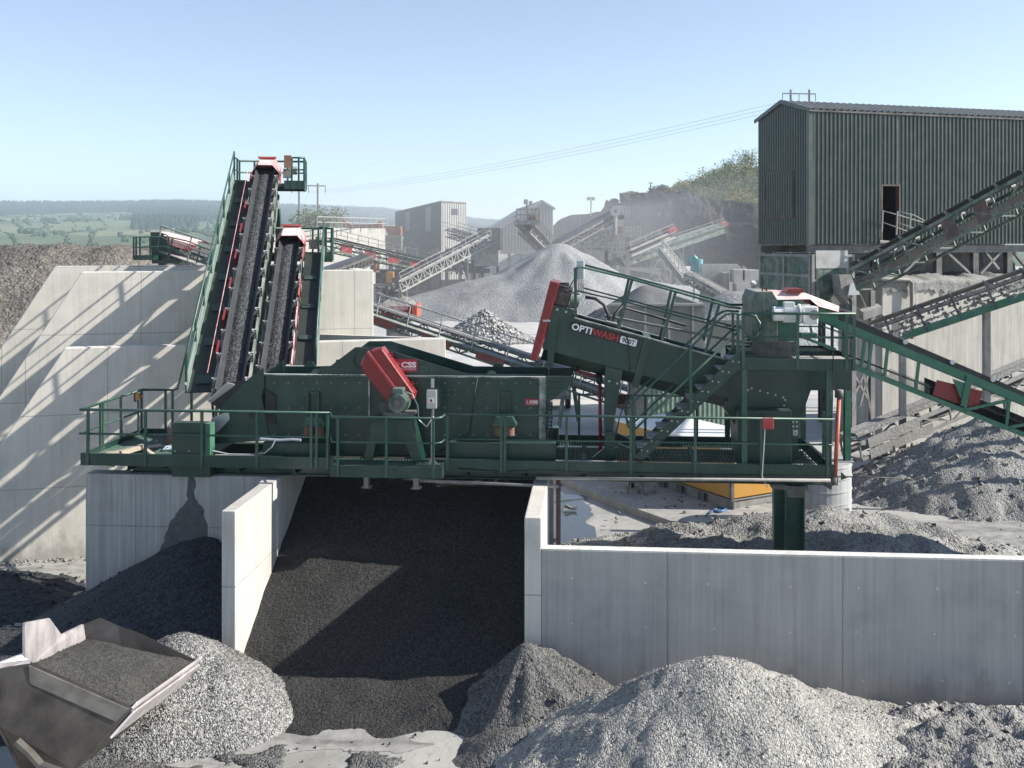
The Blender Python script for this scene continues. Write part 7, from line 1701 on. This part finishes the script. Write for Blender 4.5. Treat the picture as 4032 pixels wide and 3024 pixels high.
tag(build(mb, 'cliff', [M['cliff'], M['scrub']]), 'dark quarry rock face with a grassy rim', 'cliff', kind='structure')
# hillside rising behind the shed
RDG = [(2590,790),(2700,745),(2732,724),(2814,690),(2881,660),(2967,640),(3100,610),(3400,600),(3900,640)]
def rdg(x):
    for (a, ya), (b, yb) in zip(RDG, RDG[1:]):
        if a <= x <= b: return ya+(yb-ya)*(x-a)/(b-a)
    return 640
mb = MB()
for j in range(13):
    for i in range(61):
        x = 2590+1310*i/60; t = j/12; Y = 216+54*t; yy = max(rdg(x), top_row(x)+(rdg(x)+16-top_row(x))*t) if rdg(x) < top_row(x) else top_row(x)+8
        p = P(x, yy+6, Y); mb.v.append(p+V(0,0,.9*fbm(p.x,p.y,.15,3)))
for j in range(12):
    for i in range(60): mb.f.append([j*61+i, j*61+i+1, (j+1)*61+i+1, (j+1)*61+i]); mb.m.append(0)
tag(build(mb, 'hillside', M['scrub'], smooth=True), 'scrubby hillside rising behind the quarry cliff', 'hillside', kind='structure')
# bushes: many leaf clumps spread through each crown
M['bush_dark'] = leafmat('bush_dark_leaf', (.028,.045,.02), (.06,.085,.035), .8)
M['bush_green'] = leafmat('bush_green_leaf', (.042,.062,.024), (.085,.11,.042), .8)
M['gorse'] = leafmat('gorse_bloom', (.22,.17,.03), (.42,.30,.05), 1.2)
M['bark'] = plain('bush_bark', (.08,.065,.05), .9)
def bush(name, label, x, y, Y, r, hh, kind, tree=False):
    b = P(x, y, Y); T = thing(name, label, 'bush' if not tree else 'tree', b, 'bushes on the quarry rim'); rn = random.Random(int(x*7+y)); L = MB(); G = MB(); K = MB()
    lobes = [(V(rn.uniform(-.6,.6)*r, rn.uniform(-.6,.6)*r, hh*rn.uniform(.3,.75)), rn.uniform(.35,.6)*r) for _ in range(9)]
    for c, q in lobes: K.path([b+V(0,0,-.6), b+V(c.x*.4,c.y*.4,c.z*.4), b+c], .10, 5, True, .03)
    for k in range(950):
        c, q = rn.choice(lobes); d = Vector((rn.gauss(0,1), rn.gauss(0,1), rn.gauss(0,.8))).normalized(); p = b+c+d*(q*rn.random()**.35)
        s = rn.uniform(.10,.27); a = Vector((rn.gauss(0,1),rn.gauss(0,1),rn.gauss(0,1))).normalized()*s; e = a.orthogonal().normalized()*s*rn.uniform(.5,1)
        (G if (kind == 'gorse' and rn.random() < .2) else L).add([p-a, p+e, p+a, p-e*.8], [(0,1,2,3)])
    build(K, 'stems', M['bark'], T); build(L, 'foliage', M['bush_green'] if kind == 'green' else M['bush_dark'], T)
    if G.v: build(G, 'blossom', M['gorse'], T)
BU = [('gorse_bush','gorse bush with yellow bloom at the left end of the scrub',2690,762,212,3.0,2.2,'gorse'),('bush','low dark bush left of the bare rock on the rim',2640,765,211,1.6,1.2,'dark'),('bush','tiny green bush on the far left of the cliff rim',2415,800,210,1.1,.9,'green'),('bush','small green bush beside the thin pole on the rim',2575,764,214,1.4,1.0,'green'),
 ('bush','dark rounded bush in the middle of the slope',2760,748,222,4.2,3.4,'dark'),('gorse_bush','broad gorse bush just below the dark rounded bush',2790,780,213,3.6,2.6,'gorse'),('bush','tall green bush on the skyline at mid slope',2810,722,240,4.2,4.0,'green'),('gorse_bush','gorse bush on the skyline left of the tall green bush',2752,736,236,3.4,2.6,'gorse'),
 ('bush','wide dark bush low on the slope beside the shed',2850,765,220,5.0,4.2,'dark'),('gorse_bush','orange flowered gorse bush nearest the shed corner',2925,700,240,4.4,3.6,'gorse'),('young_tree','feathery pale green young tree on the skyline beside the shed',2940,670,262,4.4,5.6,'green'),('young_tree','second feathery young tree on the skyline further left',2885,690,258,3.8,4.6,'green'),
 ('bush','dense dark bush filling the slope under the young trees',2900,745,228,5.4,4.8,'dark'),('gorse_bush','gorse bush along the rim right under the dense dark bush',2920,800,211,4.4,2.4,'gorse'),('bush','green bush on the rim under the wide dark bush',2850,796,210,3.4,1.8,'green'),('bush','dark bush touching the shed corner at the rim',2962,770,218,4.6,4.0,'dark'),
 ('gorse_bush','small gorse bush at the top of the left slope',2722,752,224,2.6,2.0,'gorse'),('bush','dark bush between the two skyline gorse bushes',2836,712,246,3.4,3.0,'dark'),('young_tree','low leafy young tree behind the shed corner',2985,690,250,4.6,5.0,'green'),
 ('gorse_bush','lone gorse clump growing halfway down the slope',2870,725,236,3.2,2.6,'gorse')]
BU += [('bush','low scrub clump on the rim between the two tall poles',2480,776,211,2.0,1.0,'green'),('bush','scrub clump on the rim right of the thin pole',2600,758,210,2.4,1.2,'dark'),('gorse_bush','small gorse tuft over the middle of the cliff',2650,762,209,2.0,1.1,'gorse'),
 ('bush','trailing scrub hanging over the cliff edge',2700,772,207,2.8,1.6,'dark'),('bush','grey green scrub on the cliff edge below the left gorse',2745,775,207,3.0,1.7,'green'),('bush','dark scrub under the broad gorse bush',2800,792,206,3.2,1.8,'dark'),('gorse_bush','gorse tuft over the right half of the cliff',2880,808,205,3.0,1.6,'gorse'),('bush','scrub patch at the rim by the shed',2945,812,205,3.2,1.8,'green'),('bush','bushy dark scrub at mid slope above the broad gorse',2790,755,216,3.6,2.8,'dark'),('bush','leafy green scrub at mid slope by the dense dark bush',2870,770,217,3.8,3.0,'green')]
for a in BU: bush(a[0], a[1], a[2], a[3]+4, a[4], a[5], a[6], a[7])
# green bushes near the concrete bin and on the heap
for a in (('bush','bright green bush behind the rusty rail of the concrete bin',1230,903,160,4.2,2.4,'green'),('bush','green bush behind the concrete bin, nearer the power pole',1292,900,164,3.8,2.6,'green')): 
    bush(*a)
# light masts on the rim
LM = thing('light_mast', 'floodlight mast with two lamps on the left cliff rim', 'light mast', P(2326,845,206)); p, q = P(2326,848,206), P(2327,790,206)
build(MB().bar(p, q, .25), 'mast', M['grey_frame'], LM)
for x in (2318,2335): a = P(x,783,206); build(MB().box(a.x-.35,a.x+.35,205.8,206.4,a.z-.3,a.z+.35), 'flood_lamp', M['grey_frame'], LM)
build(MB().bar(P(2317,787,206),P(2336,787,206),.12), 'crossbar', M['grey_frame'], LM)
TP = thing('thin_pole', 'thin pole with a short crossarm on the cliff rim', 'pole', P(2561,765,212)); build(MB().bar(P(2561,768,212), P(2562,718,212), .22), 'pole', M['pole'], TP); build(MB().bar(P(2551,720,212), P(2573,721,212), .12), 'crossarm', M['pole'], TP)
# boulders on the rim
for k, (x, y, r) in enumerate(((2470,786,1.6),(2500,778,1.1),(2602,764,1.5),(2395,818,1.2),(2722,756,1.4))):
    p = P(x, y, 209); mb = MB(); mb.rock(p, r, random.Random(k+3)); single(mb, 'boulder', M['cliff'], ('big dark boulder at the bend of the cliff rim','smaller boulder right of the big rim boulder','blocky boulder right of the thin pole','boulder by the left step of the cliff rim','pale boulder among the gorse on the rim')[k], 'boulder', p)
# talus at the cliff foot
mb = MB(); rn = random.Random(77)
for k in range(500): x = rn.uniform(2680,2980); mb.rock(P(x, 1, 1).xyz*0+V((x-CX)/FPX*190, 190+rn.uniform(-6,6), rn.uniform(.0,4)*rn.random()), rn.uniform(.3,1.0), rn)
tag(build(mb, 'talus', M['white_rock'], base=(38,190,0)), 'loose pale rubble at the foot of the cliff', 'rubble', kind='stuff')

# ================================================================ haze
def volume_mat(name, col, dens, aniso=.3):
    m = bpy.data.materials.new(name); m.use_nodes = True; nt = m.node_tree; nt.nodes.remove(nt.nodes['Principled BSDF'])
    v = nt.nodes.new('ShaderNodeVolumePrincipled'); v.inputs['Color'].default_value = (*col, 1); v.inputs['Density'].default_value = dens; v.inputs['Anisotropy'].default_value = aniso
    nt.links.new(v.outputs[0], nt.nodes['Material Output'].inputs['Volume']); return m
HAZE = True
if HAZE:
    hz = build(MB().box(-6000, 6000, -80, 5600, -6, 260), 'haze', volume_mat('haze_air', (.75,.87,1.0), .00021), base=(0,2000,0))
    tag(hz, 'thin blue summer haze over the valley', 'haze', kind='stuff')
    ds = build(MB().box(-26, 27, 92, 200, -2, 15.5), 'dust_cloud', volume_mat('quarry_dust', (.92,.94,.97), .0031, .2), base=(30,150,0))
    tag(ds, 'pale dust hanging in front of the quarry cliff', 'dust cloud', kind='stuff')
